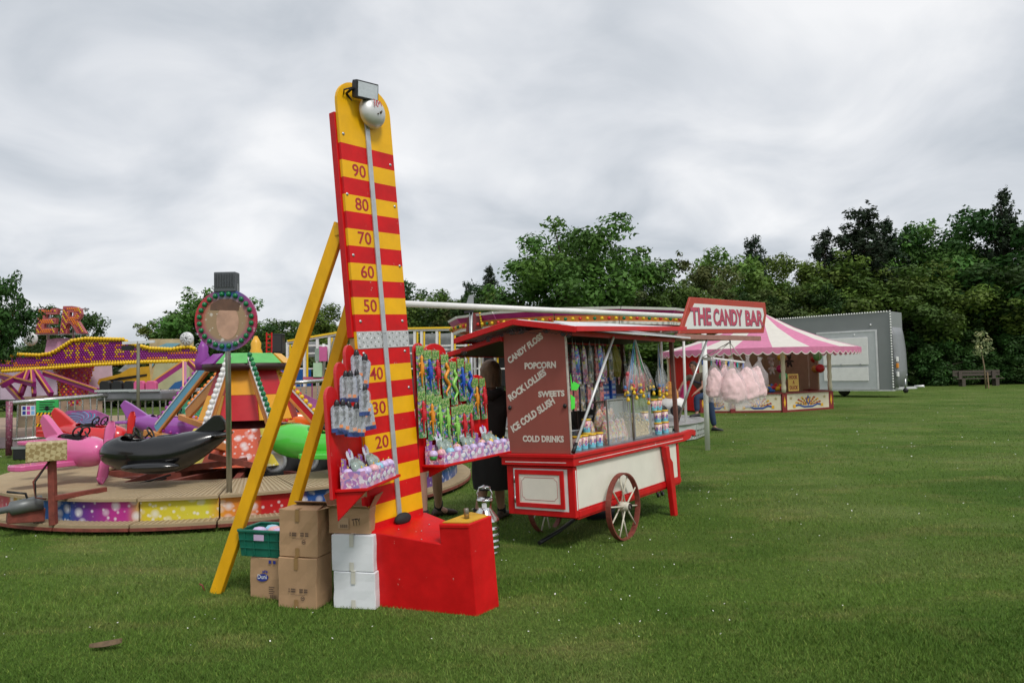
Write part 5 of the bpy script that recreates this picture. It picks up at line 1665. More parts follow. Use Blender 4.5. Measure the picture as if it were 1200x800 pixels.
# dummy lollies in a bunch and in a small second bunch
CORDC = [M('red_white_cord', (0.65, 0.3, 0.25), 0.5), M('blue_cord', (0.15, 0.35, 0.65), 0.5), M('green_cord', (0.1, 0.45, 0.2), 0.5), M('white_cord', (0.72, 0.7, 0.72), 0.4)]
DC = [M('dummy_yellow', (0.85, 0.55, 0.02), 0.3), M('dummy_red', (0.65, 0.05, 0.05), 0.3), M('dummy_blue', (0.05, 0.2, 0.6), 0.3)]
def dummy_lolly(top, end, col, label, group, i):
    t = thing('dummy_lolly', label, 'lolly', K, end, group)
    top, end = Vector(top), Vector(end)
    mid = (top + end) / 2 + Vector((0, 0.02 * (-1) ** i, -0.02))
    MB().tube([top, mid, end], 0.0045, 5).build('cord', CORDC[i % 4], t)
    ra = random.Random(i)
    rings = []
    for f, r_ in ((0.5, 0.01), (0.62, 0.03), (0.78, 0.042), (0.92, 0.03), (1.0, 0.014)):
        c = top.lerp(end, f)
        rings.append([(c.x + r_ * math.cos(k * PI / 4) * ra.uniform(0.6, 1.3), c.y + r_ * math.sin(k * PI / 4) * ra.uniform(0.6, 1.3), c.z) for k in range(8)])
    MB().loft(rings, 0, False).build('wrapper', CELLO, t)
    mb = MB()
    mb.lathe([(0.0, -0.045), (0.016, -0.04), (0.018, -0.02), (0.009, -0.008), (0.009, 0.012), (0.0, 0.014)], 8, 0, Matrix.Translation(end))
    mb.lathe([(0.008, 0.0125), (0.022, 0.012), (0.024, 0.018), (0.008, 0.019)], 10, 1, Matrix.Translation(end))
    mb.sphere(tuple(end + Vector((0, 0, 0.04))), (0.016, 0.016, 0.02), 7, 5, 2)
    mb.build('dummy', [DC[0], DC[(i + 1) % 3], DC[(i + 2) % 3]], t)
tp = K.hit(744, 398, 0, 0.02)
for i, (u, v) in enumerate([(733, 462), (736, 468), (743, 460), (746, 466), (751, 459), (757, 456), (760, 472), (766, 461), (754, 464), (740, 455), (748, 452), (762, 454)]):
    e_ = K.hit(u, v - 3, 0, 0.02 + 0.03 * ((i * 7) % 5 - 2) / 2)
    dummy_lolly((tp.x, tp.y + 0.01 * (i - 6) / 3, tp.z), e_, None, 'yellow dummy lolly in the big bunch below the red lintel, ' + ['leftmost', 'lowest at the left', 'left of the middle', 'low left middle', 'middle', 'right of the middle', 'lowest of all', 'rightmost', 'low in the middle', 'high at the left', 'high in the middle', 'high at the right'][i], 'dummy lollies in the big bunch', i)
for i in range(5):
    y = 2.02 + 0.045 * i
    dummy_lolly((-0.1, 2.1, 1.5), (-0.08 - 0.02 * (i % 2), y, 1.0 - 0.03 * (i % 3)), None, 'dummy shaped lolly in the small bunch at the far cart end, ' + ['leftmost', 'second from left', 'middle', 'second from right', 'rightmost'][i], 'dummy lollies in the small bunch', i + 3)
for i, (u, v) in enumerate(((737, 446), (744, 449), (753, 447))):
    p = K.hit(u, v, 0, 0.0)
    t = thing('red_sweet_packet', 'red sweet packet hanging among the yellow dummy lollies, ' + ['left one', 'middle one', 'right one'][i], 'sweet packet', K, p, 'red packets in the lolly bunch')
    ra = random.Random(60 + i)
    rings = [[(p.x + 0.02 * k_ * math.cos(q * PI / 4), p.y + 0.05 * k_ * math.sin(q * PI / 4) * ra.uniform(0.9, 1.1), p.z + z) for q in range(8)] for z, k_ in ((0.085, 0.8), (0.06, 1.1), (-0.05, 1.15), (-0.08, 0.9))]
    MB().loft(rings, 0, False).build('packet', M('dark_red_packet', (0.4, 0.015, 0.03), 0.25, var=0.35, scale=40), t)
    MB().tube([(p.x, p.y, p.z + 0.085), (tp.x, tp.y, tp.z)], 0.003, 5).build('cord', CORDC[3], t)
mb = MB(K.M)
ra = random.Random(9)
ywr = []
for k in range(2):
    c = (-0.2, 1.12 + 0.16 * k, 1.3)
    rings = []
    for z, r_ in ((0.17, 0.01), (0.12, 0.05), (0.0, 0.09), (-0.1, 0.08), (-0.15, 0.05)):
        rings.append([(c[0] + 0.6 * r_ * math.cos(q * PI / 4) * ra.uniform(0.7, 1.2), c[1] + r_ * math.sin(q * PI / 4) * ra.uniform(0.7, 1.2), c[2] + z) for q in range(8)])
    o = MB(K.M).loft(rings, 0, False).build('yellow_bag', M('yellow_film', (0.3, 0.27, 0.03), 0.25, alpha=0.8, bump=0.5, var=0.3), None)
    tag(o, ['left crumpled yellow plastic bag hanging under the cart roof', 'right crumpled yellow plastic bag hanging under the cart roof'][k], 'bag', 'yellow bags under the cart roof')

# ------------------------------------------------------------------ candy floss hanger
hk = W(855, 398, 8.45)
hg = thing('candy_floss_hanger', 'white hanger rail on cords under the sign, with coloured pegs', 'hanger', IDF, hk)
bl_, br_ = W(834.5, 419.5, 8.3), W(872, 424.5, 8.7)
mb = MB().bar(bl_, br_, 0.03, 0.022)
dd = (br_ - bl_).normalized().cross(Vector((0, 0, 1)))
mb.bar(bl_ + dd * -0.16, br_ + dd * -0.16, 0.03, 0.022).bar(bl_, bl_ + dd * -0.16, 0.028, 0.02).bar(br_, br_ + dd * -0.16, 0.028, 0.02)
mb.build('rail', WHITE, hg, 0.003)
CORD = M('white_cord_rope', (0.7, 0.68, 0.63), 0.7)
for q in (bl_, br_, bl_ + dd * -0.16, br_ + dd * -0.16):
    MB().tube([hk + Vector((0, 0, -0.03)), q], 0.0055, 5).build('cord', CORD, hg)
MB().tube([hk + Vector((0, 0, 0.05)), hk, hk + Vector((0.01, 0, -0.035))], 0.008, 6).build('hook', M('blue_black_hook', (0.03, 0.04, 0.1), 0.4), hg)
PEG = [M('peg_blue', (0.03, 0.15, 0.6), 0.4), M('peg_pink', (0.7, 0.08, 0.3), 0.4), M('peg_yellow', (0.8, 0.55, 0.03), 0.4), M('peg_purple', (0.3, 0.05, 0.4), 0.4), M('peg_teal', (0.03, 0.4, 0.4), 0.4)]
for i in range(11):
    p = bl_.lerp(br_, 0.04 + 0.092 * i) + dd * (-0.16 if i % 3 == 0 else 0.0)
    o = MB().box((p.x - 0.008, p.y - 0.012, p.z - 0.075), (p.x + 0.008, p.y + 0.012, p.z + 0.012)).build('peg', PEG[(i * 3) % 5], hg, 0.003)
FLOSS = M('pink_candy_floss', (0.88, 0.6, 0.6), 0.95, var=0.1, scale=9, bump=0.8, bscale=14)
BAGF = M('clear_floss_bag', (0.9, 0.85, 0.87), 0.1, alpha=0.2, bump=0.5, bscale=20, var=0.01)
for i, (u, v, wpx, hpx, Y, tilt, label) in enumerate([(838, 446, 25, 42, 8.25, 4, 'leftmost candy floss bag, partly behind the white goal post'), (849, 444, 18, 46, 8.45, 2, 'candy floss bag half hidden second from left'),
      (858, 449, 32, 48, 8.2, 0, 'candy floss bag in front middle of the hanging bunch'), (874, 447, 32, 48, 8.3, -6, 'big front candy floss bag right of the middle'),
      (884, 446, 32, 44, 8.5, -14, 'rightmost candy floss bag flaring out to the right'), (866, 452, 22, 44, 8.65, 0, 'candy floss bag hanging lowest at the back')]):
    p = W(u, v, Y)
    w_, h_ = wpx * Y / CAM_F, hpx * Y / CAM_F
    t = thing('candy_floss_bag', 'pink ' + label, 'candy floss', IDF, p, 'candy floss bags on the hanger')
    ra = random.Random(i + 40)
    rings = []
    N = 16
    for f, k in ((-0.46, 0.3), (-0.4, 0.46), (-0.25, 0.49), (-0.02, 0.41), (0.16, 0.29), (0.29, 0.17), (0.36, 0.07)):
        rings.append([(p.x + tilt * 0.01 * -f * w_ * 2 + w_ * k * math.cos(2 * PI * q / N) * (1 + 0.14 * math.sin(3 * q + i + 9 * f) + 0.09 * ra.uniform(-1, 1)), p.y + 0.6 * w_ * k * math.sin(2 * PI * q / N) * (1 + 0.12 * ra.uniform(-1, 1)), p.z + f * h_ + 0.02 * ra.uniform(-1, 1)) for q in range(N)])
    fo = MB().loft(rings, 0, True).build('floss', FLOSS, t)
    sm = fo.modifiers.new('soft', 'SUBSURF')
    sm.levels = sm.render_levels = 2
    tx = bpy.data.textures.new('floss_lumps', 'CLOUDS')
    tx.noise_scale = 0.07
    dm = fo.modifiers.new('lumps', 'DISPLACE')
    dm.texture = tx
    dm.texture_coords = 'GLOBAL'
    dm.strength = 0.05
    ra = random.Random(i + 90)
    rings = []
    for f, k in ((-0.6, 0.62), (-0.52, 0.6), (-0.4, 0.53), (-0.1, 0.52), (0.15, 0.42), (0.35, 0.2), (0.52, 0.05), (0.62, 0.1)):
        rings.append([(p.x + tilt * 0.014 * -f * w_ * 2 + w_ * k * math.cos(2 * PI * q / N) * (1 + 0.12 * ra.uniform(-1, 1)), p.y + 0.6 * w_ * k * math.sin(2 * PI * q / N) * (1 + 0.12 * ra.uniform(-1, 1)), p.z + f * h_ + 0.015 * ra.uniform(-1, 1)) for q in range(N)])
    MB().loft(rings, 0, True, False).build('bag', BAGF, t)

# ------------------------------------------------------------------ goal, churn, leaf
GP = G(829.3, 527)
GL = W(478, 357, 9.6)
gt = W(829.3, 371.5, GP.y)
gdir = (GL - gt)
gdir.z = 0
gdir.normalize()
gz = gt.z
goal = thing('football_goal', 'white football goal frame whose crossbar passes behind the cart roof', 'goal', IDF, GP)
ge = GP + gdir * 6.4
MB().tube([(GP.x, GP.y, -0.02), (GP.x, GP.y, gz + 0.04)], 0.047, 16).build('post', M('goal_white', (0.8, 0.79, 0.77), 0.4, var=0.05, chips=(0.35, 0.28, 0.2), chip_amt=-0.01, chip_scale=12), goal)
MB().tube([(ge.x, ge.y, -0.02), (ge.x, ge.y, gz + 0.04)], 0.047, 16).build('post', MATS['goal_white'], goal)
q = Vector((GP.x, GP.y, gz)) + gdir * 0.048
q2 = Vector((ge.x, ge.y, gz)) - gdir * 0.048
MB().tube([q, q2], 0.044, 16).build('crossbar', MATS['goal_white'], goal)
ch = G(569, 648)
churn = thing('milk_churn', 'shiny steel milk churn with loop handle on the grass behind the red base', 'milk churn', IDF, ch)
T_ = Matrix.Translation(ch)
pr = [(0.0, 0.0), (0.12, 0.0), (0.125, 0.012), (0.12, 0.024)]
for z in (0.06, 0.11, 0.16, 0.21):
    pr += [(0.119, z - 0.01), (0.123, z - 0.004), (0.123, z + 0.004), (0.119, z + 0.01)]
pr += [(0.119, 0.26), (0.124, 0.272), (0.12, 0.285), (0.1, 0.315), (0.068, 0.355), (0.058, 0.372), (0.058, 0.425), (0.066, 0.432), (0.066, 0.445)]
MB().lathe(pr, 28, 0, T_).build('can', CHROME, churn)
MB().lathe([(0.069, 0.438), (0.071, 0.45), (0.055, 0.462), (0.0, 0.468)], 24, 0, T_).build('lid', CHROME, churn)
mb = MB().tube([ch + Vector(q) for q in ((-0.058, 0, 0.44), (-0.062, 0, 0.5), (-0.045, 0, 0.535), (0, 0, 0.545), (0.045, 0, 0.535), (0.062, 0, 0.5), (0.058, 0, 0.44))], 0.007, 8)
mb.tube([ch + Vector((-0.05, 0, 0.54)), ch + Vector((0, 0, 0.552)), ch + Vector((0.05, 0, 0.54))], [0.01, 0.017, 0.01], 8)
mb.build('handle', CHROME, churn)
MB().box((ch.x - 0.02, ch.y - 0.063, 0.385), (ch.x + 0.02, ch.y - 0.059, 0.42)).build('label', WCARD, churn)
lf = G(122, 763)
mb = MB(Matrix.Translation(lf))
n = 9
up_ = [(-0.085 + 0.17 * i / n, 0.034 * math.sin(PI * (i / n) ** 0.8) ** 0.7 + 0.025 * i / n, 0.03 + 0.022 * i / n) for i in range(n + 1)]
dn_ = [(-0.085 + 0.17 * i / n, -0.026 * math.sin(PI * (i / n) ** 1.2) ** 0.7 + 0.025 * i / n, 0.024 + 0.014 * i / n) for i in range(n + 1)]
md_ = [(a[0], 0.004 + 0.025 * i / n, 0.043 + 0.02 * i / n) for i, a in enumerate(up_)]
for i in range(n):
    mb.add([up_[i], up_[i + 1], md_[i + 1], md_[i]], [(0, 1, 2, 3)])
    mb.add([md_[i], md_[i + 1], dn_[i + 1], dn_[i]], [(0, 1, 2, 3)])
lo = mb.build('dead_leaf', M('dead_leaf_brown', (0.13, 0.085, 0.045), 0.8, var=0.3, scale=30))
sl = lo.modifiers.new('thick', 'SOLIDIFY')
sl.thickness = 0.004
tag(lo, 'curled brown dead leaf lying alone in the grass at the lower left', 'leaf')
pg = G(237, 692)
o = MB().tube([pg + Vector((0.02, 0, -0.01)), pg + Vector((0, 0, 0.04)), pg + Vector((-0.02, 0, 0.05))], 0.006, 6).build('ground_peg', RUST)
tag(o, 'small rusty peg in the grass left of the yellow prop foot', 'peg')
p0 = G(632, 640)
p1 = G(676, 618)
o = MB().tube([p0 + Vector((0, 0, 0.03)), p0.lerp(p1, 0.5) + Vector((0, 0, 0.05)), p1 + Vector((0.1, 0.3, 0.09))], 0.018, 8).build('tow_bar', BLACK)
tag(o, 'thin black bar lying on the grass under the candy cart', 'bar')
p = G(703, 618)
t = thing('washing_up_bowl', 'dark grey plastic bowl on the grass under the candy cart, left of the front wheel', 'bowl', IDF, p + Vector((0.05, 0.45, 0)))
MB().loft([[(p.x + 0.05 + 0.17 * s_ * math.copysign(abs(math.cos(a)) ** 0.5, math.cos(a)), p.y + 0.45 + 0.13 * s_ * math.copysign(abs(math.sin(a)) ** 0.5, math.sin(a)), z) for a in [2 * PI * k / 20 for k in range(20)]] for s_, z in ((0.82, 0.0), (1, 0.14), (0.95, 0.14), (0.78, 0.01))]).build('bowl', M('dark_grey_bowl', (0.025, 0.03, 0.035), 0.4), t)
MB().loft([[(p.x + 0.05 + 0.18 * s_ * math.copysign(abs(math.cos(a)) ** 0.5, math.cos(a)), p.y + 0.45 + 0.14 * s_ * math.copysign(abs(math.sin(a)) ** 0.5, math.sin(a)), z) for a in [2 * PI * k / 20 for k in range(20)]] for s_, z in ((0.99, 0.14), (1.05, 0.145), (1.05, 0.155), (0.97, 0.15), (0.97, 0.14))], cap=False).build('rim', MATS['dark_grey_bowl'], t)

# ------------------------------------------------------------------ people
def skin(name, nodes, edges, parent, mat, sub=2, off_=None):
    """a body or garment grown round a skeleton: nodes = [(point, radius or (rx, ry))], root first"""
    me = bpy.data.meshes.new(name)
    o_ = off(parent)
    me.from_pydata([Vector(p) - o_ for p, r in nodes], edges, [])
    o = bpy.data.objects.new(name, me)
    C.objects.link(o)
    o.parent = parent
    OFFS[o.name] = o_
    me.materials.append(mat)
    sk = o.modifiers.new('skin', 'SKIN')
    sk.use_smooth_shade = True
    sv = me.skin_vertices[0].data if me.skin_vertices else None
    if sv is None:
        bm = bmesh.new()
        bm.from_mesh(me)
        bm.verts.layers.skin.verify()
        bm.to_mesh(me)
        bm.free()
        sv = me.skin_vertices[0].data
    for i, (p, r) in enumerate(nodes):
        sv[i].radius = r if isinstance(r, tuple) else (r, r)
        sv[i].use_root = i == 0
    s2 = o.modifiers.new('sub', 'SUBSURF')
    s2.levels = s2.render_levels = sub
    return o
def body_skin(J, parent, mat, nm='body'):
    V = {k: Vector(v) for k, v in J.items()}
    n, e = [], []
    def add(p, r, prev=None):
        n.append((p, r))
        if prev is not None:
            e.append((prev, len(n) - 1))
        return len(n) - 1
    pel = add(V['pelvis'], (0.13, 0.1))
    waist = add(V['pelvis'].lerp(V['chest'], 0.45), (0.115, 0.085), pel)
    ch = add(V['chest'], (0.14, 0.1), waist)
    nk = add(V['neck'], 0.052, ch)
    ax = (V['head'] - V['neck']).normalized()
    h0 = add(V['head'] - ax * 0.085, 0.058, nk)
    h1 = add(V['head'] - ax * 0.02, (0.078, 0.088), h0)
    h2 = add(V['head'] + ax * 0.06, (0.082, 0.094), h1)
    add(V['head'] + ax * 0.115, 0.05, h2)
    for s in 'LR':
        sh = add(V['sh' + s], 0.055, ch)
        el_ = add(V['el' + s], 0.04, sh)
        wr = add(V['wr' + s], 0.028, el_)
        hd = V['ha' + s]
        pm = add(V['wr' + s].lerp(hd, 0.5), (0.036, 0.018), wr)
        d = (hd - V['wr' + s]).normalized()
        sd = d.cross(Vector((0, 0.3, 1))).normalized()
        for f in range(4):
            b_ = add(hd + sd * (0.027 - 0.018 * f), 0.009, pm)
            add(hd + sd * (0.029 - 0.019 * f) + d * (0.055 + 0.014 * (f in (1, 2))) + Vector((0, 0, -0.018)), 0.0075, b_)
        tb_ = add(V['wr' + s].lerp(hd, 0.4) + sd * 0.04, 0.011, pm)
        add(V['wr' + s].lerp(hd, 0.8) + sd * 0.062, 0.009, tb_)
        hp = add(V['hip' + s], 0.085, pel)
        kn = add(V['kn' + s], 0.056, hp)
        cf = add(V['kn' + s].lerp(V['an' + s], 0.35), 0.055, kn)
        an = add(V['an' + s], 0.036, cf)
        add(V['to' + s], (0.038, 0.03), an)
    return skin(nm, n, e, parent, mat)
def shoe(parent, an, to, mat, nm='shoe', w=0.048):
    an, to = Vector(an), Vector(to)
    d = to - an
    d.z = 0
    d.normalize()
    sd = Vector((-d.y, d.x, 0))
    heel = Vector((an.x, an.y, min(an.z, to.z) - 0.035)) - d * 0.075
    rings = []
    for f, wd, ht in ((0, 0.5, 0.045), (0.03, 0.8, 0.085), (0.09, 0.85, 0.1), (0.15, 0.9, 0.075), (0.21, 1.0, 0.06), (0.26, 0.85, 0.045), (0.285, 0.4, 0.03)):
        c = heel + d * f
        rings.append([c + sd * (w * wd * math.cos(2 * PI * k / 10)) + Vector((0, 0, ht * (0.5 + 0.5 * math.sin(2 * PI * k / 10)))) for k in range(10)])
    return MB().loft(rings).build(nm, mat, parent)
SKIN = M('skin', (0.45, 0.25, 0.18), 0.55, var=0.06)
def hair_cap(parent, head, fwd, mat, length=0.0, r=0.108):
    head = Vector(head)
    fwd = Vector(fwd).normalized()
    sd = Vector((0, 0, 1)).cross(fwd)
    rings = []
    N = 18
    ra = random.Random(4)
    for i in range(9):
        t_ = i / 8
        ph = t_ * PI * 0.56
        ring_ = []
        for k in range(N):
            a = 2 * PI * k / N
            front = max(0.0, math.cos(a))
            p_ = ph * (1 - 0.42 * front)
            rr = r * math.sin(p_) * (1 + 0.05 * ra.uniform(-1, 1))
            z = r * 1.12 * math.cos(p_) + 0.02
            if t_ > 0.9:
                z -= length * (1 - front) ** 1.0
                rr *= 1.02
            ring_.append(head + fwd * (rr * math.cos(a) * 1.08) + sd * (rr * math.sin(a) * 0.95) + Vector((0, 0, z)))
        rings.append(ring_)
    return MB().loft(rings, 0, True, False).build('hair', mat, parent)
def face(parent, head, fwd):
    head, fwd = Vector(head), Vector(fwd).normalized()
    sd = Vector((0, 0, 1)).cross(fwd)
    mb = MB().sphere(tuple(head + fwd * 0.098 + Vector((0, 0, -0.02))), (0.013, 0.016, 0.022), 8, 6)
    mb.build('nose', SKIN, parent)
    for s in (-1, 1):
        MB().sphere(tuple(head + fwd * 0.084 + sd * (0.03 * s) + Vector((0, 0, 0.012))), (0.011, 0.011, 0.007), 8, 6).build('eye', DARK, parent)
        MB().sphere(tuple(head + sd * (0.085 * s) + Vector((0, 0, -0.005))), (0.018, 0.012, 0.028), 8, 6).build('ear', SKIN, parent)
        p = head + fwd * 0.09 + sd * (0.03 * s) + Vector((0, 0, 0.034))
        MB().tube([p - sd * 0.016, p + sd * 0.016], 0.005, 5).build('eyebrow', M('dark_hair', (0.02, 0.014, 0.01), 0.7), parent)
    MB().sphere(tuple(head + fwd * 0.085 + Vector((0, 0, -0.058))), (0.022, 0.012, 0.007), 8, 5).build('mouth', M('lip', (0.3, 0.12, 0.1), 0.5), parent)

# woman at the cart, seen from behind
YW = 7.25
def PW(u, v, dy=0.0):
    return W(u, v, YW + dy)
BLACKCLOTH = M('black_cloth', (0.014, 0.013, 0.013), 0.85, var=0.2, scale=12, bump=0.15, bscale=20)
BROWNCLOTH = M('brown_black_hoodie', (0.022, 0.016, 0.014), 0.9, var=0.2, scale=10, bump=0.2, bscale=16)
J = dict(pelvis=PW(577, 524), chest=PW(577, 478), neck=PW(576, 456), head=PW(575, 438), shL=PW(559, 467), shR=PW(597, 467), elL=PW(557, 497, 0.05), elR=PW(604, 497, 0.1),
         wrL=PW(566, 505, 0.25), wrR=PW(600, 500, 0.3), haL=PW(572, 505, 0.33), haR=PW(598, 499, 0.38), hipL=PW(568, 530), hipR=PW(587, 530), knL=PW(566, 574), knR=PW(585, 572, 0.12),
         anL=PW(560, 605), anR=PW(588, 603, 0.2), toL=PW(556, 611, -0.02) + Vector((-0.06, -0.03, 0)), toR=PW(590, 608, 0.33))
for k in ('anL', 'anR'):
    J[k].z = max(J[k].z, 0.085)
for k in ('toL', 'toR'):
    J[k].z = 0.04
wm = thing('person', 'person with brown hair in black hoodie and skirt, back turned at the candy cart', 'person', IDF, (J['pelvis'].x, J['pelvis'].y, 0))
body_skin(J, wm, SKIN)
def garment(nm, chain, parent, mat, sub=2):
    n, e = [], []
    for p, r, pv in chain:
        n.append((p, r))
        if pv is not None:
            e.append((pv, len(n) - 1))
    return skin(nm, n, e, parent, mat, sub)
V = {k: Vector(v) for k, v in J.items()}
garment('hoodie', [(V['pelvis'] + Vector((0, 0, 0.03)), (0.19, 0.15), None), (V['pelvis'].lerp(V['chest'], 0.5), (0.175, 0.14), 0), (V['chest'], (0.185, 0.14), 1), (V['neck'] + Vector((0, 0, -0.03)), 0.1, 2),
                  (V['shL'], 0.085, 2), (V['elL'], 0.066, 4), (V['wrL'], 0.05, 5), (V['shR'], 0.085, 2), (V['elR'], 0.066, 7), (V['wrR'], 0.05, 8)], wm, BROWNCLOTH)
c = V['neck']
MB().tube([c + Vector((-0.1, 0.02, 0.0)), c + Vector((-0.07, -0.09, -0.03)), c + Vector((0, -0.13, -0.06)), c + Vector((0.07, -0.09, -0.03)), c + Vector((0.1, 0.02, 0.0))], [0.03, 0.045, 0.055, 0.045, 0.03], 10).build('hood', BROWNCLOTH, wm)
c = V['pelvis']
rings = []
for z, rx, ry in ((0.07, 0.17, 0.13), (-0.05, 0.21, 0.17), (-0.2, 0.21, 0.165), (-0.3, 0.212, 0.168), (-0.41, 0.205, 0.16)):
    rings.append([(c.x + 0.005 + rx * math.cos(k * PI / 12) * (1 + 0.04 * math.sin(5 * k + z * 9)), c.y + ry * math.sin(k * PI / 12) * (1 + 0.05 * math.cos(4 * k)), c.z + z) for k in range(24)])
MB().loft(rings, cap=False).build('skirt', BLACKCLOTH, wm)
hair_cap(wm, V['head'], (0.1, 1, 0), M('brown_hair', (0.15, 0.08, 0.04), 0.55, var=0.35, scale=25, bump=0.5, bscale=50, stretch=(1, 1, 0.3)), 0.13, 0.115)
BSHOE = M('brown_shoe', (0.05, 0.03, 0.02), 0.6)
for s in 'LR':
    a = V['an' + s]
    t_ = a + Vector((-0.3 if s == 'L' else 0.15, 0.1 if s == 'L' else 0.4, 0))
    shoe(wm, (a.x, a.y, 0.085), (t_.x, t_.y, 0.04), BSHOE)
    MB().tube([(a.x, a.y, 0.06), a + Vector((0, 0, 0.06))], 0.045, 10).build('sock', BLACKCLOTH, wm)

# person behind the toy wing: legs seen below the shelf
def PX(u, v, dy=0.0):
    return W(u, v, 7.15 + dy)
J = dict(pelvis=PX(502, 508), chest=PX(502, 462), neck=PX(502, 440), head=PX(502, 425), shL=PX(481, 450), shR=PX(523, 450), elL=PX(480, 483), elR=PX(526, 480, 0.1), wrL=PX(484, 506, 0.1), wrR=PX(520, 496, 0.3),
         haL=PX(485, 514, 0.15), haR=PX(515, 496, 0.38), hipL=PX(492, 515), hipR=PX(511, 515, 0.1), knL=PX(494, 560), knR=PX(512, 558, 0.25), anL=PX(497, 603), anR=PX(514, 596, 0.5), toL=PX(507, 611), toR=PX(525, 600, 0.5))
for k in ('anL', 'anR'):
    J[k].z = 0.085
for k in ('toL', 'toR'):
    J[k].z = 0.04
pm = thing('person', 'person in navy shorts and brown shoes, legs showing under the right toy shelf', 'person', IDF, (J['pelvis'].x, J['pelvis'].y, 0))
V = {k: Vector(v) for k, v in J.items()}
body_skin(J, pm, SKIN)
NAVYC = M('navy_shorts', (0.02, 0.025, 0.045), 0.85)
garment('shorts', [(V['pelvis'] + Vector((0, 0, 0.06)), (0.16, 0.12), None), (V['pelvis'], (0.165, 0.125), 0), (V['hipL'], 0.11, 1), (V['knL'] + Vector((0, 0, 0.06)), 0.1, 2), (V['hipR'], 0.11, 1), (V['knR'] + Vector((0, 0, 0.06)), 0.1, 4)], pm, NAVYC)
garment('shirt', [(V['pelvis'] + Vector((0, 0, 0.07)), (0.17, 0.13), None), (V['chest'], (0.17, 0.125), 0), (V['neck'] + Vector((0, 0, -0.03)), 0.07, 1), (V['shL'], 0.075, 1), (V['elL'], 0.06, 3), (V['shR'], 0.075, 1), (V['elR'], 0.06, 5)], pm, M('dark_shirt', (0.03, 0.03, 0.035), 0.85))
hair_cap(pm, V['head'], (0.2, 1, 0), M('dark_hair', (0.02, 0.014, 0.01), 0.7), 0.03)
for s in 'LR':
    a = V['an' + s]
    d_ = Vector((0.24, -0.08, 0)) if s == 'L' else Vector((0.2, 0.1, 0))
    shoe(pm, a, a + d_ + Vector((0, 0, -0.045)), BSHOE, w=0.055)
    MB().tube([(a.x, a.y, 0.06), a + Vector((0, 0, 0.075))], [0.048, 0.046], 10).build('sock', BLACKCLOTH, pm)

# man leaning on the far ride
YM = 17.0
def PM(u, v, dy=0.0):
    return W(u, v, YM + dy)
J = dict(pelvis=PM(829, 463), chest=PM(817, 446), neck=PM(814, 437), head=PM(813, 431), shL=PM(806.5, 441, 0.05), shR=PM(824, 439, -0.1), elL=PM(800, 450, 0.05), elR=PM(823.5, 453, -0.2), wrL=PM(796.5, 456, 0.05), wrR=PM(815, 460, -0.2),
         haL=PM(795, 458, 0.02), haR=PM(813, 461.5, -0.2), hipL=PM(827, 464, -0.1), hipR=PM(831, 465, 0.1), knL=PM(816, 465, -0.2), knR=PM(834, 483, 0.1), anL=PM(817, 484, -0.2), anR=PM(837, 500.5, 0.12), toL=PM(813, 487.5, -0.22), toR=PM(842, 503.5, 0.12))
V = {k: Vector(v) for k, v in J.items()}
V['neck'] = V['chest'] + Vector((-0.05, 0, 0.19))
V['head'] = V['neck'] + Vector((-0.035, -0.02, 0.15))
J = V
mn = thing('person', 'man in olive brown t-shirt and blue jeans with one foot up on the ride platform', 'person', IDF, (V['pelvis'].x, V['pelvis'].y, 0))
body_skin(J, mn, SKIN)
TEE = M('olive_brown_tee', (0.1, 0.078, 0.055), 0.85, var=0.12)
JEANS = M('blue_jeans', (0.022, 0.045, 0.1), 0.85, var=0.15, scale=14)
garment('t_shirt', [(V['pelvis'] + Vector((-0.02, 0, 0.06)), (0.155, 0.12), None), (V['pelvis'].lerp(V['chest'], 0.5), (0.15, 0.12), 0), (V['chest'], (0.165, 0.12), 1), (V['neck'] + Vector((0, 0, -0.03)), 0.07, 2), (V['shL'], 0.08, 2), (V['shL'].lerp(V['elL'], 0.6), 0.066, 4), (V['shR'], 0.08, 2), (V['shR'].lerp(V['elR'], 0.6), 0.066, 6)], mn, TEE)
q = V['chest'] + Vector((0.01, -0.05, -0.05))
MB().tube([V['shL'].lerp(V['chest'], 0.35) + Vector((0, -0.1, -0.07)), q + Vector((0, -0.1, 0)), V['shR'].lerp(V['chest'], 0.35) + Vector((0.0, -0.06, -0.12))], 0.02, 6).build('chest_stripe', M('navy_stripe', (0.015, 0.02, 0.05), 0.8), mn)
garment('jeans', [(V['pelvis'] + Vector((0, 0, 0.05)), (0.15, 0.12), None), (V['hipL'], 0.105, 0), (V['knL'], 0.082, 1), (V['anL'] + Vector((0, 0, 0.03)), 0.062, 2), (V['hipR'], 0.105, 0), (V['knR'], 0.082, 4), (V['anR'] + Vector((0, 0, 0.03)), 0.068, 5)], mn, JEANS)
hair_cap(mn, V['head'], (-0.6, -0.8, 0), MATS['dark_hair'], 0.02, 0.1)
face(mn, V['head'], (-0.6, -0.8, -0.1))
for s, d_ in (('L', (-0.22, -0.08, -0.05)), ('R', (0.2, -0.1, -0.05))):
    shoe(mn, V['an' + s], V['an' + s] + Vector(d_), M('dark_shoe', (0.02, 0.02, 0.022), 0.5), w=0.05)

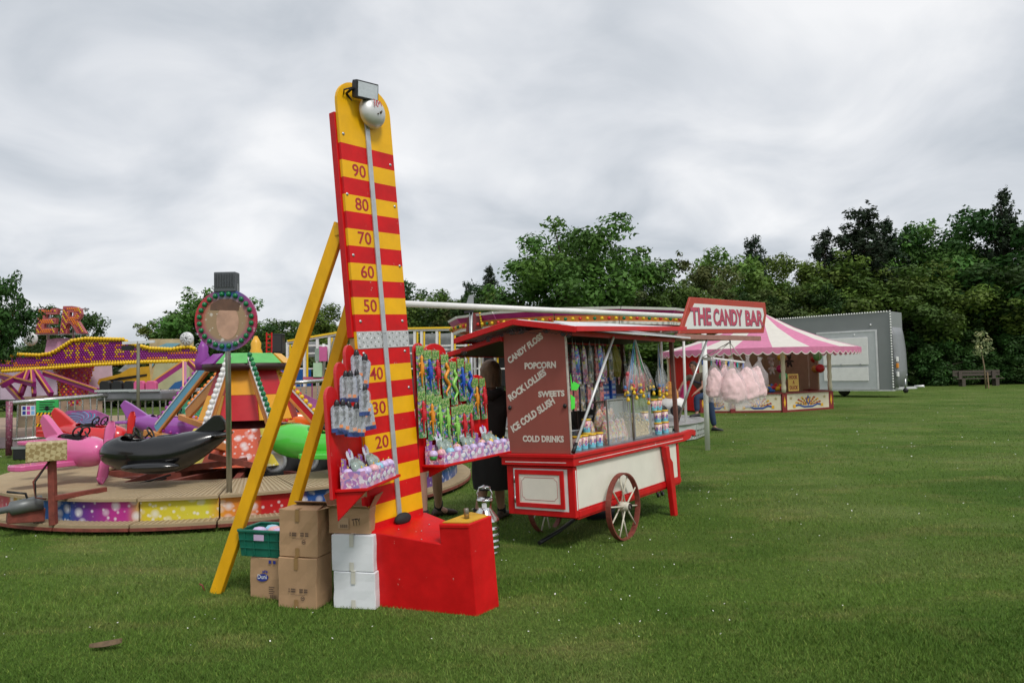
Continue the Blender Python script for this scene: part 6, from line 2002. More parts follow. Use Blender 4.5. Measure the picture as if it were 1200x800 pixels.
# ------------------------------------------------------------------ hook-a-duck stall
PINK = M('pink_canvas', (0.74, 0.25, 0.42), 0.8, var=0.1)
CANVAS = M('cream_canvas', (0.8, 0.76, 0.69), 0.8, var=0.05)
MAROON = M('maroon_trim', (0.22, 0.02, 0.02), 0.5)
GOLD = M('gold_paint', (0.6, 0.36, 0.05), 0.4)
A_, B_, C_ = G(858.7, 483.7), G(919.5, 483), G(973.7, 479)
L_ = A_ + (A_ - B_) * 0.55 + Vector((0, 0.25, 0))
L2 = L_ + Vector((-0.35, 1.0, 0))
back = [C_ + Vector((0.15, 2.0, 0)), Vector((10.4, 29.4, 0)), Vector((7.6, 29.2, 0)), L2 + Vector((-0.1, 2.0, 0))]
poly = [L2, L_, A_, B_, C_] + back
cen = sum(poly, Vector()) / len(poly)
stall = thing('hook_a_duck_stall', 'round fairground stall with pink and white striped canopy, cream painted counter and scalloped valance', 'stall', IDF, (cen.x, cen.y, 0))
CZ = W(919, 460, B_.y).z
EZ = W(912, 407.5, B_.y).z
def seg_box(a, b, z0, z1, t=0.06, inset=0.0):
    a, b = Vector(a), Vector(b)
    d = (b - a).normalized()
    n = Vector((d.y, -d.x, 0))
    if n.dot((a + b) / 2 - cen) < 0:
        n = -n
    a = a + d * inset
    b = b - d * inset
    return [a + n * 0 + Vector((0, 0, z0)), b + Vector((0, 0, z0)), b - n * t + Vector((0, 0, z0)), a - n * t + Vector((0, 0, z0)), a + Vector((0, 0, z1)), b + Vector((0, 0, z1)), b - n * t + Vector((0, 0, z1)), a - n * t + Vector((0, 0, z1))]
BOXF = [(0, 3, 2, 1), (4, 5, 6, 7), (0, 1, 5, 4), (1, 2, 6, 5), (2, 3, 7, 6), (3, 0, 4, 7)]
STC = M('stall_cream', (0.7, 0.64, 0.47), 0.5, var=0.06)
for i in range(1, 5):
    a, b = poly[i], poly[(i + 1) % len(poly)]
    cp = MB().add(seg_box(a, b, 0.07, CZ - 0.04, 0.05, 0.1), BOXF).build('counter_panel', STC, stall)
    MB().add(seg_box(a, b, 0.0, 0.068, 0.07, 0.09), BOXF).build('plinth', MAROON, stall)
    MB().add(seg_box(a + (a - cen) * 0.02, b + (b - cen) * 0.02, CZ - 0.038, CZ, 0.35, 0.0), BOXF).build('counter_top', MAROON, stall)
    # painted emblem: a fan of bars over a ribbon, stars at the sides
    d = (b - a).normalized()
    n = Vector((d.y, -d.x, 0))
    if n.dot((a + b) / 2 - cen) < 0:
        n = -n
    o0 = (a + b) / 2 + n * 0.004
    hgt = CZ - 0.15
    w_ = (b - a).length - 0.25
    def E(x, z, k=0):
        return o0 + d * (x * w_) + n * (0.002 * k) + Vector((0, 0, 0.08 + z * hgt))
    EC = [M('emblem_blue', (0.03, 0.08, 0.3), 0.5), M('emblem_yellow', (0.75, 0.4, 0.02), 0.5), M('emblem_red', (0.35, 0.03, 0.02), 0.5), M('emblem_black', (0.03, 0.03, 0.03), 0.5), M('emblem_grey_gold', (0.4, 0.33, 0.16), 0.6)]
    mb = MB()
    for q in range(8):
        ang = R(22 + q * (136 / 7))
        L0, L1 = 0.06, 0.36 if q not in (3, 4) else 0.28
        ca, sa = math.cos(ang), math.sin(ang)
        def F(r_, t, k=1):
            return E((r_ * ca - t * sa) * 0.9, 0.2 + (r_ * sa + t * ca) * 2.0 * 0.95, k)
        mb.add([F(L0, -0.014), F(L1, -0.03), F(L1, 0.03), F(L0, 0.014)], [(0, 1, 2, 3)], 1 if q % 2 else 2)
        for st_ in range(3):
            r0 = L0 + 0.05 + 0.08 * st_
            mb.add([F(r0, -0.014, 2), F(r0 + 0.035, -0.018, 2), F(r0 + 0.035, 0.018, 2), F(r0, 0.014, 2)], [(0, 1, 2, 3)], 3 if q % 2 else 1)
    mb.add([E(-0.05, 0.5, 3), E(0, 0.2, 3), E(0.05, 0.5, 3), E(0, 0.95, 3)], [(0, 1, 2, 3)], 0)
    mb.add([E(-0.025, 0.55, 4), E(0, 0.35, 4), E(0.025, 0.55, 4), E(0, 0.75, 4)], [(0, 1, 2, 3)], 1)
    rib = [(-0.36, 0.2), (-0.22, 0.27), (-0.1, 0.12), (0.1, 0.12), (0.22, 0.27), (0.36, 0.2)]
    for q in range(5):
        (xa, za), (xb, zb) = rib[q], rib[q + 1]
        mb.add([E(xa, za - 0.05, 3), E(xb, zb - 0.05, 3), E(xb, zb + 0.07, 3), E(xa, za + 0.07, 3)], [(0, 1, 2, 3)], 0)
    for sx_ in (-1, 1):
        mb.add([E(sx_ * 0.36, 0.1, 4), E(sx_ * 0.3, 0.1, 4), E(sx_ * 0.3, 0.3, 4), E(sx_ * 0.36, 0.3, 4)], [(0, 1, 2, 3)], 1)
        pts = []
        for q in range(10):
            r_ = (0.055 if q % 2 == 0 else 0.024)
            pts.append(E(sx_ * 0.4 + r_ * math.sin(q * PI / 5) * 0.8, 0.75 + r_ * math.cos(q * PI / 5) * 2.4, 2))
        pts.insert(0, E(sx_ * 0.4, 0.75, 2))
        mb.add(pts, [(0, 1 + q, 1 + (q + 1) % 10) for q in range(10)], 4)
    mb.build('painted_emblem', EC, cp, recalc=False)
for i in (1, 2, 3, 4, 5, 8):
    p = poly[i]
    mb = MB()
    mb.box((p.x - 0.08, p.y - 0.05, 0), (p.x + 0.08, p.y + 0.08, CZ - 0.045))
    mb.build('post_base', MAROON, stall)
    pts = [(p.x, p.y, CZ + 0.002)]
    rs = [0.07]
    nz = 9
    for k in range(1, nz + 1):
        pts.append((p.x, p.y, CZ + (EZ - CZ) * k / nz))
        rs.append(0.085 if k % 2 else 0.065)
    MB().tube(pts, rs, 8).build('post', STC, stall)
    MB().add([(p.x - 0.035, p.y - 0.054, CZ * 0.5), (p.x, p.y - 0.054, 0.15), (p.x + 0.035, p.y - 0.054, CZ * 0.5), (p.x, p.y - 0.054, CZ - 0.1)], [(0, 1, 2, 3)]).build('painted_diamond', EC[1], stall, recalc=False)
BEIGE = M('stall_back_beige', (0.46, 0.35, 0.22), 0.8, var=0.1)
for i in range(4, 8):
    a, b = poly[i] if i > 4 else C_ + Vector((0.02, 0.9, 0)), poly[(i + 1) % len(poly)]
    MB().add(seg_box(a, b, 0.0, EZ, 0.04), BOXF).build('back_panel', BEIGE, stall)
# red closed side on the left, in upright boards
for k in range(7):
    a = poly[8].lerp(L2, k / 7)
    b = poly[8].lerp(L2, (k + 1) / 7)
    MB().add(seg_box(a, b, 0.05, EZ - 0.02, 0.05, 0.006), BOXF).build('side_board', RED, stall)
for k in range(5):
    a = L2.lerp(L_, k / 5)
    b = L2.lerp(L_, (k + 1) / 5)
    MB().add(seg_box(a, b, 0.05, EZ - 0.02, 0.05, 0.006), BOXF).build('side_board', RED, stall)
apex = W(893, 366, cen.y)
N_ = 36
def eave(k):
    f = k / N_ * 2 * PI
    c = Vector((cen.x + 0.62 + 3.5 * math.cos(f), cen.y + 3.3 * math.sin(f), EZ))
    return c
mb = MB()
for k in range(N_):
    a, b = eave(k), eave(k + 1)
    prev = [apex + Vector((0, 0, 0)), None]
    pts_a = [apex.lerp(a, t) + Vector((0, 0, -0.16 * math.sin(PI * t))) for t in (0.02, 0.35, 0.7, 1)]
    pts_b = [apex.lerp(b, t) + Vector((0, 0, -0.16 * math.sin(PI * t))) for t in (0.02, 0.35, 0.7, 1)]
    mb.add(pts_a + pts_b, [(0, 1, 5, 4), (1, 2, 6, 5), (2, 3, 7, 6)], (k // 2) % 2)
for m_ in (PINK, CANVAS):
    t_ = m_.node_tree
    b_ = t_.nodes['Principled BSDF']
    trn = t_.nodes.new('ShaderNodeBsdfTranslucent')
    t_.links.new(b_.inputs['Base Color'].links[0].from_socket, trn.inputs['Color'])
    mxs = t_.nodes.new('ShaderNodeMixShader')
    mxs.inputs[0].default_value = 0.22
    t_.links.new(b_.outputs[0], mxs.inputs[1])
    t_.links.new(trn.outputs[0], mxs.inputs[2])
    t_.links.new(mxs.outputs[0], t_.nodes['Material Output'].inputs['Surface'])
cano = mb.build('canopy', [PINK, CANVAS], stall)
mb = MB()
for k in range(N_ * 2):
    a, b = eave(k / 2), eave(k / 2 + 0.5)
    o_ = (a - Vector((cen.x + 0.62, cen.y, a.z))).normalized() * 0.01
    n = 6
    tp_ = [a.lerp(b, i / n) + o_ for i in range(n + 1)]
    bt_ = [p + Vector((0, 0, -0.13 - 0.09 * math.sin(PI * i / n))) for i, p in enumerate(tp_)]
    mb.add(tp_ + bt_, [(i, i + 1, n + 2 + i, n + 1 + i) for i in range(n)], 0)
    lo_ = [p + Vector((0, 0, -0.03)) for p in bt_]
    mb.add(bt_ + lo_, [(i, i + 1, n + 2 + i, n + 1 + i) for i in range(n)], 1)
mb.build('valance', [PINK, CANVAS], stall)
# prizes
BALLS = [(958, 417.5, 5.2, (0.2, 0.55, 0.2), 'pale green', 25.8), (961, 431.5, 5.2, (0.55, 0.02, 0.03), 'red', 25.6), (955.5, 432, 4.5, (0.6, 0.3, 0.05), 'orange', 26.4), (915.5, 418, 5.0, (0.7, 0.5, 0.05), 'yellow', 25.2),
         (918, 441, 5.0, (0.1, 0.5, 0.15), 'bright green', 24.6), (914, 432, 4.5, (0.45, 0.02, 0.12), 'magenta', 25.2), (819, 421, 5, (0.1, 0.45, 0.12), 'dark green', 25.5), (954, 421, 4, (0.55, 0.05, 0.04), 'small red', 26.6)]
for u, v, r_, col, nm, Y in BALLS:
    p = W(u, v, Y)
    rr = r_ * Y / CAM_F
    t = thing('prize_ball', '%s prize ball hanging inside the striped stall' % nm, 'ball', IDF, p, 'prize balls hanging in the stall')
    MB().sphere(tuple(p), rr, 16, 10).build('ball', M('ball_' + nm.replace(' ', '_'), col, 0.3), t)
    MB().tube([p + Vector((0, 0, rr * 0.98)), Vector((p.x, p.y, EZ))], 0.008, 5).build('string', CORD, t)
def soft_toy(u, v, Y, s, mat, label):
    p = W(u, v, Y)
    k = s
    t = thing('soft_toy', label, 'soft toy', IDF, p, 'soft toys hanging in the stall')
    mb = MB().sphere((p.x, p.y, p.z), (0.1 * k, 0.08 * k, 0.13 * k), 10, 7).sphere((p.x, p.y - 0.02, p.z + 0.19 * k), (0.085 * k, 0.08 * k, 0.08 * k), 10, 7)
    mb.build('body', mat, t, recalc=False)
    for sx_ in (-1, 1):
        MB().sphere((p.x + sx_ * 0.07 * k, p.y, p.z + 0.27 * k), 0.035 * k, 8, 5).build('ear', mat, t)
        MB().tube([(p.x + sx_ * 0.08 * k, p.y, p.z + 0.06 * k), (p.x + sx_ * 0.16 * k, p.y - 0.03, p.z)], [0.04 * k, 0.03 * k], 7).build('arm', mat, t)
        MB().tube([(p.x + sx_ * 0.05 * k, p.y, p.z - 0.08 * k), (p.x + sx_ * 0.08 * k, p.y - 0.03, p.z - 0.2 * k)], [0.045 * k, 0.035 * k], 7).build('leg', mat, t)
    MB().tube([(p.x, p.y, p.z + 0.27 * k), (p.x, p.y, EZ)], 0.008, 5).build('string', CORD, t)
PLU = [M('grey_pink_plush', (0.45, 0.36, 0.36), 0.95), M('pale_plush', (0.5, 0.45, 0.42), 0.95), M('dark_plush', (0.06, 0.04, 0.035), 0.95)]
soft_toy(903, 421, 25.2, 0.8, PLU[0], 'grey pink soft toy hanging highest in the stall')
soft_toy(904.5, 433, 25.2, 0.9, PLU[1], 'pale soft toy hanging lowest in the stall')
soft_toy(925, 424, 26.2, 0.9, PLU[2], 'dark brown soft toy hanging right of the yellow ball')
for k, (u, v, c_) in enumerate([(901, 455, 'lilac'), (906, 454, 'pink'), (911, 455, 'yellow'), (898, 456, 'yellow'), (915, 455, 'pink'), (904, 457.5, 'blue')]):
    p = W(u, v, B_.y + 1.0)
    o = MB().sphere((p.x, p.y, p.z), (0.14, 0.1, 0.08), 9, 6).sphere((p.x + 0.1, p.y, p.z + 0.1), (0.06, 0.06, 0.06), 8, 5).add([(p.x + 0.15, p.y - 0.02, p.z + 0.1), (p.x + 0.15, p.y + 0.02, p.z + 0.1), (p.x + 0.2, p.y, p.z + 0.095), (p.x + 0.15, p.y, p.z + 0.12)], [(0, 1, 2), (0, 1, 3), (0, 3, 2), (1, 3, 2)]).build('toy_duck', DC[[2, 1, 0, 0, 1, 2][k]], None, recalc=False)
    tag(o, ['blue toy duck behind the stall counter, middle of the heap', 'red toy duck right of the blue one behind the stall counter', 'yellow toy duck at the right of the heap behind the stall counter', 'yellow toy duck at the left end of the heap', 'red toy duck at the right end of the heap', 'blue toy duck lowest of the heap'][k], 'toy duck', 'toy ducks on the stall')
sgp = W(930.5, 458, B_.y + 0.15)
SGF = frame_xz((1, 0.35, 0), (-0.08, 0, 1), sgp)
t = thing('hook_a_duck_sign', 'yellow board reading HOOK A DUCK leaning on the stall counter beside the middle post', 'sign', SGF, (0, 0, 0))
sw_, sh_ = 0.43, 0.58
MB().box((-sw_ / 2, 0, 0), (sw_ / 2, 0.02, sh_)).build('board', M('sign_board_yellow', (0.72, 0.45, 0.1), 0.5, var=0.05), t)
for s_, z, w_ in (('HOOK', 0.4, 0.34), ('A', 0.235, 0.08), ('DUCK', 0.05, 0.34)):
    MB().text(s_, (-w_ / 2, -0.001, z), (w_ / 2, -0.001, z), 0.13, (0, -1, 0), bold=0.03, thick=0.003).build('lettering', M('sign_dark_red', (0.3, 0.02, 0.02), 0.5), t)

# ------------------------------------------------------------------ trailer
TGREY = M('trailer_grey', (0.22, 0.235, 0.235), 0.5, var=0.05, scale=2)
c0, c1 = W(1046.5, 456.5, 33.0), W(1042, 364.7, 33.0)
l1 = W(925, 373.5, 36.4)
tx = (Vector((c0.x, c0.y, 0)) - Vector((l1.x, l1.y, 0))).normalized()
TF = frame_xz(tx, (c1 - c0), c0)
TH, TLn = (c1 - c0).length, 5.6
tr = thing('grey_trailer', 'grey box trailer with closed white hatch, white bulb rows and a tow bar', 'trailer', TF, (-2.5, 1.0, -0.3))
MB().box((-TLn, 0, 0), (0, 1.7, TH)).build('body', TGREY, tr, 0.02)
MB().box((-TLn, -0.02, -0.06), (0.03, 1.7, -0.002)).build('sill', ALU, tr)
def th(u, v):
    p = TF.hit(u, v, 1, 0)
    return p.x, p.z
(xa, za), (xb, zb) = th(968, 457), th(1027, 386)
mb = MB()
MB().box((-3.4, -0.03, 0.02), (xb, -0.001, zb)).build('hatch_surround', M('pale_grey_surround', (0.5, 0.52, 0.53), 0.4, var=0.05), tr)
mb = MB()
mb.box((-3.4, -0.045, zb - 0.07), (xb + 0.03, -0.031, zb)).box((xb - 0.05, -0.045, 0.02), (xb + 0.03, -0.031, zb - 0.0705)).box((-3.4, -0.045, 0.02), (xb - 0.051, -0.031, 0.05))
mb.build('hatch_frame', ALU, tr)
(x1, z1), (x2, z2), (x3, z3), (x4, z4) = th(1017, 395), th(1017, 427), th(1018, 430), th(1018, 446)
MB().box((-3.1, -0.075, z2), (x1, -0.047, z1)).build('hatch_flap', WHITE, tr, 0.01)
MB().box((-3.1, -0.065, z4), (x3, -0.047, z3)).build('hatch_flap', WHITE, tr, 0.01)
for x in (-1.4, -2.3):
    MB().box((x, -0.09, z2 - 0.02), (x + 0.08, -0.076, z2 + 0.05)).build('latch', STEEL, tr)
MB().sphere((-0.85, -0.01, TH * 0.84), 0.05, 8, 5).sphere((-1.6, -0.01, TH * 0.72), 0.05, 8, 5).build('lamp', ALU, tr, recalc=False)
WB = M('white_bulb', (0.82, 0.82, 0.8), 0.3)
bm_ = MB().sphere((0, 0, 0), 0.042, 6, 4).build('bulb', WB, tr)
bm_.location = Vector((0.02, -0.03, TH))
for i in range(1, 46):
    o = bm_.copy()
    C.objects.link(o)
    o.parent = tr
    o.location = Vector((-0.12 * i, -0.03, TH))
for i in range(1, 29):
    o = bm_.copy()
    C.objects.link(o)
    o.parent = tr
    o.location = Vector((0.03, -0.03, TH - TH * i / 29.0))
rings = []
for z, e_ in ((0.1, 0.2), (0.9, 0.22), (1.8, 0.2), (2.5, 0.12), (2.9, 0.03)):
    rings.append([(0.001, 0.1, z), (e_ * 0.8, 0.2, z), (e_, 0.6, z), (e_, 1.2, z), (e_ * 0.8, 1.55, z), (0.001, 1.65, z)])
MB().loft(rings).build('front_cap', M('cap_grey', (0.22, 0.23, 0.24), 0.4), tr)
for z, m_ in ((1.0, M('amber_lens', (0.7, 0.25, 0.02), 0.25)), (1.3, WHITE), (0.6, WHITE)):
    MB().box((0.16, 0.06, z), (0.24, 0.2, z + 0.22)).build('marker_lamp', m_, tr, 0.01)
mb = MB().bar((0.0, 0.3, 0.06), (0.8, 0.7, 0.08), 0.08, 0.1).bar((0.0, 1.1, 0.06), (0.8, 0.7, 0.085), 0.08, 0.1).tube([(0.7, 0.7, 0.12), (1.1, 0.7, 0.14)], 0.06, 8)
mb.build('tow_bar', ALU, tr)
mb = MB().tube([(0.4, 0.45, 0.5), (0.4, 0.45, -0.02)], 0.04, 8).tube([(0.4, 0.45, 0.5), (0.5, 0.42, 0.7)], 0.02, 6)
mb.build('jockey_post', STEEL, tr)
MB().lathe([(0, -0.04), (0.11, -0.04), (0.12, 0), (0.11, 0.04), (0, 0.04)], 14, 0, Matrix.Translation((0.4, 0.45, -0.05)) @ Matrix.Rotation(R(90), 4, 'X')).build('jockey_wheel', BLACK, tr)
for x in (-2.3, -3.1):
    MB().lathe([(0, -0.09), (0.26, -0.09), (0.3, 0), (0.26, 0.09), (0, 0.09)], 20, 0, Matrix.Translation((x, 0.3, -0.02)) @ Matrix.Rotation(R(90), 4, 'X')).build('tyre', BLACK, tr)

# ------------------------------------------------------------------ bench and sapling
b0, b1 = W(1124, 448, 47), W(1176, 447.5, 47)
b0.z = b1.z = 0.0
BF = frame_xz(b1 - b0, (0, 0, 1), b0)
bl = (b1 - b0).length
GW = M('weathered_timber', (0.075, 0.06, 0.048), 0.8, var=0.25, scale=8)
bn = thing('park_bench', 'long weathered wooden bench with slatted back at the foot of the wood', 'bench', BF, (bl / 2, 0.2, 0))
for k in range(3):
    MB().box((-0.1, 0.05 + 0.14 * k, 0.47), (bl + 0.1, 0.17 + 0.14 * k, 0.53)).build('seat_slat', GW, bn)
for k in range(2):
    MB().box((-0.1, 0.47, 0.68 + 0.2 * k), (bl + 0.1, 0.52, 0.84 + 0.2 * k)).build('back_slat', GW, bn)
for x in (0.25, bl - 0.45):
    MB().box((x, 0.06, 0), (x + 0.22, 0.2, 0.469)).build('leg', GW, bn)
    MB().box((x, 0.38, 0), (x + 0.22, 0.469, 1.0)).build('leg', GW, bn)
s0 = G(1155.5, 455)
s1 = W(1148, 398, s0.y)
sap = thing('sapling', 'thin young tree with sparse pale cream leaves tied to a stake before the bench', 'tree', IDF, s0)
MB().tube([s0, W(1153.5, 430, s0.y), W(1149, 405, s0.y)], [0.05, 0.04, 0.018], 7).build('trunk', M('pale_trunk', (0.2, 0.15, 0.09), 0.8, var=0.2), sap)
MB().bar(s0 + Vector((0.16, 0, -0.1)), W(1155, 436, s0.y) + Vector((0.1, 0, 0)), 0.06, 0.06).build('stake', M('stake_timber', (0.25, 0.17, 0.1), 0.8), sap)
r_ = np.random.default_rng(8)
cs = np.array([tuple(W(u, v, s0.y) + Vector((0, rnd.uniform(-0.5, 0.5), 0))) for u, v in ((1144, 392), (1149, 391), (1142, 399), (1150, 398), (1154, 402), (1144, 406), (1156, 408), (1149, 411), (1145, 413), (1153, 413))])
v_, t_ = leaves_np(cs, np.full(len(cs), 0.3), 260, 0.085, r_)
me = mesh_np('crown', v_ - np.array(tuple(s0)), np.arange(len(v_)).reshape(-1, 4), leaf_mat('cream_variegated_leaf', (0.3, 0.33, 0.17)), 4, t_)
o = bpy.data.objects.new('crown', me)
C.objects.link(o)
o.parent = sap

# ------------------------------------------------------------------ the little plane ride
PC = Vector((-3.75, 10.1, 0))
RR = 3.1
ride = thing('plane_ride', 'round plane ride with tan deck, bubble painted skirt and red and yellow hub', 'fairground ride', IDF, PC)
TAN = M('tan_tread_deck', (0.36, 0.27, 0.16), 0.7, var=0.12, scale=4)
def bubble_mat(name, cols):
    """flat airbrushed print: colours running along the skirt, with pale round bubbles"""
    m = bpy.data.materials.new(name)
    m.use_nodes = True
    t = m.node_tree
    b = t.nodes['Principled BSDF']
    b.inputs['Roughness'].default_value = 0.3
    g = t.nodes.new('ShaderNodeTexCoord')
    s_ = t.nodes.new('ShaderNodeSeparateXYZ')
    t.links.new(g.outputs['Object'], s_.inputs[0])
    a = t.nodes.new('ShaderNodeMath')
    a.operation = 'ARCTAN2'
    t.links.new(s_.outputs[0], a.inputs[0])
    nm = t.nodes.new('ShaderNodeMath')
    nm.operation = 'MULTIPLY'
    nm.inputs[1].default_value = -1
    t.links.new(s_.outputs[1], nm.inputs[0])
    t.links.new(nm.outputs[0], a.inputs[1])
    mr = t.nodes.new('ShaderNodeMapRange')
    mr.inputs[1].default_value = -1.1
    mr.inputs[2].default_value = 1.3
    t.links.new(a.outputs[0], mr.inputs[0])
    r = t.nodes.new('ShaderNodeValToRGB')
    e = r.color_ramp.elements
    e[0].position, e[0].color = cols[0][0], (*cols[0][1], 1)
    e[1].position, e[1].color = cols[-1][0], (*cols[-1][1], 1)
    for p, c in cols[1:-1]:
        x = e.new(p)
        x.color = (*c, 1)
    t.links.new(mr.outputs[0], r.inputs[0])
    out = r.outputs[0]
    for sc_, th_ in ((7.5, 0.42), (15.0, 0.3)):
        v = t.nodes.new('ShaderNodeTexVoronoi')
        v.inputs['Scale'].default_value = sc_
        t.links.new(g.outputs['Object'], v.inputs['Vector'])
        rp = t.nodes.new('ShaderNodeValToRGB')
        q = rp.color_ramp.elements
        q[0].position, q[0].color = th_ * 0.35, (0.75, 0.75, 0.75, 1)
        q[1].position, q[1].color = th_, (0, 0, 0, 1)
        z = q.new(th_ * 0.9)
        z.color = (0.2, 0.2, 0.2, 1)
        t.links.new(v.outputs['Distance'], rp.inputs[0])
        mx = t.nodes.new('ShaderNodeMixRGB')
        mx.inputs[2].default_value = (0.78, 0.78, 0.8, 1)
        t.links.new(rp.outputs[0], mx.inputs[0])
        t.links.new(out, mx.inputs[1])
        out = mx.outputs[0]
    t.links.new(out, b.inputs['Base Color'])
    return m
SKIRT = bubble_mat('bubble_skirt_print', [(0.0, (0.45, 0.05, 0.12)), (0.2, (0.5, 0.05, 0.12)), (0.24, (0.6, 0.45, 0.05)), (0.27, (0.02, 0.12, 0.4)), (0.345, (0.02, 0.1, 0.35)), (0.38, (0.16, 0.03, 0.25)), (0.42, (0.45, 0.03, 0.25)), (0.44, (0.45, 0.03, 0.25)), (0.465, (0.62, 0.5, 0.03)), (0.55, (0.62, 0.58, 0.05)), (0.575, (0.7, 0.25, 0.03)), (0.612, (0.65, 0.2, 0.03)), (0.625, (0.5, 0.015, 0.02)), (0.675, (0.5, 0.015, 0.02)), (0.69, (0.02, 0.08, 0.3)), (0.78, (0.02, 0.08, 0.3)), (0.82, (0.45, 0.03, 0.25)), (1.0, (0.02, 0.08, 0.3))])
NS = 24
def pol(r_, a, z):
    return (PC.x + r_ * math.cos(a), PC.y + r_ * math.sin(a), z)
def ring_seg(r0, r1, z0, z1, a0, a1, n=4):
    vv, ff = [], []
    for i in range(n + 1):
        a = a0 + (a1 - a0) * i / n
        vv += [pol(r0, a, z0), pol(r1, a, z0), pol(r1, a, z1), pol(r0, a, z1)]
    for i in range(n):
        b = 4 * i
        for k in range(4):
            ff.append((b + k, b + (k + 1) % 4, b + 4 + (k + 1) % 4, b + 4 + k))
    ff += [(0, 3, 2, 1), (4 * n, 4 * n + 1, 4 * n + 2, 4 * n + 3)]
    return vv, ff
DECK_Z = 0.335
for k in range(NS):
    a0, a1 = 2 * PI * k / NS + 0.003, 2 * PI * (k + 1) / NS - 0.003
    MB().add(*ring_seg(RR - 0.18, RR + 0.02, 0.075, 0.105, a0, a1)).build('step_board', TAN, ride)
    MB().add(*ring_seg(RR - 0.02, RR + 0.03, 0.045, 0.074, a0, a1)).build('step_edge', RUST, ride)
    MB().add(*ring_seg(RR - 0.2, RR - 0.17, 0.106, DECK_Z - 0.03, a0, a1)).build('skirt_panel', SKIRT, ride)
    dp = MB().add(*ring_seg(1.75, RR - 0.12, DECK_Z - 0.028, DECK_Z, a0, a1)).build('deck_plate', TAN, ride)
    # tread strips of the near deck plates and steps
    am = (a0 + a1) / 2
    if math.sin(am) < 0.5:
        mb = MB()
        nst = 15
        for i in range(nst):
            a = a0 + (a1 - a0) * (i + 0.5) / nst
            mb.bar(pol(1.8, a, DECK_Z + 0.003), pol(RR - 0.16, a, DECK_Z + 0.003), 0.02, 0.008)
            mb.bar(pol(RR - 0.16, a, 0.108), pol(RR, a, 0.108), 0.02, 0.008)
        o = mb.build('tread_strip', M('tread_strip_tan', (0.44, 0.35, 0.22), 0.6, var=0.1), dp, recalc=False)
        o['kind'] = 'stuff'
for k in range(12):
    a = 2 * PI * (k + 0.5) / 12
    MB().bar(pol(0.4, a, 0.25), pol(RR - 0.25, a, 0.25), 0.08, 0.1).build('deck_beam', RUST, ride)
for u in (96, 430):
    p = G(u, 624)
    o = MB().box((p.x - 0.16, p.y + 0.0, 0), (p.x + 0.16, p.y + 0.14, 0.075)).build('packing_block', M('timber_block', (0.2, 0.13, 0.075), 0.8, var=0.2), None, 0.004)
    tag(o, 'wooden packing block under the edge of the plane ride, ' + ('at the left' if u < 200 else 'behind the cardboard boxes'), 'block', 'packing blocks under the plane ride')
# hub tower
OR_ = M('hub_orange', (0.78, 0.36, 0.012), 0.35, var=0.05)
HR = M('hub_red', (0.5, 0.012, 0.02), 0.35, var=0.08)
hub = PC
zt_, zm_, zb_ = W(288, 434, PC.y - 0.4).z, W(288, 463, PC.y - 0.6).z, W(288, 493, PC.y - 0.65).z
def octp(r_, z, k):
    a = R(-90 + 22.5 + 45 * k + 8)
    return Vector((PC.x + 0.02 + r_ * math.cos(a), PC.y + r_ * math.sin(a), z))
for k in range(8):
    for (r0, z0, r1, z1, m_) in ((0.68, zb_, 0.555, zm_, HR if k % 2 else OR_), (0.55, zm_ + 0.004, 0.43, zt_, OR_ if k % 2 else HR)):
        a, b, c, d = octp(r0, z0, k), octp(r0, z0, k + 1), octp(r1, z1, k + 1), octp(r1, z1, k)
        n = ((b - a).cross(d - a)).normalized() * 0.015
        sh = (b - a) * 0.012
        a, d, b, c = a + sh, d + sh, b - sh, c - sh
        MB().add([a, b, c, d, a - n, b - n, c - n, d - n], BOXF if False else [(0, 1, 2, 3), (7, 6, 5, 4), (0, 4, 5, 1), (1, 5, 6, 2), (2, 6, 7, 3), (3, 7, 4, 0)]).build('hub_panel', m_, ride)
z0_, z1_ = W(288, 548, PC.y - 1).z, W(288, 502, PC.y - 0.6).z
SK2 = [bubble_mat('bubble_yellow', [(0, (0.65, 0.55, 0.05)), (0.5, (0.65, 0.5, 0.05)), (1, (0.6, 0.5, 0.05))]), bubble_mat('bubble_orange_red', [(0, (0.65, 0.12, 0.05)), (0.5, (0.6, 0.1, 0.04)), (1, (0.6, 0.1, 0.05))])]
for k in range(8):
    a, b, c, d = octp(1.05, max(z0_, DECK_Z), k), octp(1.05, max(z0_, DECK_Z), k + 1), octp(0.72, z1_, k + 1), octp(0.72, z1_, k)
    n = ((b - a).cross(d - a)).normalized() * 0.015
    MB().add([a, b, c, d, a - n, b - n, c - n, d - n], [(0, 1, 2, 3), (7, 6, 5, 4), (0, 4, 5, 1), (1, 5, 6, 2), (2, 6, 7, 3), (3, 7, 4, 0)]).build('lower_panel', SK2[k % 2], ride)
MB().lathe([(0.0, 0.1), (0.5, 0.1), (0.5, z1_), (0.3, zb_), (0.3, zt_), (0.0, zt_)], 16, 0, Matrix.Translation(PC)).build('hub_core', M('dark_red_steel', (0.1, 0.012, 0.014), 0.5), ride)
MB().lathe([(0.0, zt_ + 0.001), (0.56, zt_ + 0.001), (0.6, zt_ + 0.04), (0.6, zt_ + 0.1), (0.0, zt_ + 0.1)], 24, 0, Matrix.Translation(PC)).build('hub_ring', M('black_red_ring', (0.04, 0.012, 0.012), 0.5), ride)
TOPC = [M('top_green', (0.12, 0.45, 0.12), 0.4), M('top_orange', (0.78, 0.4, 0.03), 0.4), M('top_purple', (0.25, 0.04, 0.3), 0.4), M('top_black', (0.03, 0.02, 0.02), 0.5)]
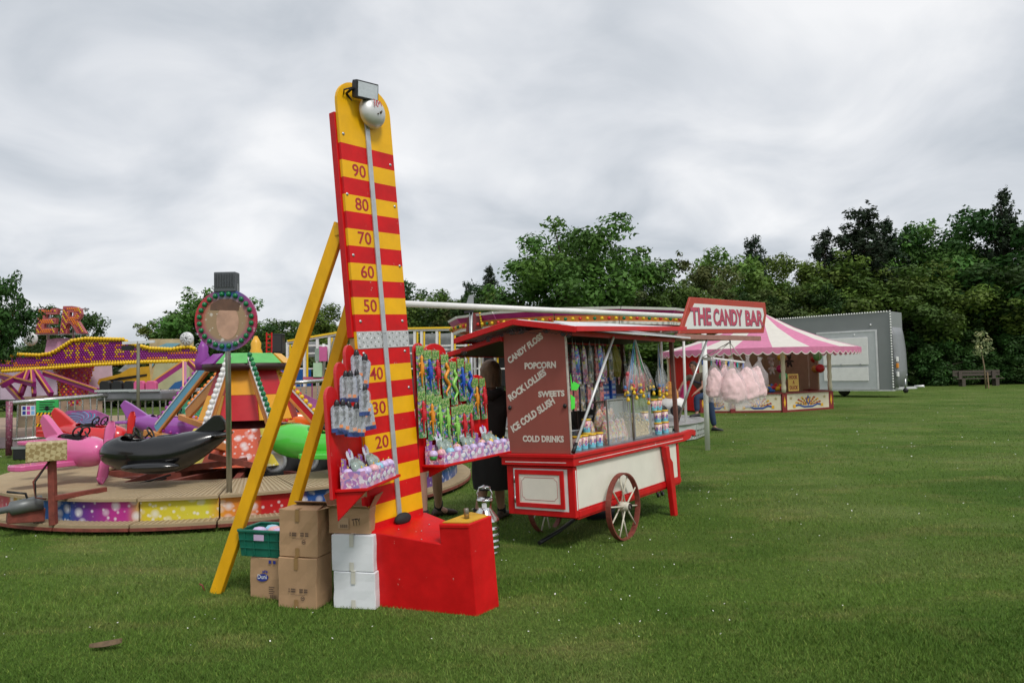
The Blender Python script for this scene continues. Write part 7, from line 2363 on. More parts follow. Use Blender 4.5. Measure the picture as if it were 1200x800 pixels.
for k in range(8):
    a0, a1 = R(-90 + 45 * k - 20), R(-90 + 45 * k + 20)
    vv = []
    for r_, z in ((0.62, zt_ + 0.1), (0.45, zt_ + 0.24)):
        vv += [pol(r_, a0, z), pol(r_, a1, z)]
    vv += [pol(0.3, a0, zt_ + 0.1), pol(0.3, a1, zt_ + 0.1)]
    MB().add(vv, [(0, 1, 3, 2), (2, 3, 5, 4), (1, 0, 4, 5), (0, 2, 4), (1, 5, 3)]).build('top_panel', TOPC[(0, 0, 1, 3, 2, 1, 0, 2)[k]], ride)
for k, (u, v) in enumerate(((300, 412), (238, 417))):
    p = W(u, v, PC.y - 0.1)
    mb = MB().loft([[(p.x + r_ * math.cos(q * PI / 4), p.y + r_ * math.sin(q * PI / 4), p.z + z) for q in range(8)] for r_, z in ((0.1, -0.2), (0.12, -0.08), (0.07, 0.05), (0.075, 0.12), (0.02, 0.22))])
    mb.build('finial', [TOPC[1], TOPC[2]][k], ride)
# arms with bulbs
BULB = {'purple': M('purple_bulb', (0.3, 0.02, 0.28), 0.25), 'white': M('milky_bulb', (0.75, 0.74, 0.72), 0.25), 'green': M('green_bulb', (0.005, 0.16, 0.055), 0.22), 'yellow': M('yellow_bulb', (0.78, 0.5, 0.01), 0.25), 'red': M('red_bulb', (0.6, 0.02, 0.02), 0.25), 'orange': M('orange_bulb', (0.8, 0.22, 0.01), 0.25)}
ARMB = M('arm_blue', (0.12, 0.35, 0.5), 0.4)
ARMO = M('arm_orange_edge', (0.6, 0.26, 0.06), 0.45, var=0.12)
bulb_mesh = MB().sphere((0, 0, 0), 0.034, 8, 5).build('bulb', BULB['white'], ride)
bulb_me = bulb_mesh.data
bpy.data.objects.remove(bulb_mesh)
bulb_me.transform(Matrix.Translation(PC))        # undo the base offset: the bulb is modelled about its own centre
def bulb(parent, p, col, s=1.0):
    o = bpy.data.objects.new('bulb', bulb_me)
    C.objects.link(o)
    o.parent = parent
    o.location = Vector(p) - off(parent)
    o.scale = (s, s, s)
    setmat(o, 0, BULB[col])
    return o
ends = [(W(184, 503, 10.9), 'purple', ARMB, (243, 428)), (W(240, 508, 8.75), 'white', ARMO, (268, 424)), (W(319, 503, 8.9), 'green', ARMO, (292, 424)), (W(372, 495, 10.2), 'yellow', HR, (308, 426)),
        (PC + Vector((0.3, 1.9, 0.95)), 'red', HR, None), (PC + Vector((-1.5, 1.4, 0.95)), 'orange', ARMO, None)]
for e_, col, m_, tpx in ends:
    d = e_ - PC
    d.z = 0
    d.normalize()
    if tpx:
        t_ = W(tpx[0], tpx[1], PC.y + d.y * 0.5)
    else:
        t_ = PC + d * 0.5 + Vector((0, 0, zt_ + 0.08))
    ar = MB().bar(t_, e_, 0.05, 0.13).build('arm', m_, ride, 0.004)
    sd = d.cross(Vector((0, 0, 1)))
    MB().bar(t_ + Vector((0, 0, -0.085)) + sd * 0.0, e_ + Vector((0, 0, -0.085)), 0.056, 0.04).build('arm_edge', ARMO, ar, 0.003)
    MB().bar(t_ + Vector((0, 0, 0.08)), e_ + Vector((0, 0, 0.08)), 0.07, 0.02).build('bulb_rail', ALU, ar)
    for k in range(13):
        bulb(ar, t_.lerp(e_, (k + 0.4) / 13.2) + Vector((0, 0, 0.125)), col, 1.05)
    # boom carrying the plane
    bmz = e_ + Vector((0, 0, -0.05))
    q = PC + d * 0.7 + Vector((0, 0, bmz.z - 0.2))
    MB().bar(q, bmz + d * 0.25, 0.09, 0.09).build('boom', ARMO, ar, 0.004)
    for k in range(7):
        bulb(ar, q.lerp(bmz, (k + 1) / 8) + Vector((0, 0, 0.06)), 'green' if col == 'green' else col, 0.8)
for (p, rr) in ((W(324, 551, 9.4), 0.31), (W(362, 550, 9.6), 0.29)):
    p.z = rr + 0.1
    mb = MB().lathe([(rr * 0.55, -0.09), (rr * 0.92, -0.1), (rr, -0.06), (rr, 0.06), (rr * 0.92, 0.1), (rr * 0.55, 0.09)], 24, 0, Matrix.Translation(p) @ Matrix.Rotation(R(80), 4, 'X'))
    ty = mb.build('tyre', BLACK, ride)
    MB().lathe([(0, -0.05), (rr * 0.3, -0.05), (rr * 0.55, -0.08), (rr * 0.56, 0.08), (rr * 0.3, 0.03), (0, 0.03)], 20, 0, Matrix.Translation(p) @ Matrix.Rotation(R(80), 4, 'X')).build('rim', STEEL, ty)
mb = MB()
for a, b in (((128, 583), (205, 552)), ((205, 558), (290, 545)), ((245, 542), (300, 552))):
    mb2 = MB().bar(W(a[0], a[1] - 8, 8.2), W(b[0], b[1] - 6, 8.5), 0.06, 0.07)
    mb2.build('drive_strut', RUST, ride, 0.004)
for (u0, v0, u1, v1) in ((130, 570, 200, 556), (133, 573, 195, 560)):
    MB().tube([W(u0, v0, 8.0), W((u0 + u1) / 2, (v0 + v1) / 2 + 3, 8.2), W(u1, v1, 8.4)], 0.012, 6).build('cable', BLACK, ride)

# planes
def ellring(x, zc, ry, rz, n=16, yc=0.0, flat=1.0):
    return [(x, yc + ry * math.cos(2 * PI * k / n), zc + rz * math.sin(2 * PI * k / n)) for k in range(n)]
def plane_car(name, label, cat, loc, rz, col, secs, dark, extra, parts_mat=None, cockpit=(0.05, 0.22, 0.12, 0.0)):
    mat = M(col[0], col[1], 0.22, var=0.06, coat=0.4, scale=3)
    t = thing(name, label, cat, IDF, loc, 'plane cars of the children ride', rz, True)
    rings = [ellring(*s_) for s_ in secs]
    cx_, rx, ry, cz = cockpit
    full = MB().loft(rings)
    keep = MB()
    keep.v = full.v
    for f_, m_, s_ in zip(full.f, full.m, full.s):
        c_ = sum((full.v[k] for k in f_), Vector()) / len(f_)
        if len(f_) == 4 and abs(c_.x - cx_) < rx * 0.98 and abs(c_.y) < ry * 0.95 and c_.z > cz - 0.12:
            continue
        keep.f.append(f_)
        keep.m.append(m_)
        keep.s.append(s_)
    b = keep.build('body', mat, t)
    so_ = b.modifiers.new('shell', 'SOLIDIFY')
    so_.thickness = 0.018
    so_.offset = -1
    sb_ = b.modifiers.new('sub', 'SUBSURF')
    sb_.levels = sb_.render_levels = 1
    n = 20
    mb = MB()
    rim = [(cx_ + rx * math.cos(2 * PI * k / n), ry * math.sin(2 * PI * k / n), cz + 0.03 * math.cos(2 * PI * k / n)) for k in range(n)]
    mb.box((cx_ - rx * 0.9, -ry * 0.8, cz - 0.3), (cx_ + rx * 0.9, ry * 0.8, cz - 0.26))
    mb.box((cx_ - rx * 0.9, -ry * 0.75, cz - 0.259), (cx_ - rx * 0.55, ry * 0.75, cz - 0.02))
    mb.build('seat', M('dark_vinyl_seat', (0.02, 0.02, 0.022), 0.5), t)
    mb = MB()
    for s_ in (-0.06, 0.08):
        c = Vector((cx_ + s_ + 0.04, 0, cz + 0.015))
        mb = MB().tube([c + Vector((0.03 * math.sin(q * PI / 6), 0.055 * math.cos(q * PI / 6), 0.055 * math.sin(q * PI / 6))) for q in range(12)], 0.01, 6, 0, True, True)
        mb.tube([c, c + Vector((0.06, 0, -0.06))], 0.01, 5)
        mb.build('steering_wheel', BLACK, t)
    for nm, mbx in extra:
        mbx.build(nm, mat, t, 0.012, 2)
    return t
def fin(pts, y0, y1):
    return MB().prism(pts, y0, y1, 'xz')
def rounded_wing(x0, x1, y0, y1, z, th=0.035, sweep=0.0):
    pts = [(x0, y0), (x1, y0), (x1 + sweep, y1 * 0.9)] + [(((x0 + x1) / 2 + sweep) + (x1 - x0) / 2 * math.cos(a), y1 * 0.9 + y1 * 0.1 * math.sin(a)) for a in (PI * k / 6 for k in range(1, 6))] + [(x0 + sweep, y1 * 0.9)]
    return MB().prism(pts, z - th / 2, z + th / 2, 'xy')
# black whale shaped car: nose to the left
p = W(193, 527, 7.95)
plane_car('whale_car', 'glossy black whale shaped ride car with tall tail fin, in front of the hub', 'ride car', p, PI + R(6), ('black_gloss', (0.008, 0.008, 0.009)),
          [(0.68, -0.02, 0.03, 0.05), (0.62, -0.01, 0.14, 0.14), (0.42, -0.02, 0.24, 0.21), (0.15, -0.04, 0.28, 0.23), (-0.15, -0.04, 0.26, 0.23), (-0.4, 0.05, 0.19, 0.17), (-0.58, 0.12, 0.1, 0.09), (-0.68, 0.15, 0.04, 0.03)], None,
          [('fin', fin([(-0.36, 0.14), (-0.66, 0.2), (-0.655, 0.3), (-0.6, 0.37), (-0.53, 0.37), (-0.45, 0.3), (-0.3, 0.18)], -0.04, 0.04)),
           ('side_fin', MB().sphere((0.05, 0.27, -0.15), (0.32, 0.1, 0.055), 12, 6)), ('side_fin', MB().sphere((0.05, -0.27, -0.15), (0.32, 0.1, 0.055), 12, 6)),
           ('tail_fluke', MB().sphere((-0.62, 0.0, 0.16), (0.1, 0.3, 0.03), 12, 5))], cockpit=(0.17, 0.23, 0.15, 0.185))
# pink plane: nose to the right, towards the camera
def aeroplane(loc, rz, col, label, s=1.0, prop=True):
    secs = [(0.5, 0.0, 0.07, 0.07), (0.44, 0.0, 0.14, 0.14), (0.25, 0.0, 0.19, 0.19), (0.0, 0.02, 0.21, 0.21), (-0.25, 0.04, 0.17, 0.17), (-0.5, 0.08, 0.09, 0.1), (-0.62, 0.1, 0.04, 0.05)]
    secs = [tuple(q * s for q in x) for x in secs]
    ex = [('tail_fin', fin([(-0.4 * s, 0.1 * s), (-0.62 * s, 0.14 * s), (-0.72 * s, 0.34 * s), (-0.66 * s, 0.42 * s), (-0.56 * s, 0.36 * s), (-0.3 * s, 0.17 * s)], -0.035, 0.035)),
          ('wing', rounded_wing(-0.08 * s, 0.2 * s, 0.12 * s, 0.72 * s, -0.12 * s, 0.06, -0.06)), ('wing', rounded_wing(-0.08 * s, 0.2 * s, -0.12 * s, -0.72 * s, -0.12 * s, 0.06, -0.06)),
          ('tail_wing', rounded_wing(-0.66 * s, -0.48 * s, 0.03 * s, 0.32 * s, 0.1 * s, 0.045, -0.03)), ('tail_wing', rounded_wing(-0.66 * s, -0.48 * s, -0.03 * s, -0.32 * s, 0.1 * s, 0.045, -0.03))]
    t = plane_car('plane_car', label, 'ride car', loc, rz, col, secs, None, ex, cockpit=(0.02 * s, 0.2 * s, 0.13 * s, 0.21 * s))
    if prop:
        hub_ = MB().lathe([(0.06, 0.0), (0.05, 0.06), (0.0, 0.1)], 12, 0, Matrix.Translation((0.5 * s, 0, 0)) @ Matrix.Rotation(R(90), 4, 'Y')).build('propeller_hub', BLACK, t)
        for sg in (-1, 1):
            MB().loft([[(0.545 * s + 0.02 * math.cos(2 * PI * k / 8), 0.06 * sg * f + w_ * math.cos(2 * PI * k / 8), sg * f * 0.34 + 0.012 * math.sin(2 * PI * k / 8)) for k in range(8)] for f, w_ in ((0.08, 0.025), (0.4, 0.05), (0.8, 0.055), (1.0, 0.02))]).build('propeller_blade', MATS[col[0]], t)
    return t
aeroplane(W(91, 528, 8.35), R(-28), ('pink_gloss', (0.66, 0.13, 0.32)), 'pink toy plane ride car with propeller and raised tail fin, left of the black car', 1.0)
aeroplane(W(112, 512, 10.0), R(-12), ('red_gloss', (0.6, 0.025, 0.03)), 'red toy plane ride car half hidden behind the pink plane', 1.0)
aeroplane(W(200, 500, 11.9), R(6), ('purple_gloss', (0.3, 0.08, 0.36)), 'purple toy plane ride car behind the black car', 1.1, False)
plane_car('plane_car', 'bright green bird nosed ride car behind the two yellow props', 'ride car', W(372, 513, 8.7), PI + R(-8), ('green_gloss', (0.09, 0.55, 0.06)),
          [(0.62, -0.03, 0.05, 0.06), (0.55, -0.02, 0.13, 0.15), (0.36, -0.02, 0.22, 0.23), (0.05, -0.06, 0.24, 0.21), (-0.2, -0.07, 0.21, 0.18), (-0.45, 0.0, 0.14, 0.13), (-0.62, 0.06, 0.05, 0.06)], None,
          [('tail_fin', fin([(-0.2, 0.05), (-0.6, 0.1), (-0.66, 0.3), (-0.55, 0.32), (-0.4, 0.24), (-0.15, 0.14)], -0.05, 0.05)), ('wing', rounded_wing(-0.45, 0.0, 0.15, 0.6, -0.16, 0.06)), ('wing', rounded_wing(-0.45, 0.0, -0.15, -0.6, -0.16, 0.06)),
           ('eye', MB().sphere((0.57, 0.1, 0.0), (0.04, 0.03, 0.04), 8, 6))], cockpit=(-0.08, 0.22, 0.14, 0.12))
aeroplane(W(346, 493, 11.6), R(20), ('orange_gloss', (0.75, 0.16, 0.02)), 'orange toy plane ride car glimpsed between the yellow props', 0.9, False)

# round bulb sign on its pole (plain generic airbrushed disc)
pf = G(269, 604, 0.1)
YP = pf.y
post = thing('round_bulb_sign', 'round airbrushed disc ringed with green bulbs on a steel pole, floodlight on top', 'sign', IDF, pf)
dc = W(264.5, 375, YP)
dr = 36.5 * YP / CAM_F
MB().tube([pf, W(267, 400, YP + 0.06), dc + Vector((0, 0.09, 0.3))], 0.028, 12).build('pole', M('brushed_pole', (0.36, 0.36, 0.33), 0.3, 0.85, var=0.15), post)
mb = MB().box((pf.x - 0.2, pf.y - 0.05, 0.02), (pf.x + 0.1, pf.y + 0.06, 0.1)).box((pf.x - 0.055, pf.y - 0.05, 0.1), (pf.x + 0.055, pf.y + 0.05, 0.26))
mb.build('foot_bracket', RUST, post, 0.004)
def disc_mat():
    m = bpy.data.materials.new('airbrushed_disc')
    m.use_nodes = True
    t = m.node_tree
    b = t.nodes['Principled BSDF']
    b.inputs['Roughness'].default_value = 0.3
    g = t.nodes.new('ShaderNodeTexCoord')
    s_ = t.nodes.new('ShaderNodeSeparateXYZ')
    t.links.new(g.outputs['Generated'], s_.inputs[0])
    def mth(op, a, c=None):
        n = t.nodes.new('ShaderNodeMath')
        n.operation = op
        for i, x in enumerate((a, c)):
            if x is None:
                continue
            if isinstance(x, (int, float)):
                n.inputs[i].default_value = x
            else:
                t.links.new(x, n.inputs[i])
        return n.outputs[0]
    x = mth('SUBTRACT', s_.outputs[0], 0.5)
    z = mth('SUBTRACT', s_.outputs[2], 0.5)
    rad = mth('MULTIPLY', mth('SQRT', mth('ADD', mth('MULTIPLY', x, x), mth('MULTIPLY', z, z))), 2)
    ang = mth('ADD', mth('DIVIDE', mth('ARCTAN2', x, z), 2 * PI), 0.5)
    rr = t.nodes.new('ShaderNodeValToRGB')
    e = rr.color_ramp.elements
    stops = [(0, (0.03, 0.13, 0.35)), (0.12, (0.25, 0.04, 0.2)), (0.25, (0.5, 0.02, 0.03)), (0.38, (0.45, 0.03, 0.04)), (0.47, (0.03, 0.12, 0.35)), (0.55, (0.03, 0.1, 0.32)), (0.63, (0.28, 0.05, 0.22)), (0.75, (0.45, 0.02, 0.05)), (0.87, (0.3, 0.04, 0.18)), (1, (0.03, 0.13, 0.35))]
    e[0].position, e[0].color = 0, (*stops[0][1], 1)
    e[1].position, e[1].color = 1, (*stops[-1][1], 1)
    for p_, c_ in stops[1:-1]:
        q = e.new(p_)
        q.color = (*c_, 1)
    t.links.new(ang, rr.inputs[0])
    inner = t.nodes.new('ShaderNodeValToRGB')
    inner.color_ramp.elements[0].position = 0.62
    inner.color_ramp.elements[1].position = 0.82
    t.links.new(rad, inner.inputs[0])
    mx = t.nodes.new('ShaderNodeMixRGB')
    mx.inputs[1].default_value = (0.34, 0.23, 0.13, 1)
    t.links.new(inner.outputs[0], mx.inputs[0])
    t.links.new(rr.outputs[0], mx.inputs[2])
    out = mx.outputs[0]
    for sc_, th_ in ((9.0, 0.2), (22.0, 0.2)):
        v = t.nodes.new('ShaderNodeTexVoronoi')
        v.inputs['Scale'].default_value = sc_
        t.links.new(g.outputs['Object'], v.inputs['Vector'])
        rp = t.nodes.new('ShaderNodeValToRGB')
        q = rp.color_ramp.elements
        q[0].position, q[0].color = th_ * 0.4, (0.65, 0.65, 0.65, 1)
        q[1].position, q[1].color = th_, (0, 0, 0, 1)
        t.links.new(v.outputs['Distance'], rp.inputs[0])
        mq = t.nodes.new('ShaderNodeMixRGB')
        mq.inputs[2].default_value = (0.75, 0.74, 0.7, 1)
        t.links.new(rp.outputs[0], mq.inputs[0])
        t.links.new(out, mq.inputs[1])
        out = mq.outputs[0]
    t.links.new(out, b.inputs['Base Color'])
    return m
Md = Matrix.Translation(dc) @ Matrix.Rotation(R(90), 4, 'X')
disc = MB().lathe([(0, -0.03), (dr, -0.03), (dr, 0.0), (0, 0.0)], 48, 0, Md, False).build('disc', disc_mat(), post)
# plain airbrushed shapes in the middle (no figure)
MB().prism([(0.02 + dr * 0.36 * math.cos(2 * PI * k / 32), -0.02 + dr * 0.56 * math.sin(2 * PI * k / 32)) for k in range(32)], 0.0, -0.002, 'xz', 0, Matrix.Translation(dc + Vector((0, -0.0005, 0)))).build('painted_oval', M('painted_peach', (0.5, 0.3, 0.21), 0.35, var=0.25, scale=6), disc)
MB().prism([(-dr * 0.5, dr * 0.34), (dr * 0.42, dr * 0.3), (dr * 0.46, dr * 0.52), (dr * 0.2, dr * 0.68), (-dr * 0.2, dr * 0.68), (-dr * 0.48, dr * 0.52)], -0.0025, -0.004, 'xz', 0, Matrix.Translation(dc)).build('painted_patch', M('painted_brown', (0.13, 0.065, 0.04), 0.35, var=0.3, scale=6), disc)
for k in range(24):
    a = 2 * PI * (k + 0.5) / 24
    q = Md @ Vector((dr * 0.84 * math.cos(a), dr * 0.84 * math.sin(a), 0.012))
    bulb(disc, q, 'green', 0.82)
lp = W(264, 330, YP)
hw = 12.7 * YP / CAM_F
mb = MB().box((lp.x - hw, lp.y - 0.02, lp.z - 0.105), (lp.x + hw, lp.y + 0.1, lp.z + 0.1))
lh = mb.build('lamp_housing', M('lamp_grey', (0.09, 0.1, 0.11), 0.45), post, 0.006)
for k in range(13):
    x = lp.x - hw + 0.012 + k * (2 * hw - 0.024) / 12
    MB().box((x - 0.003, lp.y - 0.034, lp.z - 0.06), (x + 0.003, lp.y - 0.0205, lp.z + 0.085)).build('cooling_fin', MATS['lamp_grey'], lh)
for s_ in (-1, 1):
    MB().bar((lp.x + s_ * (hw + 0.006), lp.y + 0.03, lp.z - 0.16), (lp.x + s_ * (hw + 0.006), lp.y + 0.03, lp.z - 0.02), 0.008, 0.03).build('lamp_bracket', STEEL, lh)

# control box on the left
bp_ = W(66, 584, 7.1)
bp_.z = 0.11
cb = thing('control_box', 'box wrapped in beige diamond patterned sheet on a dark red post at the ride edge', 'control box', IDF, bp_)
def check_mat():
    m = bpy.data.materials.new('diamond_pattern')
    m.use_nodes = True
    t = m.node_tree
    b = t.nodes['Principled BSDF']
    b.inputs['Roughness'].default_value = 0.5
    g = t.nodes.new('ShaderNodeTexCoord')
    mp = t.nodes.new('ShaderNodeMapping')
    mp.inputs['Rotation'].default_value = (R(45), R(45), R(45))
    t.links.new(g.outputs['Object'], mp.inputs[0])
    c = t.nodes.new('ShaderNodeTexChecker')
    c.inputs['Scale'].default_value = 26
    c.inputs['Color1'].default_value = (0.3, 0.22, 0.09, 1)
    c.inputs['Color2'].default_value = (0.5, 0.42, 0.22, 1)
    t.links.new(mp.outputs[0], c.inputs['Vector'])
    t.links.new(c.outputs[0], b.inputs['Base Color'])
    return m
cbx = W(55, 527, 7.1)
Mc = Matrix.Translation(cbx) @ Matrix.Rotation(R(32), 4, 'Z')
MB().box((-0.17, -0.15, -0.1), (0.17, 0.15, 0.08), 0, Mc).build('box', check_mat(), cb, 0.006)
MB().bar((cbx.x + 0.07, cbx.y, 0.1), (cbx.x + 0.05, cbx.y, cbx.z - 0.1), 0.06, 0.06).build('post', RUST, cb, 0.004)
MB().bar((cbx.x + 0.07, cbx.y, 0.36), W(124, 573, 7.6), 0.05, 0.05).build('brace', RUST, cb, 0.004)
for k in range(2):
    MB().tube([(cbx.x + 0.05, cbx.y - 0.03, cbx.z - 0.1), (cbx.x - 0.06 - 0.02 * k, cbx.y - 0.08, cbx.z - 0.3), (cbx.x - 0.04, cbx.y - 0.1, cbx.z - 0.45), (cbx.x + 0.03, cbx.y - 0.05, 0.36)], 0.008, 5).build('cable', RUST if k else BLACK, cb)
h0, h1 = W(-8, 600, 6.9), W(50, 588, 7.15)
hitch = thing('tow_hitch', 'grey tow hitch with black lever at the left edge of the plane ride', 'hitch', IDF, (h0.x, h0.y, 0))
MB().tube([h0, h0.lerp(h1, 0.3), h0.lerp(h1, 0.35), h1], [0.03, 0.035, 0.07, 0.075], 12).build('coupling', M('grey_casting', (0.16, 0.17, 0.17), 0.45, 0.4), hitch)
MB().tube([W(8, 576, 7.0), W(30, 578, 7.05), W(35, 594, 7.1)], 0.012, 7).build('lever', BLACK, hitch)
MB().bar(W(8, 605, 7.0), W(52, 602, 7.2), 0.12, 0.13).build('drawbar', RUST, hitch, 0.006)

# ------------------------------------------------------------------ the twister ride at the left
YT = 18.0
tw = thing('twister_ride', 'purple and yellow bulb covered ride with long lettered band and giant letters', 'fairground ride', IDF, W(110, 520, YT))
PURP = M('band_purple', (0.16, 0.012, 0.1), 0.4)
PKP = M('pink_panel', (0.6, 0.3, 0.45), 0.5, var=0.1, scale=2)
def tp(u, v, Y=YT):
    return W(u, v, Y)
topl = [(-30, 418), (0, 417), (20, 415), (46, 416), (58, 414), (66, 410.5), (84, 399), (100, 396.5), (144, 397.5), (152, 402), (176, 408), (200, 409), (220, 406), (231, 409)]
botl = [(231, 422.5), (170, 424), (114, 427), (66, 430.5), (0, 435), (-30, 437)]
TWF = Fr((1, 0, 0), (0, 1, 0), (0, 0, 1), (0, YT, 0))
def xz(u, v):
    p = W(u, v, YT)
    return (p.x, p.z)
outline = [xz(*q) for q in topl + botl]
MB().prism(outline, 0.0, 0.12, 'xz', 0, TWF.M).build('band', PURP, tw)
def inside(poly, x, z):
    r_ = False
    j = len(poly) - 1
    for i in range(len(poly)):
        xi, zi = poly[i]
        xj, zj = poly[j]
        if (zi > z) != (zj > z) and x < (xj - xi) * (z - zi) / (zj - zi) + xi:
            r_ = not r_
        j = i
    return r_
def letter_polys(string, x0, z0, w, h, slant=0.0):
    vv, ff, lw, lh = text_mesh(string, 0.02)
    pts = [(x0 + a * w / lw + slant * b / lh * h, z0 + b * h / lh) for a, b in vv]
    return [[pts[i] for i in f] for f in ff]
letters = []
for ch_, u0, u1, v0, v1 in (('W', 74, 86, 423, 403), ('I', 89, 93, 424, 400), ('S', 98, 111, 423, 402), ('T', 115, 128, 422, 400.5), ('E', 134, 147, 420, 402.5), ('R', 153, 165, 419, 404)):
    (xa, za), (xb, _), (_, zb) = xz(u0, v0), xz(u1, v0), xz(u0, v1)
    letters += letter_polys(ch_, xa, za, xb - xa, zb - za)
def octa(mb, x, y, z, r_, m):
    mb.add([(x - r_, y, z), (x + r_, y, z), (x, y - r_, z), (x, y, z - r_), (x, y, z + r_)], [(0, 3, 2), (3, 1, 2), (1, 4, 2), (4, 0, 2)], m, True)
BMATS = [BULB['purple'], BULB['yellow'], BULB['orange'], BULB['red'], M('purple_red_bulb', (0.3, 0.02, 0.08), 0.3)]
mb = MB(TWF.M)
xs = [p[0] for p in outline]
zs = [p[1] for p in outline]
step = 0.066
z = min(zs)
row = 0
while z < max(zs):
    x = min(xs) + (step / 2 if row % 2 else 0)
    while x < max(xs):
        if inside(outline, x, z):
            m_ = 0
            near = not (inside(outline, x, z + 0.085) and inside(outline, x, z - 0.085))
            if near:
                m_ = 1
            elif any(inside(f, x, z) for f in letters):
                m_ = 2 if (z - 0.2) % 0.3 < 0.16 else 1
            else:
                wv = math.sin(x * 3.2) * 0.06
                if (x > xz(172, 400)[0] or x < xz(66, 400)[0]):
                    f_ = (z - wv) % 0.22
                    m_ = 2 if f_ < 0.075 else (1 if f_ < 0.11 and row % 2 else 0)
            octa(mb, x, -0.002, z, 0.03, m_)
        x += step
    z += step * 0.86
    row += 1
o = mb.build('bulb_field', BMATS, tw, recalc=False)
o['kind'] = 'stuff'
# row of bigger yellow bulbs along the band edges
ytop = []
for (u0, v0), (u1, v1) in list(zip(topl[1:-1], topl[2:])) + list(zip(botl[:-2], botl[1:-1])):
    n = max(1, int(math.hypot(u1 - u0, v1 - v0) / 3.4))
    for k in range(n):
        ytop.append(W(u0 + (u1 - u0) * k / n, v0 + (v1 - v0) * k / n, YT - 0.03))
for p in ytop:
    bulb(tw, p, 'yellow', 1.5)
# giant letters
for ch_, u0, u1, v0, v1 in (('T', -16, 12, 392, 364), ('E', 43, 66, 391.5, 362), ('R', 71.5, 102, 391, 359)):
    Yl = 19.0
    a, b, c = W(u0, v0, Yl), W(u1, v0, Yl), W(u0, v1, Yl)
    vv, ff, lw, lh = text_mesh(ch_, 0.045)
    w_, h_ = b.x - a.x, c.z - a.z
    sl = 0.12 * h_
    q = [(a.x + x * w_ / lw + sl * z / lh, a.z + z * h_ / lh) for x, z in vv]
    n = len(q)
    mb = MB()
    mb.add([(x, Yl, z) for x, z in q], ff)
    lt = mb.build('giant_letter', M('letter_pink_edge', (0.42, 0.1, 0.1), 0.4), tw)
    so = lt.modifiers.new('thick', 'SOLIDIFY')
    so.thickness = 0.12
    so.offset = 0
    polys = [[q[i] for i in f] for f in ff]
    vv2, ff2, lw2, lh2 = text_mesh(ch_, 0.0)
    inner_ = [[(a.x + 0.03 + vv2[i][0] * (w_ - 0.06) / lw2 + sl * vv2[i][1] / lh2, a.z + 0.03 + vv2[i][1] * (h_ - 0.06) / lh2) for i in f] for f in ff2]
    mb = MB()
    st_ = 0.058
    r_i = 0
    zz = a.z
    while zz < a.z + h_:
        xx = a.x + (st_ / 2 if r_i % 2 else 0)
        while xx < a.x + w_ + sl:
            if any(inside(f, xx, zz) for f in inner_):
                octa(mb, xx, Yl - 0.064, zz, 0.03, [2, 4, 2, 1][(r_i + int(xx * 31)) % 4])
            xx += st_
        zz += st_ * 0.87
        r_i += 1
    if mb.v:
        o = mb.build('letter_bulbs', BMATS, lt, recalc=False)
        o['kind'] = 'stuff'
mb = MB()
for u in (-5, 56, 86):
    mb.tube([W(u, 398, 19.1), W(u + 2, 362, 19.1)], 0.04, 6)
mb.bar(W(-20, 392, 19.1), W(104, 391, 19.1), 0.06, 0.05)
mb.bar(W(-20, 366, 19.1), W(104, 362, 19.1), 0.05, 0.04)
mb.build('letter_frame', STEEL, tw)
# central column of bulbs
c0_, c1_ = W(87, 476, YT + 0.6), W(88, 426, YT + 0.6)
hgt_ = c1_.z - c0_.z
MB().lathe([(0.3, 0), (0.34, hgt_ * 0.5), (0.42, hgt_ * 0.85), (0.5, hgt_)], 20, 0, Matrix.Translation(c0_)).build('column', M('column_pink', (0.4, 0.05, 0.14), 0.4), tw)
mb = MB()
for i in range(16):
    for k in range(20):
        a = 2 * PI * (k + (i % 2) / 2) / 20
        if math.sin(a) > 0.25:
            continue
        f = (i + 0.5) / 16
        r_ = 0.3 + 0.08 * f if f < 0.5 else 0.34 + (f - 0.5) * 0.32
        octa(mb, c0_.x + (r_ + 0.01) * math.cos(a), c0_.y + (r_ + 0.01) * math.sin(a), c0_.z + hgt_ * f, 0.034, [3, 1, 3, 2][(i + k) % 4])
o = mb.build('bulb_field', BMATS, tw, recalc=False)
o['kind'] = 'stuff'
# purple spider arms
MAG = M('magenta_steel', (0.3, 0.02, 0.17), 0.4)
for a, b in (((52, 437), (115, 458)), ((30, 437), (2, 452)), ((34, 435), (24, 462)), ((42, 435), (60, 462)), ((38, 435), (40, 463)), ((216, 425), (216, 470)), ((214, 426), (176, 452)), ((222, 424), (238, 440)), ((4, 446), (26, 470)), ((0, 440), (40, 450))):
    p, q = W(*a, YT - 0.3), W(*b, YT - 0.8)
    ar = MB().bar(p, q, 0.1, 0.12).build('spider_arm', MAG, tw)
    MB().bar(p + Vector((0, -0.06, 0.05)), q + Vector((0, -0.06, 0.05)), 0.03, 0.03).build('arm_stripe', M('orange_stripe', (0.65, 0.3, 0.05), 0.4), ar)
for u, v in ((36, 397), (219, 397)):
    p = W(u, v, YT - 0.05)
    r_ = 8.2 * YT / CAM_F
    mb = MB().sphere(tuple(p), (r_, r_ * 0.45, r_), 20, 12)
    gl = mb.build('globe_lamp', M('globe_white', (0.62, 0.62, 0.62), 0.35, var=0.2, scale=8), tw)
    for k in range(9):
        a = 2 * PI * k / 9
        MB().tube([p + Vector((0, -r_ * 0.46, 0)), p + Vector((r_ * 0.75 * math.cos(a), -r_ * 0.32, r_ * 0.75 * math.sin(a)))], 0.012, 5).build('spoke', STEEL, gl)
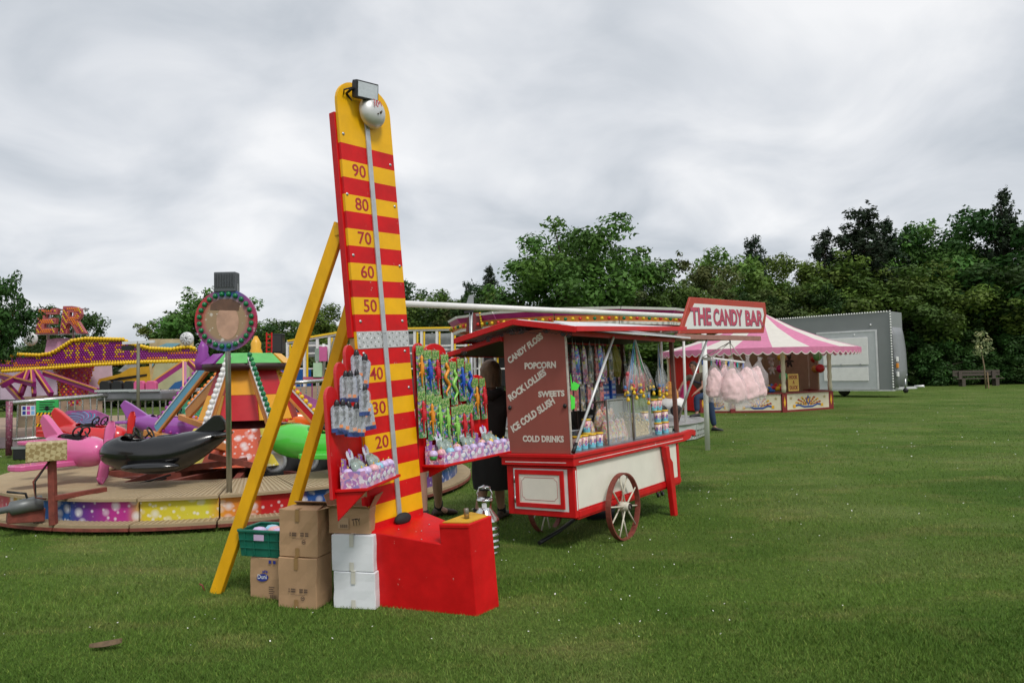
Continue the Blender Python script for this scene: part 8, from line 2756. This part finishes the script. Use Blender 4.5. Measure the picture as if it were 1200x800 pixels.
# backdrop panels
def panel(name, pts, Y, mat, parent=tw, th=0.05):
    q = [(W(u, v, Y).x, W(u, v, Y).z) for u, v in pts]
    return MB().prism(q, Y, Y + th, 'xz').build(name, mat, parent)
panel('backdrop', [(52, 415), (55, 398), (66, 396), (140, 397), (145, 400), (145, 412), (60, 414)], YT + 1.2, PKP)
panel('backdrop', [(95, 470), (97, 428), (130, 428), (132, 470)], YT + 1.3, M('pale_pink_panel', (0.62, 0.48, 0.55), 0.5))
panel('backdrop', [(0, 468), (0, 432), (66, 432), (66, 468)], YT + 1.8, M('pale_lilac_panel', (0.5, 0.4, 0.5), 0.5, var=0.2, scale=2))
mu = panel('mural', [(175, 460), (175, 397), (226, 397), (226, 460)], YT + 1.1, M('mural_sand', (0.5, 0.4, 0.22), 0.45, var=0.35, scale=2.2))
panel('mural_shape', [(176, 455), (182, 425), (200, 415), (222, 430), (222, 450), (205, 457)], YT + 1.08, M('mural_cream_green', (0.5, 0.5, 0.3), 0.45, var=0.15, scale=2), mu, 0.015)
panel('mural_shape', [(178, 430), (180, 408), (195, 402), (212, 402), (190, 414)], YT + 1.06, M('mural_blue', (0.2, 0.42, 0.5), 0.45, var=0.25, scale=3), mu, 0.015)
panel('mural_shape', [(194, 459), (205, 448), (226, 442), (226, 459)], YT + 1.04, M('mural_deep_blue', (0.03, 0.13, 0.35), 0.45), mu, 0.015)
y_ = panel('mural', [(114, 449), (116, 444), (140, 438), (152, 431), (174, 429), (176, 452), (116, 452)], YT + 0.9, M('mural_yellow', (0.66, 0.38, 0.03), 0.45, var=0.1))
panel('mural_shape', [(138, 435), (150, 424), (160, 426), (160, 432), (146, 436)], YT + 0.95, M('mural_grey', (0.35, 0.38, 0.38), 0.4, var=0.3, scale=8), y_, 0.015)
panel('mural_shape', [(120, 447), (140, 442), (172, 438), (172, 440), (142, 445), (121, 449)], YT + 0.88, BLACK, y_, 0.015)
# seats of the cars
for k, (u0, n, mat, hname) in enumerate(((116, 3, BLACK, 'black'), (156, 2, M('pink_seat', (0.62, 0.1, 0.25), 0.45), 'pink'))):
    p = W(u0 + n * 7, 470, YT - 1.6)
    car = thing('twister_car', '%s seated spinning car of the twister ride behind the rail' % hname, 'ride car', IDF, (p.x, p.y, 0.3), 'spinning cars of the twister ride')
    for i in range(n):
        a = W(u0 + i * 14.2, 459, YT - 1.6)
        b = W(u0 + i * 14.2 + 12.5, 446, YT - 1.6)
        MB().prism([(a.x, a.z), (b.x, a.z), (b.x, b.z - 0.05), (b.x - 0.04, b.z), (a.x + 0.04, b.z), (a.x, b.z - 0.05)], a.y, a.y + 0.12, 'xz').build('seat_back', mat, car, 0.02, 2)
    a, b = W(u0 - 4, 470, YT - 1.7), W(u0 + n * 14.2 + 4, 458, YT - 1.7)
    MB().box((a.x, a.y, a.z), (b.x, a.y + 0.8, b.z)).build('tub', M('car_grey', (0.2, 0.2, 0.22), 0.35, 0.3), car, 0.05, 2)
    MB().bar((a.x, a.y - 0.02, b.z + 0.02), (b.x, a.y - 0.02, b.z + 0.02), 0.05, 0.05).build('lap_bar', CHROME, car)
lp0 = W(162, 400, 15.5)
pole = thing('lamp_pole', 'thin pole with a white crossbar and small black camera before the lettered band', 'pole', IDF, W(161, 475, 15.5))
MB().tube([(lp0.x, lp0.y, 0.3), (lp0.x, lp0.y, lp0.z)], 0.035, 8).build('pole', M('olive_pole', (0.16, 0.15, 0.1), 0.5), pole)
MB().bar(W(144, 402, 15.5), W(181, 400, 15.5), 0.06, 0.06).build('crossbar', ALU, pole)
a = W(149, 407.5, 15.45)
MB().box((a.x - 0.1, a.y - 0.05, a.z - 0.05), (a.x + 0.1, a.y + 0.1, a.z + 0.05)).build('camera', BLACK, pole)
# ride floor and steps
fl0 = MB().add([(-16, 14.6, 0.27), (-5.5, 19.5, 0.27), (-6, 26, 0.27), (-20, 26, 0.27), (-16, 14.6, 0.05), (-5.5, 19.5, 0.05), (-6, 26, 0.05), (-20, 26, 0.05)], BOXF).build('ride_floor', M('floor_ply', (0.32, 0.22, 0.15), 0.7, var=0.15), tw)
MB().bar((-16, 14.6, 0.14), (-10.35, 14.5 + 2.72, 0.14), 0.04, 0.25).build('floor_skirt', M('pinkish_skirt', (0.4, 0.3, 0.33), 0.5, var=0.25, scale=5), tw)
for k in range(5):
    MB().bar(W(20, 497 - 7 * k, 16.5 + 0.4 * k), W(120, 491 - 7 * k, 17.5 + 0.4 * k), 0.02, 0.17).build('step_riser', M('step_ply', (0.36, 0.26, 0.18), 0.65, var=0.12), tw)
    MB().bar(W(250, 489 - 7 * k, 19.0 + 0.4 * k), W(400, 478 - 6 * k, 21 + 0.4 * k), 0.02, 0.17).build('step_riser', MATS['step_ply'], tw)
a, b = W(14, 546, 14.0), W(45, 523, 14.0)
t = thing('speaker_box', 'black box with grey edge standing on the grass below the left fence end', 'box', IDF, (a.x, a.y, 0))
MB().box((a.x, a.y, 0), (b.x, a.y + 0.5, b.z)).build('box', BLACK, t, 0.02)
MB().box((a.x - 0.01, a.y - 0.012, b.z - 0.04), (b.x + 0.01, a.y - 0.002, b.z + 0.01)).build('edge', STEEL, t)

# ------------------------------------------------------------------ crowd barrier
CH2 = M('barrier_chrome', (0.55, 0.54, 0.53), 0.25, 0.85, var=0.2, scale=20)
PKB = M('pink_post', (0.2, 0.05, 0.09), 0.4, var=0.6, scale=30, chips=(0.4, 0.35, 0.36), chip_amt=0.15, chip_scale=20)
PTS = [(11, 472, 14.5), (162, 460, 17.0), (240, 456.5, 18.2), (325, 449.5, 19.4), (398, 444.5, 20.4), (470, 441, 21.4)]
rail_pts = [W(u, v, Y) for u, v, Y in PTS]
bar_mesh = None
for i in range(len(rail_pts) - 1):
    a, b = rail_pts[i], rail_pts[i + 1]
    t = thing('barrier_panel', 'chrome barrier panel with thin upright bars, ' + ['leftmost one, behind the pink and red planes', 'one behind the purple plane', 'one behind the hub tower', 'one seen between the two yellow props', 'one half hidden by the left toy wing'][i], 'barrier', IDF, (a.x, a.y, 0.27), 'barrier panels around the twister ride')
    MB().tube([a, b], 0.05, 8).build('top_rail', CH2, t)
    a2, b2 = Vector((a.x, a.y, 0.36)), Vector((b.x, b.y, 0.36))
    MB().tube([a2, b2], 0.03, 6).build('bottom_rail', CH2, t)
    MB().tube([(a.x, a.y, 0.05), (a.x, a.y, a.z + 0.04)], 0.06, 10).build('post', PKB if i < 2 else CH2, t)
    n = int((b - a).length / 0.16)
    for k in range(1, n):
        p, q = a.lerp(b, k / n), a2.lerp(b2, k / n)
        j_ = rnd.uniform(-0.05, 0.05)
        MB().tube([q + Vector((j_, 0, 0)), p], 0.018, 5, cap=False).build('bar', (MAG if i >= 2 and k % 3 == 0 else CH2), t)
def vortex(u0, u1, v0, v1, Y, col, label, bg=(0.4, 0.1, 0.3)):
    a, b = W(u0, v1, Y), W(u1, v0, Y)
    cx_, cz_ = (a.x + b.x) / 2, (a.z + b.z) / 2
    w_, h_ = (b.x - a.x) / 2, (b.z - a.z) / 2
    t = thing('swirl_panel', label, 'painted panel', IDF, (cx_, Y, a.z), 'swirl painted panels on the barrier')
    MB().prism([(cx_ - w_, cz_ - h_ * 0.35), (cx_ - w_ * 0.62, cz_ - h_), (cx_ + w_ * 0.62, cz_ - h_), (cx_ + w_, cz_ - h_ * 0.35), (cx_ + w_, cz_ + h_ * 0.35), (cx_ + w_ * 0.5, cz_ + h_), (cx_ - w_ * 0.5, cz_ + h_), (cx_ - w_, cz_ + h_ * 0.35)], Y, Y + 0.03, 'xz').build('panel', M('swirl_ground_%d' % int(u0), bg, 0.35, var=0.4, scale=4), t)
    mb = MB()
    nb = 18
    for k in range(nb):
        pts0, pts1 = [], []
        for s_ in range(6):
            r_ = 0.1 + 0.17 * s_
            aa = 2 * PI * k / nb + 0.28 * s_
            wd = 0.16
            pts0.append((cx_ + w_ * 0.72 * r_ * math.cos(aa), Y - 0.003, cz_ + h_ * 0.92 * r_ * math.sin(aa)))
            pts1.append((cx_ + w_ * 0.72 * r_ * math.cos(aa + wd), Y - 0.003, cz_ + h_ * 0.92 * r_ * math.sin(aa + wd)))
        mb.add(pts0 + pts1, [(s_, s_ + 1, 7 + s_, 6 + s_) for s_ in range(5)], k % 2)
    mb.build('painted_swirl', [M('swirl_light_%d' % int(u0), tuple(min(0.75, c * 1.5 + 0.12) for c in col), 0.35), M('swirl_deep_%d' % int(u0), col, 0.35)], t, recalc=False)
vortex(64, 127, 480, 503, 13.6, (0.03, 0.22, 0.4), 'blue swirl panel on the barrier behind the red plane')
vortex(208, 253, 468, 493, 16.3, (0.03, 0.3, 0.14), 'green swirl panel on the barrier beside the white bulb arm', (0.05, 0.25, 0.15))
vortex(314, 372, 462, 484, 17.8, (0.1, 0.3, 0.5), 'violet swirl panel on the barrier behind the yellow bulb arm')
# notices on the barrier
a = W(42, 512, 13.3)
b = W(68, 468, 13.3)
t = thing('safety_notice', 'tall green, orange and red safety notice board on the left barrier', 'notice', IDF, (a.x, a.y, 0.3))
zz = [a.z + (b.z - a.z) * f for f in (0, 0.28, 0.36, 0.58, 0.66, 1.0)]
for k, m_ in enumerate((M('notice_red', (0.5, 0.03, 0.03), 0.5), None, M('notice_orange', (0.6, 0.2, 0.04), 0.5), None, M('notice_green', (0.03, 0.4, 0.09), 0.5))):
    if m_ is None:
        MB().box((a.x, a.y, zz[k]), (b.x, a.y + 0.02, zz[k + 1])).build('stripe_band', BLACK, t)
        mb = MB()
        for q in range(6):
            x = a.x + (b.x - a.x) * q / 6
            w_ = (b.x - a.x) / 12
            mb.add([(x, a.y - 0.002, zz[k]), (x + w_, a.y - 0.002, zz[k]), (x + w_ * 1.8, a.y - 0.002, zz[k + 1]), (x + w_ * 0.8, a.y - 0.002, zz[k + 1])], [(0, 1, 2, 3)])
        mb.build('stripes', YEL, t, recalc=False)
    else:
        MB().box((a.x, a.y, zz[k]), (b.x, a.y + 0.02, zz[k + 1])).build('board', m_, t)
mx_ = (a.x + b.x) / 2
def arrow(z, s, up_, mat):
    y = a.y - 0.004
    sg = 1 if up_ else -1
    MB().add([(mx_ - 0.25 * s, y, z), (mx_ + 0.25 * s, y, z), (mx_ + 0.25 * s, y, z + sg * 0.35 * s), (mx_ + 0.55 * s, y, z + sg * 0.35 * s), (mx_, y, z + sg * 0.8 * s), (mx_ - 0.55 * s, y, z + sg * 0.35 * s), (mx_ - 0.25 * s, y, z + sg * 0.35 * s)], [(0, 1, 2, 3, 4, 5, 6)]).build('arrow', mat, t, recalc=False)
arrow(zz[4] + 0.12, 0.12, False, BLACK)
arrow(zz[2] + 0.1, 0.1, False, BLACK)
arrow(zz[0] + 0.07, 0.13, True, WCARD)
MB().text('EXIT', (a.x + 0.08, a.y, zz[0] + 0.0), (b.x - 0.08, a.y, zz[0] + 0.0), 0.06, (0, -1, 0), bold=0.02).build('lettering', WCARD, t) if False else None
mb = MB()
for k in range(4):
    mb.box((a.x + 0.06, a.y - 0.004, zz[5] - 0.05 - 0.045 * k), (b.x - 0.06 - 0.04 * (k % 2), a.y - 0.001, zz[5] - 0.035 - 0.045 * k))
for k in range(3):
    mb.box((a.x + 0.06, a.y - 0.004, zz[3] - 0.04 - 0.04 * k), (b.x - 0.06 - 0.04 * (k % 2), a.y - 0.001, zz[3] - 0.03 - 0.04 * k))
o = mb.build('print', INK, t)
o['kind'] = 'stuff'
a, b = W(25, 487, 13.8), W(41, 475, 13.8)
t = thing('small_notice', 'small pale notice with blue and red blocks left of the green notice', 'notice', IDF, (a.x, a.y, a.z))
MB().box((a.x, a.y, a.z), (b.x, a.y + 0.015, b.z)).build('board', WCARD, t)
for k in range(6):
    MB().box((a.x + 0.02 + 0.085 * (k % 3), a.y - 0.003, a.z + 0.02 + 0.09 * (k // 3)), (a.x + 0.085 + 0.085 * (k % 3), a.y - 0.001, a.z + 0.09 + 0.09 * (k // 3))).build('print', [BINK, M('notice_magenta', (0.5, 0.05, 0.3), 0.5), M('notice_sky', (0.2, 0.4, 0.7), 0.5)][k % 3], t)

# ------------------------------------------------------------------ white framed ride behind the tower
YW_ = 25.0
wr = thing('white_frame_ride', 'white latticed fairground ride with yellow bulb edging and grey panels, behind the striped tower', 'fairground ride', IDF, W(450, 470, YW_))
WF = M('frame_white', (0.72, 0.72, 0.72), 0.4, var=0.06)
GP_ = M('frame_grey_panel', (0.3, 0.32, 0.33), 0.5, var=0.15)
top_v = lambda u: 401 - (u - 336) * 0.17 if u < 420 else 387 - (u - 420) * 0.015
us = [337, 345, 357, 372, 386, 402, 418, 436, 455, 474, 486, 494, 512, 530, 546, 562, 580, 598, 616, 636]
for k, u in enumerate(us):
    a, b = W(u, 452, YW_), W(u, top_v(u), YW_)
    MB().bar((a.x, a.y, 0), b, 0.09, 0.09).build('frame_post', WF, wr)
    if k % 2 == 0 or u > 480:
        MB().bar(W(u + 3.2, 446, YW_ - 0.08), W(u + 3.2, top_v(u) + 3, YW_ - 0.08), 0.06, 0.04).build('bulb_strip', BULB['yellow'], wr)
    if k + 1 < len(us):
        u2 = us[k + 1]
        MB().bar(W(u, top_v(u), YW_), W(u2, top_v(u2), YW_), 0.12, 0.12).build('top_rail', WF, wr)
        MB().bar(W(u, top_v(u) - 1.5, YW_ - 0.08), W(u2, top_v(u2) - 1.5, YW_ - 0.08), 0.06, 0.06).build('bulb_strip', BULB['yellow'], wr)
        for v in (405, 414, 432):
            MB().bar(W(u, v, YW_), W(u2, v - 0.4, YW_), 0.05, 0.05).build('cross_rail', WF, wr)
        if k in (1, 2, 4, 6, 7, 9, 11, 12, 14, 16):
            p, q = W(u + 2, 428 if k % 2 else 418, YW_ + 0.3), W(u2 - 2, top_v(u2) + 5, YW_ + 0.3)
            MB().box((p.x, p.y, p.z), (q.x, p.y + 0.04, q.z)).build('grey_panel', GP_, wr)
        if k in (3, 4, 5):
            MB().tube([W(u, 438, YW_ - 0.3), W((u + u2) / 2 - 3, 415, YW_ - 0.3), W(u2 - 6, 403, YW_ - 0.3)], 0.06, 7).build('curved_tube', WF, wr)
            MB().tube([W(u + 6, 442, YW_ - 0.2), W((u + u2) / 2 + 2, 418, YW_ - 0.2), W(u2 - 2, 405, YW_ - 0.2)], 0.05, 7).build('curved_tube', WF, wr)
for (u0, u1, v0, v1, m_) in ((374, 383, 406, 423, M('frame_pink', (0.55, 0.12, 0.3), 0.5)), (369, 374, 408, 423, M('frame_sage', (0.25, 0.33, 0.28), 0.5)), (367, 377, 425, 443, M('frame_pale_green', (0.4, 0.6, 0.4), 0.5)), (355, 379, 441.5, 444.5, M('frame_rose', (0.45, 0.1, 0.18), 0.5))):
    panel('colour_panel', [(u0, v1), (u1, v1), (u1, v0), (u0, v0)], YW_ - 0.5, m_, wr, 0.1)
for u0, u1, c_ in ((383, 396, 0), (384, 395, 1)):
    MB().tube([W(391, 400, YW_ - 0.6), W(388 - 3 * c_, 432, YW_ - 0.6)], 0.06, 7).build('olive_post', MATS['olive_pole'], wr)
panel('interior_shade_sheet', [(520, 452), (520, 412), (600, 412), (600, 452)], YW_ + 0.6, M('interior_shade_black', (0.03, 0.03, 0.035), 0.7), wr)  # flat dark sheet, its colour standing in for the shade inside the ride
for k in range(16):
    p = W(548 + 5 * k, 418 - 0.4 * k, YW_ - 0.2)
    MB().sphere(tuple(p), 0.07, 8, 5).build('bulb', BULB['green' if k % 2 else 'yellow'], wr)
# white inner truss ladder seen through the gaps
for v in (410, 418, 424):
    MB().bar(W(488, v, YW_ + 0.2), W(545, v - 1, YW_ + 0.2), 0.06, 0.06).build('ladder_rail', WF, wr)

# blue truck, loudspeaker, truss, floodlight post
p, q = W(298, 447, 27.0), W(338, 431, 27.0)
t = thing('blue_container', 'blue container behind the hub tower with a blue dome at its left', 'container', IDF, (p.x, p.y, 0))
MB().box((p.x, p.y, 0.3), (q.x + 0.3, p.y + 2, q.z)).build('body', M('container_blue', (0.015, 0.11, 0.42), 0.45, var=0.1), t, 0.03)
MB().bar((p.x, p.y - 0.05, q.z * 0.7), (q.x + 0.3, p.y - 0.05, q.z * 0.75), 0.04, 0.06).build('trim', STEEL, t)
MB().box((p.x + 0.1, p.y + 0.1, 0.05), (q.x, p.y + 1.9, 0.299)).build('undercarriage', BLACK, t)
p = W(326, 402, 24.0)
t = thing('loudspeaker', 'black loudspeaker on a slim pole above the blue container', 'loudspeaker', IDF, (p.x, p.y, 0))
MB().box((p.x - 0.18, p.y - 0.15, p.z - 0.33), (p.x + 0.18, p.y + 0.2, p.z + 0.32)).build('cabinet', BLACK, t, 0.02)
MB().box((p.x - 0.15, p.y - 0.16, p.z - 0.28), (p.x + 0.15, p.y - 0.152, p.z + 0.26)).build('grille', M('dark_grille', (0.03, 0.03, 0.03), 0.7), t)
MB().tube([(p.x, p.y + 0.05, 0), (p.x, p.y + 0.05, p.z - 0.33)], 0.035, 8).build('pole', STEEL, t)
a, b = W(314.5, 440, 22.5), W(315.5, 389.5, 22.5)
t = thing('red_lattice_mast', 'red lattice mast left of the black loudspeaker', 'mast', IDF, (a.x, a.y, 0))
for dx_ in (-0.08, 0.08):
    MB().bar((a.x + dx_, a.y, 0), (b.x + dx_, b.y, b.z), 0.035, 0.035).build('upright', CARTRED, t)
for k in range(22):
    z = b.z * (k + 0.5) / 22
    MB().bar((a.x - 0.07, a.y, z), (a.x + 0.07, a.y, z), 0.03, 0.03).build('rung', CARTRED, t)
pf_ = W(556, 400, 15.0)
t = thing('floodlight_post', 'steel post with tilted grey floodlight and red plate left of the cart roof', 'floodlight', IDF, (pf_.x, pf_.y, 0))
MB().tube([(W(551, 400, 15).x, 15, 0), (W(552, 366, 15).x, 15, W(552, 366, 15).z)], 0.04, 8).build('post', STEEL, t)
panel('plate', [(546, 389), (547, 374), (552, 367), (561, 366), (564, 372), (564, 385)], 15.1, M('plate_dull_red', (0.2, 0.03, 0.03), 0.45, var=0.2), t, 0.06)
panel('lamp', [(546, 357.5), (549.5, 346), (554.5, 345), (555, 357.5)], 14.9, M('floodlight_grey', (0.3, 0.32, 0.34), 0.35), t, 0.12)
MB().bar(W(544, 366, 14.95), W(555, 364, 14.95), 0.05, 0.05).build('lamp_bracket', BLACK, t)
for k in range(6):
    MB().sphere(tuple(W(562.5 + 0.5 * k, 367.5 + 2.9 * k, 15.0)), 0.028, 7, 5).build('bulb', BULB['yellow'], t)

# ------------------------------------------------------------------ round toddler ride behind the cart
CC = Vector((1.5, 17.0, 0))
CRD = 2.95
kr = thing('toddler_ride', 'round toddler ride behind the candy cart with magenta bulb trimmed canopy', 'fairground ride', IDF, CC)
def cpol(r_, a, z):
    return Vector((CC.x + r_ * math.cos(a), CC.y + r_ * math.sin(a), z))
zt2, zb2 = W(720, 359, CC.y - CRD).z, W(720, 379, CC.y - CRD).z
MAGB = M('rounding_board_magenta', (0.4, 0.02, 0.2), 0.35, var=0.35, scale=1.5)
ORB = M('rounding_board_orange', (0.65, 0.22, 0.05), 0.4, var=0.3, scale=3)
NK = 14
for k in range(NK):
    a0, a1 = 2 * PI * k / NK + 0.004, 2 * PI * (k + 1) / NK - 0.004
    def strip_(r0, z0, r1, z1, th_=0.03):
        vv = [cpol(r0, a0, z0), cpol(r0, a1, z0), cpol(r1, a1, z1), cpol(r1, a0, z1), cpol(r0 - th_, a0, z0), cpol(r0 - th_, a1, z0), cpol(r1 - th_, a1, z1), cpol(r1 - th_, a0, z1)]
        return vv, [(0, 1, 2, 3), (7, 6, 5, 4), (0, 4, 5, 1), (1, 5, 6, 2), (2, 6, 7, 3), (3, 7, 4, 0)]
    zm2 = zb2 + (zt2 - zb2) * 0.55
    MB().add(*strip_(CRD - 0.02, zm2, CRD + 0.05, zt2 - 0.05)).build('rounding_board', MAGB, kr)
    MB().add(*strip_(CRD + 0.06, zt2 - 0.049, CRD + 0.08, zt2)).build('white_edge', WHITE, kr)
    MB().add(*strip_(CRD - 0.06, zb2 + 0.06, CRD - 0.025, zm2 - 0.002)).build('rounding_board', ORB, kr)
    MB().add(*strip_(CRD - 0.05, zb2, CRD - 0.04, zb2 + 0.059)).build('white_edge', WHITE, kr)
    if math.sin((a0 + a1) / 2) < 0.4:
        for q in range(9):
            a = a0 + (a1 - a0) * (q + 0.5) / 9
            bulb(kr, cpol(CRD + 0.0, a, zb2 + 0.11), ['yellow', 'red', 'yellow', 'green'][(q + k) % 4], 1.1)
    MB().add([cpol(CRD - 0.05, a0, zm2), cpol(CRD - 0.05, a1, zm2), cpol(0.1, a1, zt2 + 0.05), cpol(0.1, a0, zt2 + 0.05)], [(0, 1, 2, 3)]).build('roof_sheet', PKP, kr)
PLT = M('platform_grey', (0.42, 0.43, 0.42), 0.45, 0.3, var=0.12)
zp = W(815, 489, CC.y).z
MB().lathe([(0, zp - 0.03), (CRD, zp - 0.03), (CRD + 0.03, zp), (0, zp)], 48, 0, Matrix.Translation(CC), False).build('platform', PLT, kr)
for k in range(20):
    a0, a1 = 2 * PI * k / 20 + 0.004, 2 * PI * (k + 1) / 20 - 0.004
    vv = [cpol(CRD, a0, 0.02), cpol(CRD, a1, 0.02), cpol(CRD + 0.01, a1, zp - 0.031), cpol(CRD + 0.01, a0, zp - 0.031), cpol(CRD - 0.03, a0, 0.02), cpol(CRD - 0.03, a1, 0.02), cpol(CRD - 0.03, a1, zp - 0.031), cpol(CRD - 0.03, a0, zp - 0.031)]
    rp = MB().add(vv, BOXF if False else [(0, 1, 2, 3), (7, 6, 5, 4), (0, 4, 5, 1), (1, 5, 6, 2), (2, 6, 7, 3), (3, 7, 4, 0)]).build('rim_panel', M('rim_pale', (0.55, 0.57, 0.55), 0.4, 0.2, var=0.1), kr)
    mb = MB()
    for j in range(2):
        for q in range(7):
            a = a0 + (a1 - a0) * (q + 0.5) / 7
            p0_, p1_ = cpol(CRD + 0.013, a - 0.012, 0.08 + 0.1 * j), cpol(CRD + 0.013, a + 0.012, 0.08 + 0.1 * j)
            mb.add([p0_, p1_, p1_ + Vector((0, 0, 0.03)), p0_ + Vector((0, 0, 0.03))], [(0, 1, 2, 3)])
    o = mb.build('slot', BLACK, rp, recalc=False)
    o['kind'] = 'stuff'
for k in range(6):
    a = 2 * PI * k / 6 + 0.5
    MB().tube([cpol(CRD - 0.3, a, zp), cpol(CRD - 0.3, a, zt2 - 0.1)], 0.03, 8).build('post', WHITE, kr)
MB().lathe([(0.5, zp), (0.5, zt2)], 16, 0, Matrix.Translation(CC)).build('centre_column', RED, kr)
# toy vehicle on it
tvp = W(791, 489, 16.4)
t = thing('toy_ride_vehicle', 'white, orange and magenta toddler ride vehicle with fat black wheels beside the leaning man', 'ride car', IDF, (tvp.x, tvp.y, zp))
MB().loft([[(W(u, v, 16.3).x, 16.3 + 0.25 * math.cos(2 * PI * k / 10) * s_, W(u, v, 16.3).z + 0.25 * math.sin(2 * PI * k / 10) * s_) for k in range(10)] for u, v, s_ in ((779, 462, 0.75), (784, 460, 1.1), (790, 461, 1.0), (794, 465, 0.5))]).build('nose', M('toy_orange_cream', (0.72, 0.33, 0.08), 0.35, var=0.35, scale=12, stretch=(0.3, 0.3, 3)), t)
MB().loft([[(W(u, v, 16.3).x, 16.3 + 0.3 * math.cos(2 * PI * k / 10) * s_, W(u, v, 16.3).z + 0.2 * math.sin(2 * PI * k / 10) * s_) for k in range(10)] for u, v, s_ in ((772, 474, 0.8), (785, 474, 1.1), (795, 474, 0.9), (801, 472, 0.5))]).build('body', WHITE, t)
for u, v in ((792.5, 481), (775, 481)):
    pw = W(u, v, 15.95)
    MB().lathe([(0, -0.06), (0.1, -0.06), (0.13, -0.03), (0.13, 0.03), (0.1, 0.06), (0, 0.06)], 18, 0, Matrix.Translation(pw) @ Matrix.Rotation(R(90), 4, 'X')).build('tyre', BLACK, t)
    MB().lathe([(0, -0.062), (0.045, -0.062), (0.05, -0.07), (0.0, -0.07)], 14, 0, Matrix.Translation(pw) @ Matrix.Rotation(R(-90), 4, 'X') @ Matrix.Translation((0, 0, 0.13))).build('hub_cap', M('hub_cream', (0.65, 0.6, 0.45), 0.4), t)
MB().loft([[(W(u, v, 16.6).x, 16.6 + 0.2 * math.cos(2 * PI * k / 8) * s_, W(u, v, 16.6).z + 0.2 * math.sin(2 * PI * k / 8) * s_) for k in range(8)] for u, v, s_ in ((795, 470, 0.7), (800, 462, 1.1), (804, 457, 0.8))]).build('seat', M('toy_magenta', (0.35, 0.02, 0.13), 0.35, var=0.3, scale=10), t)
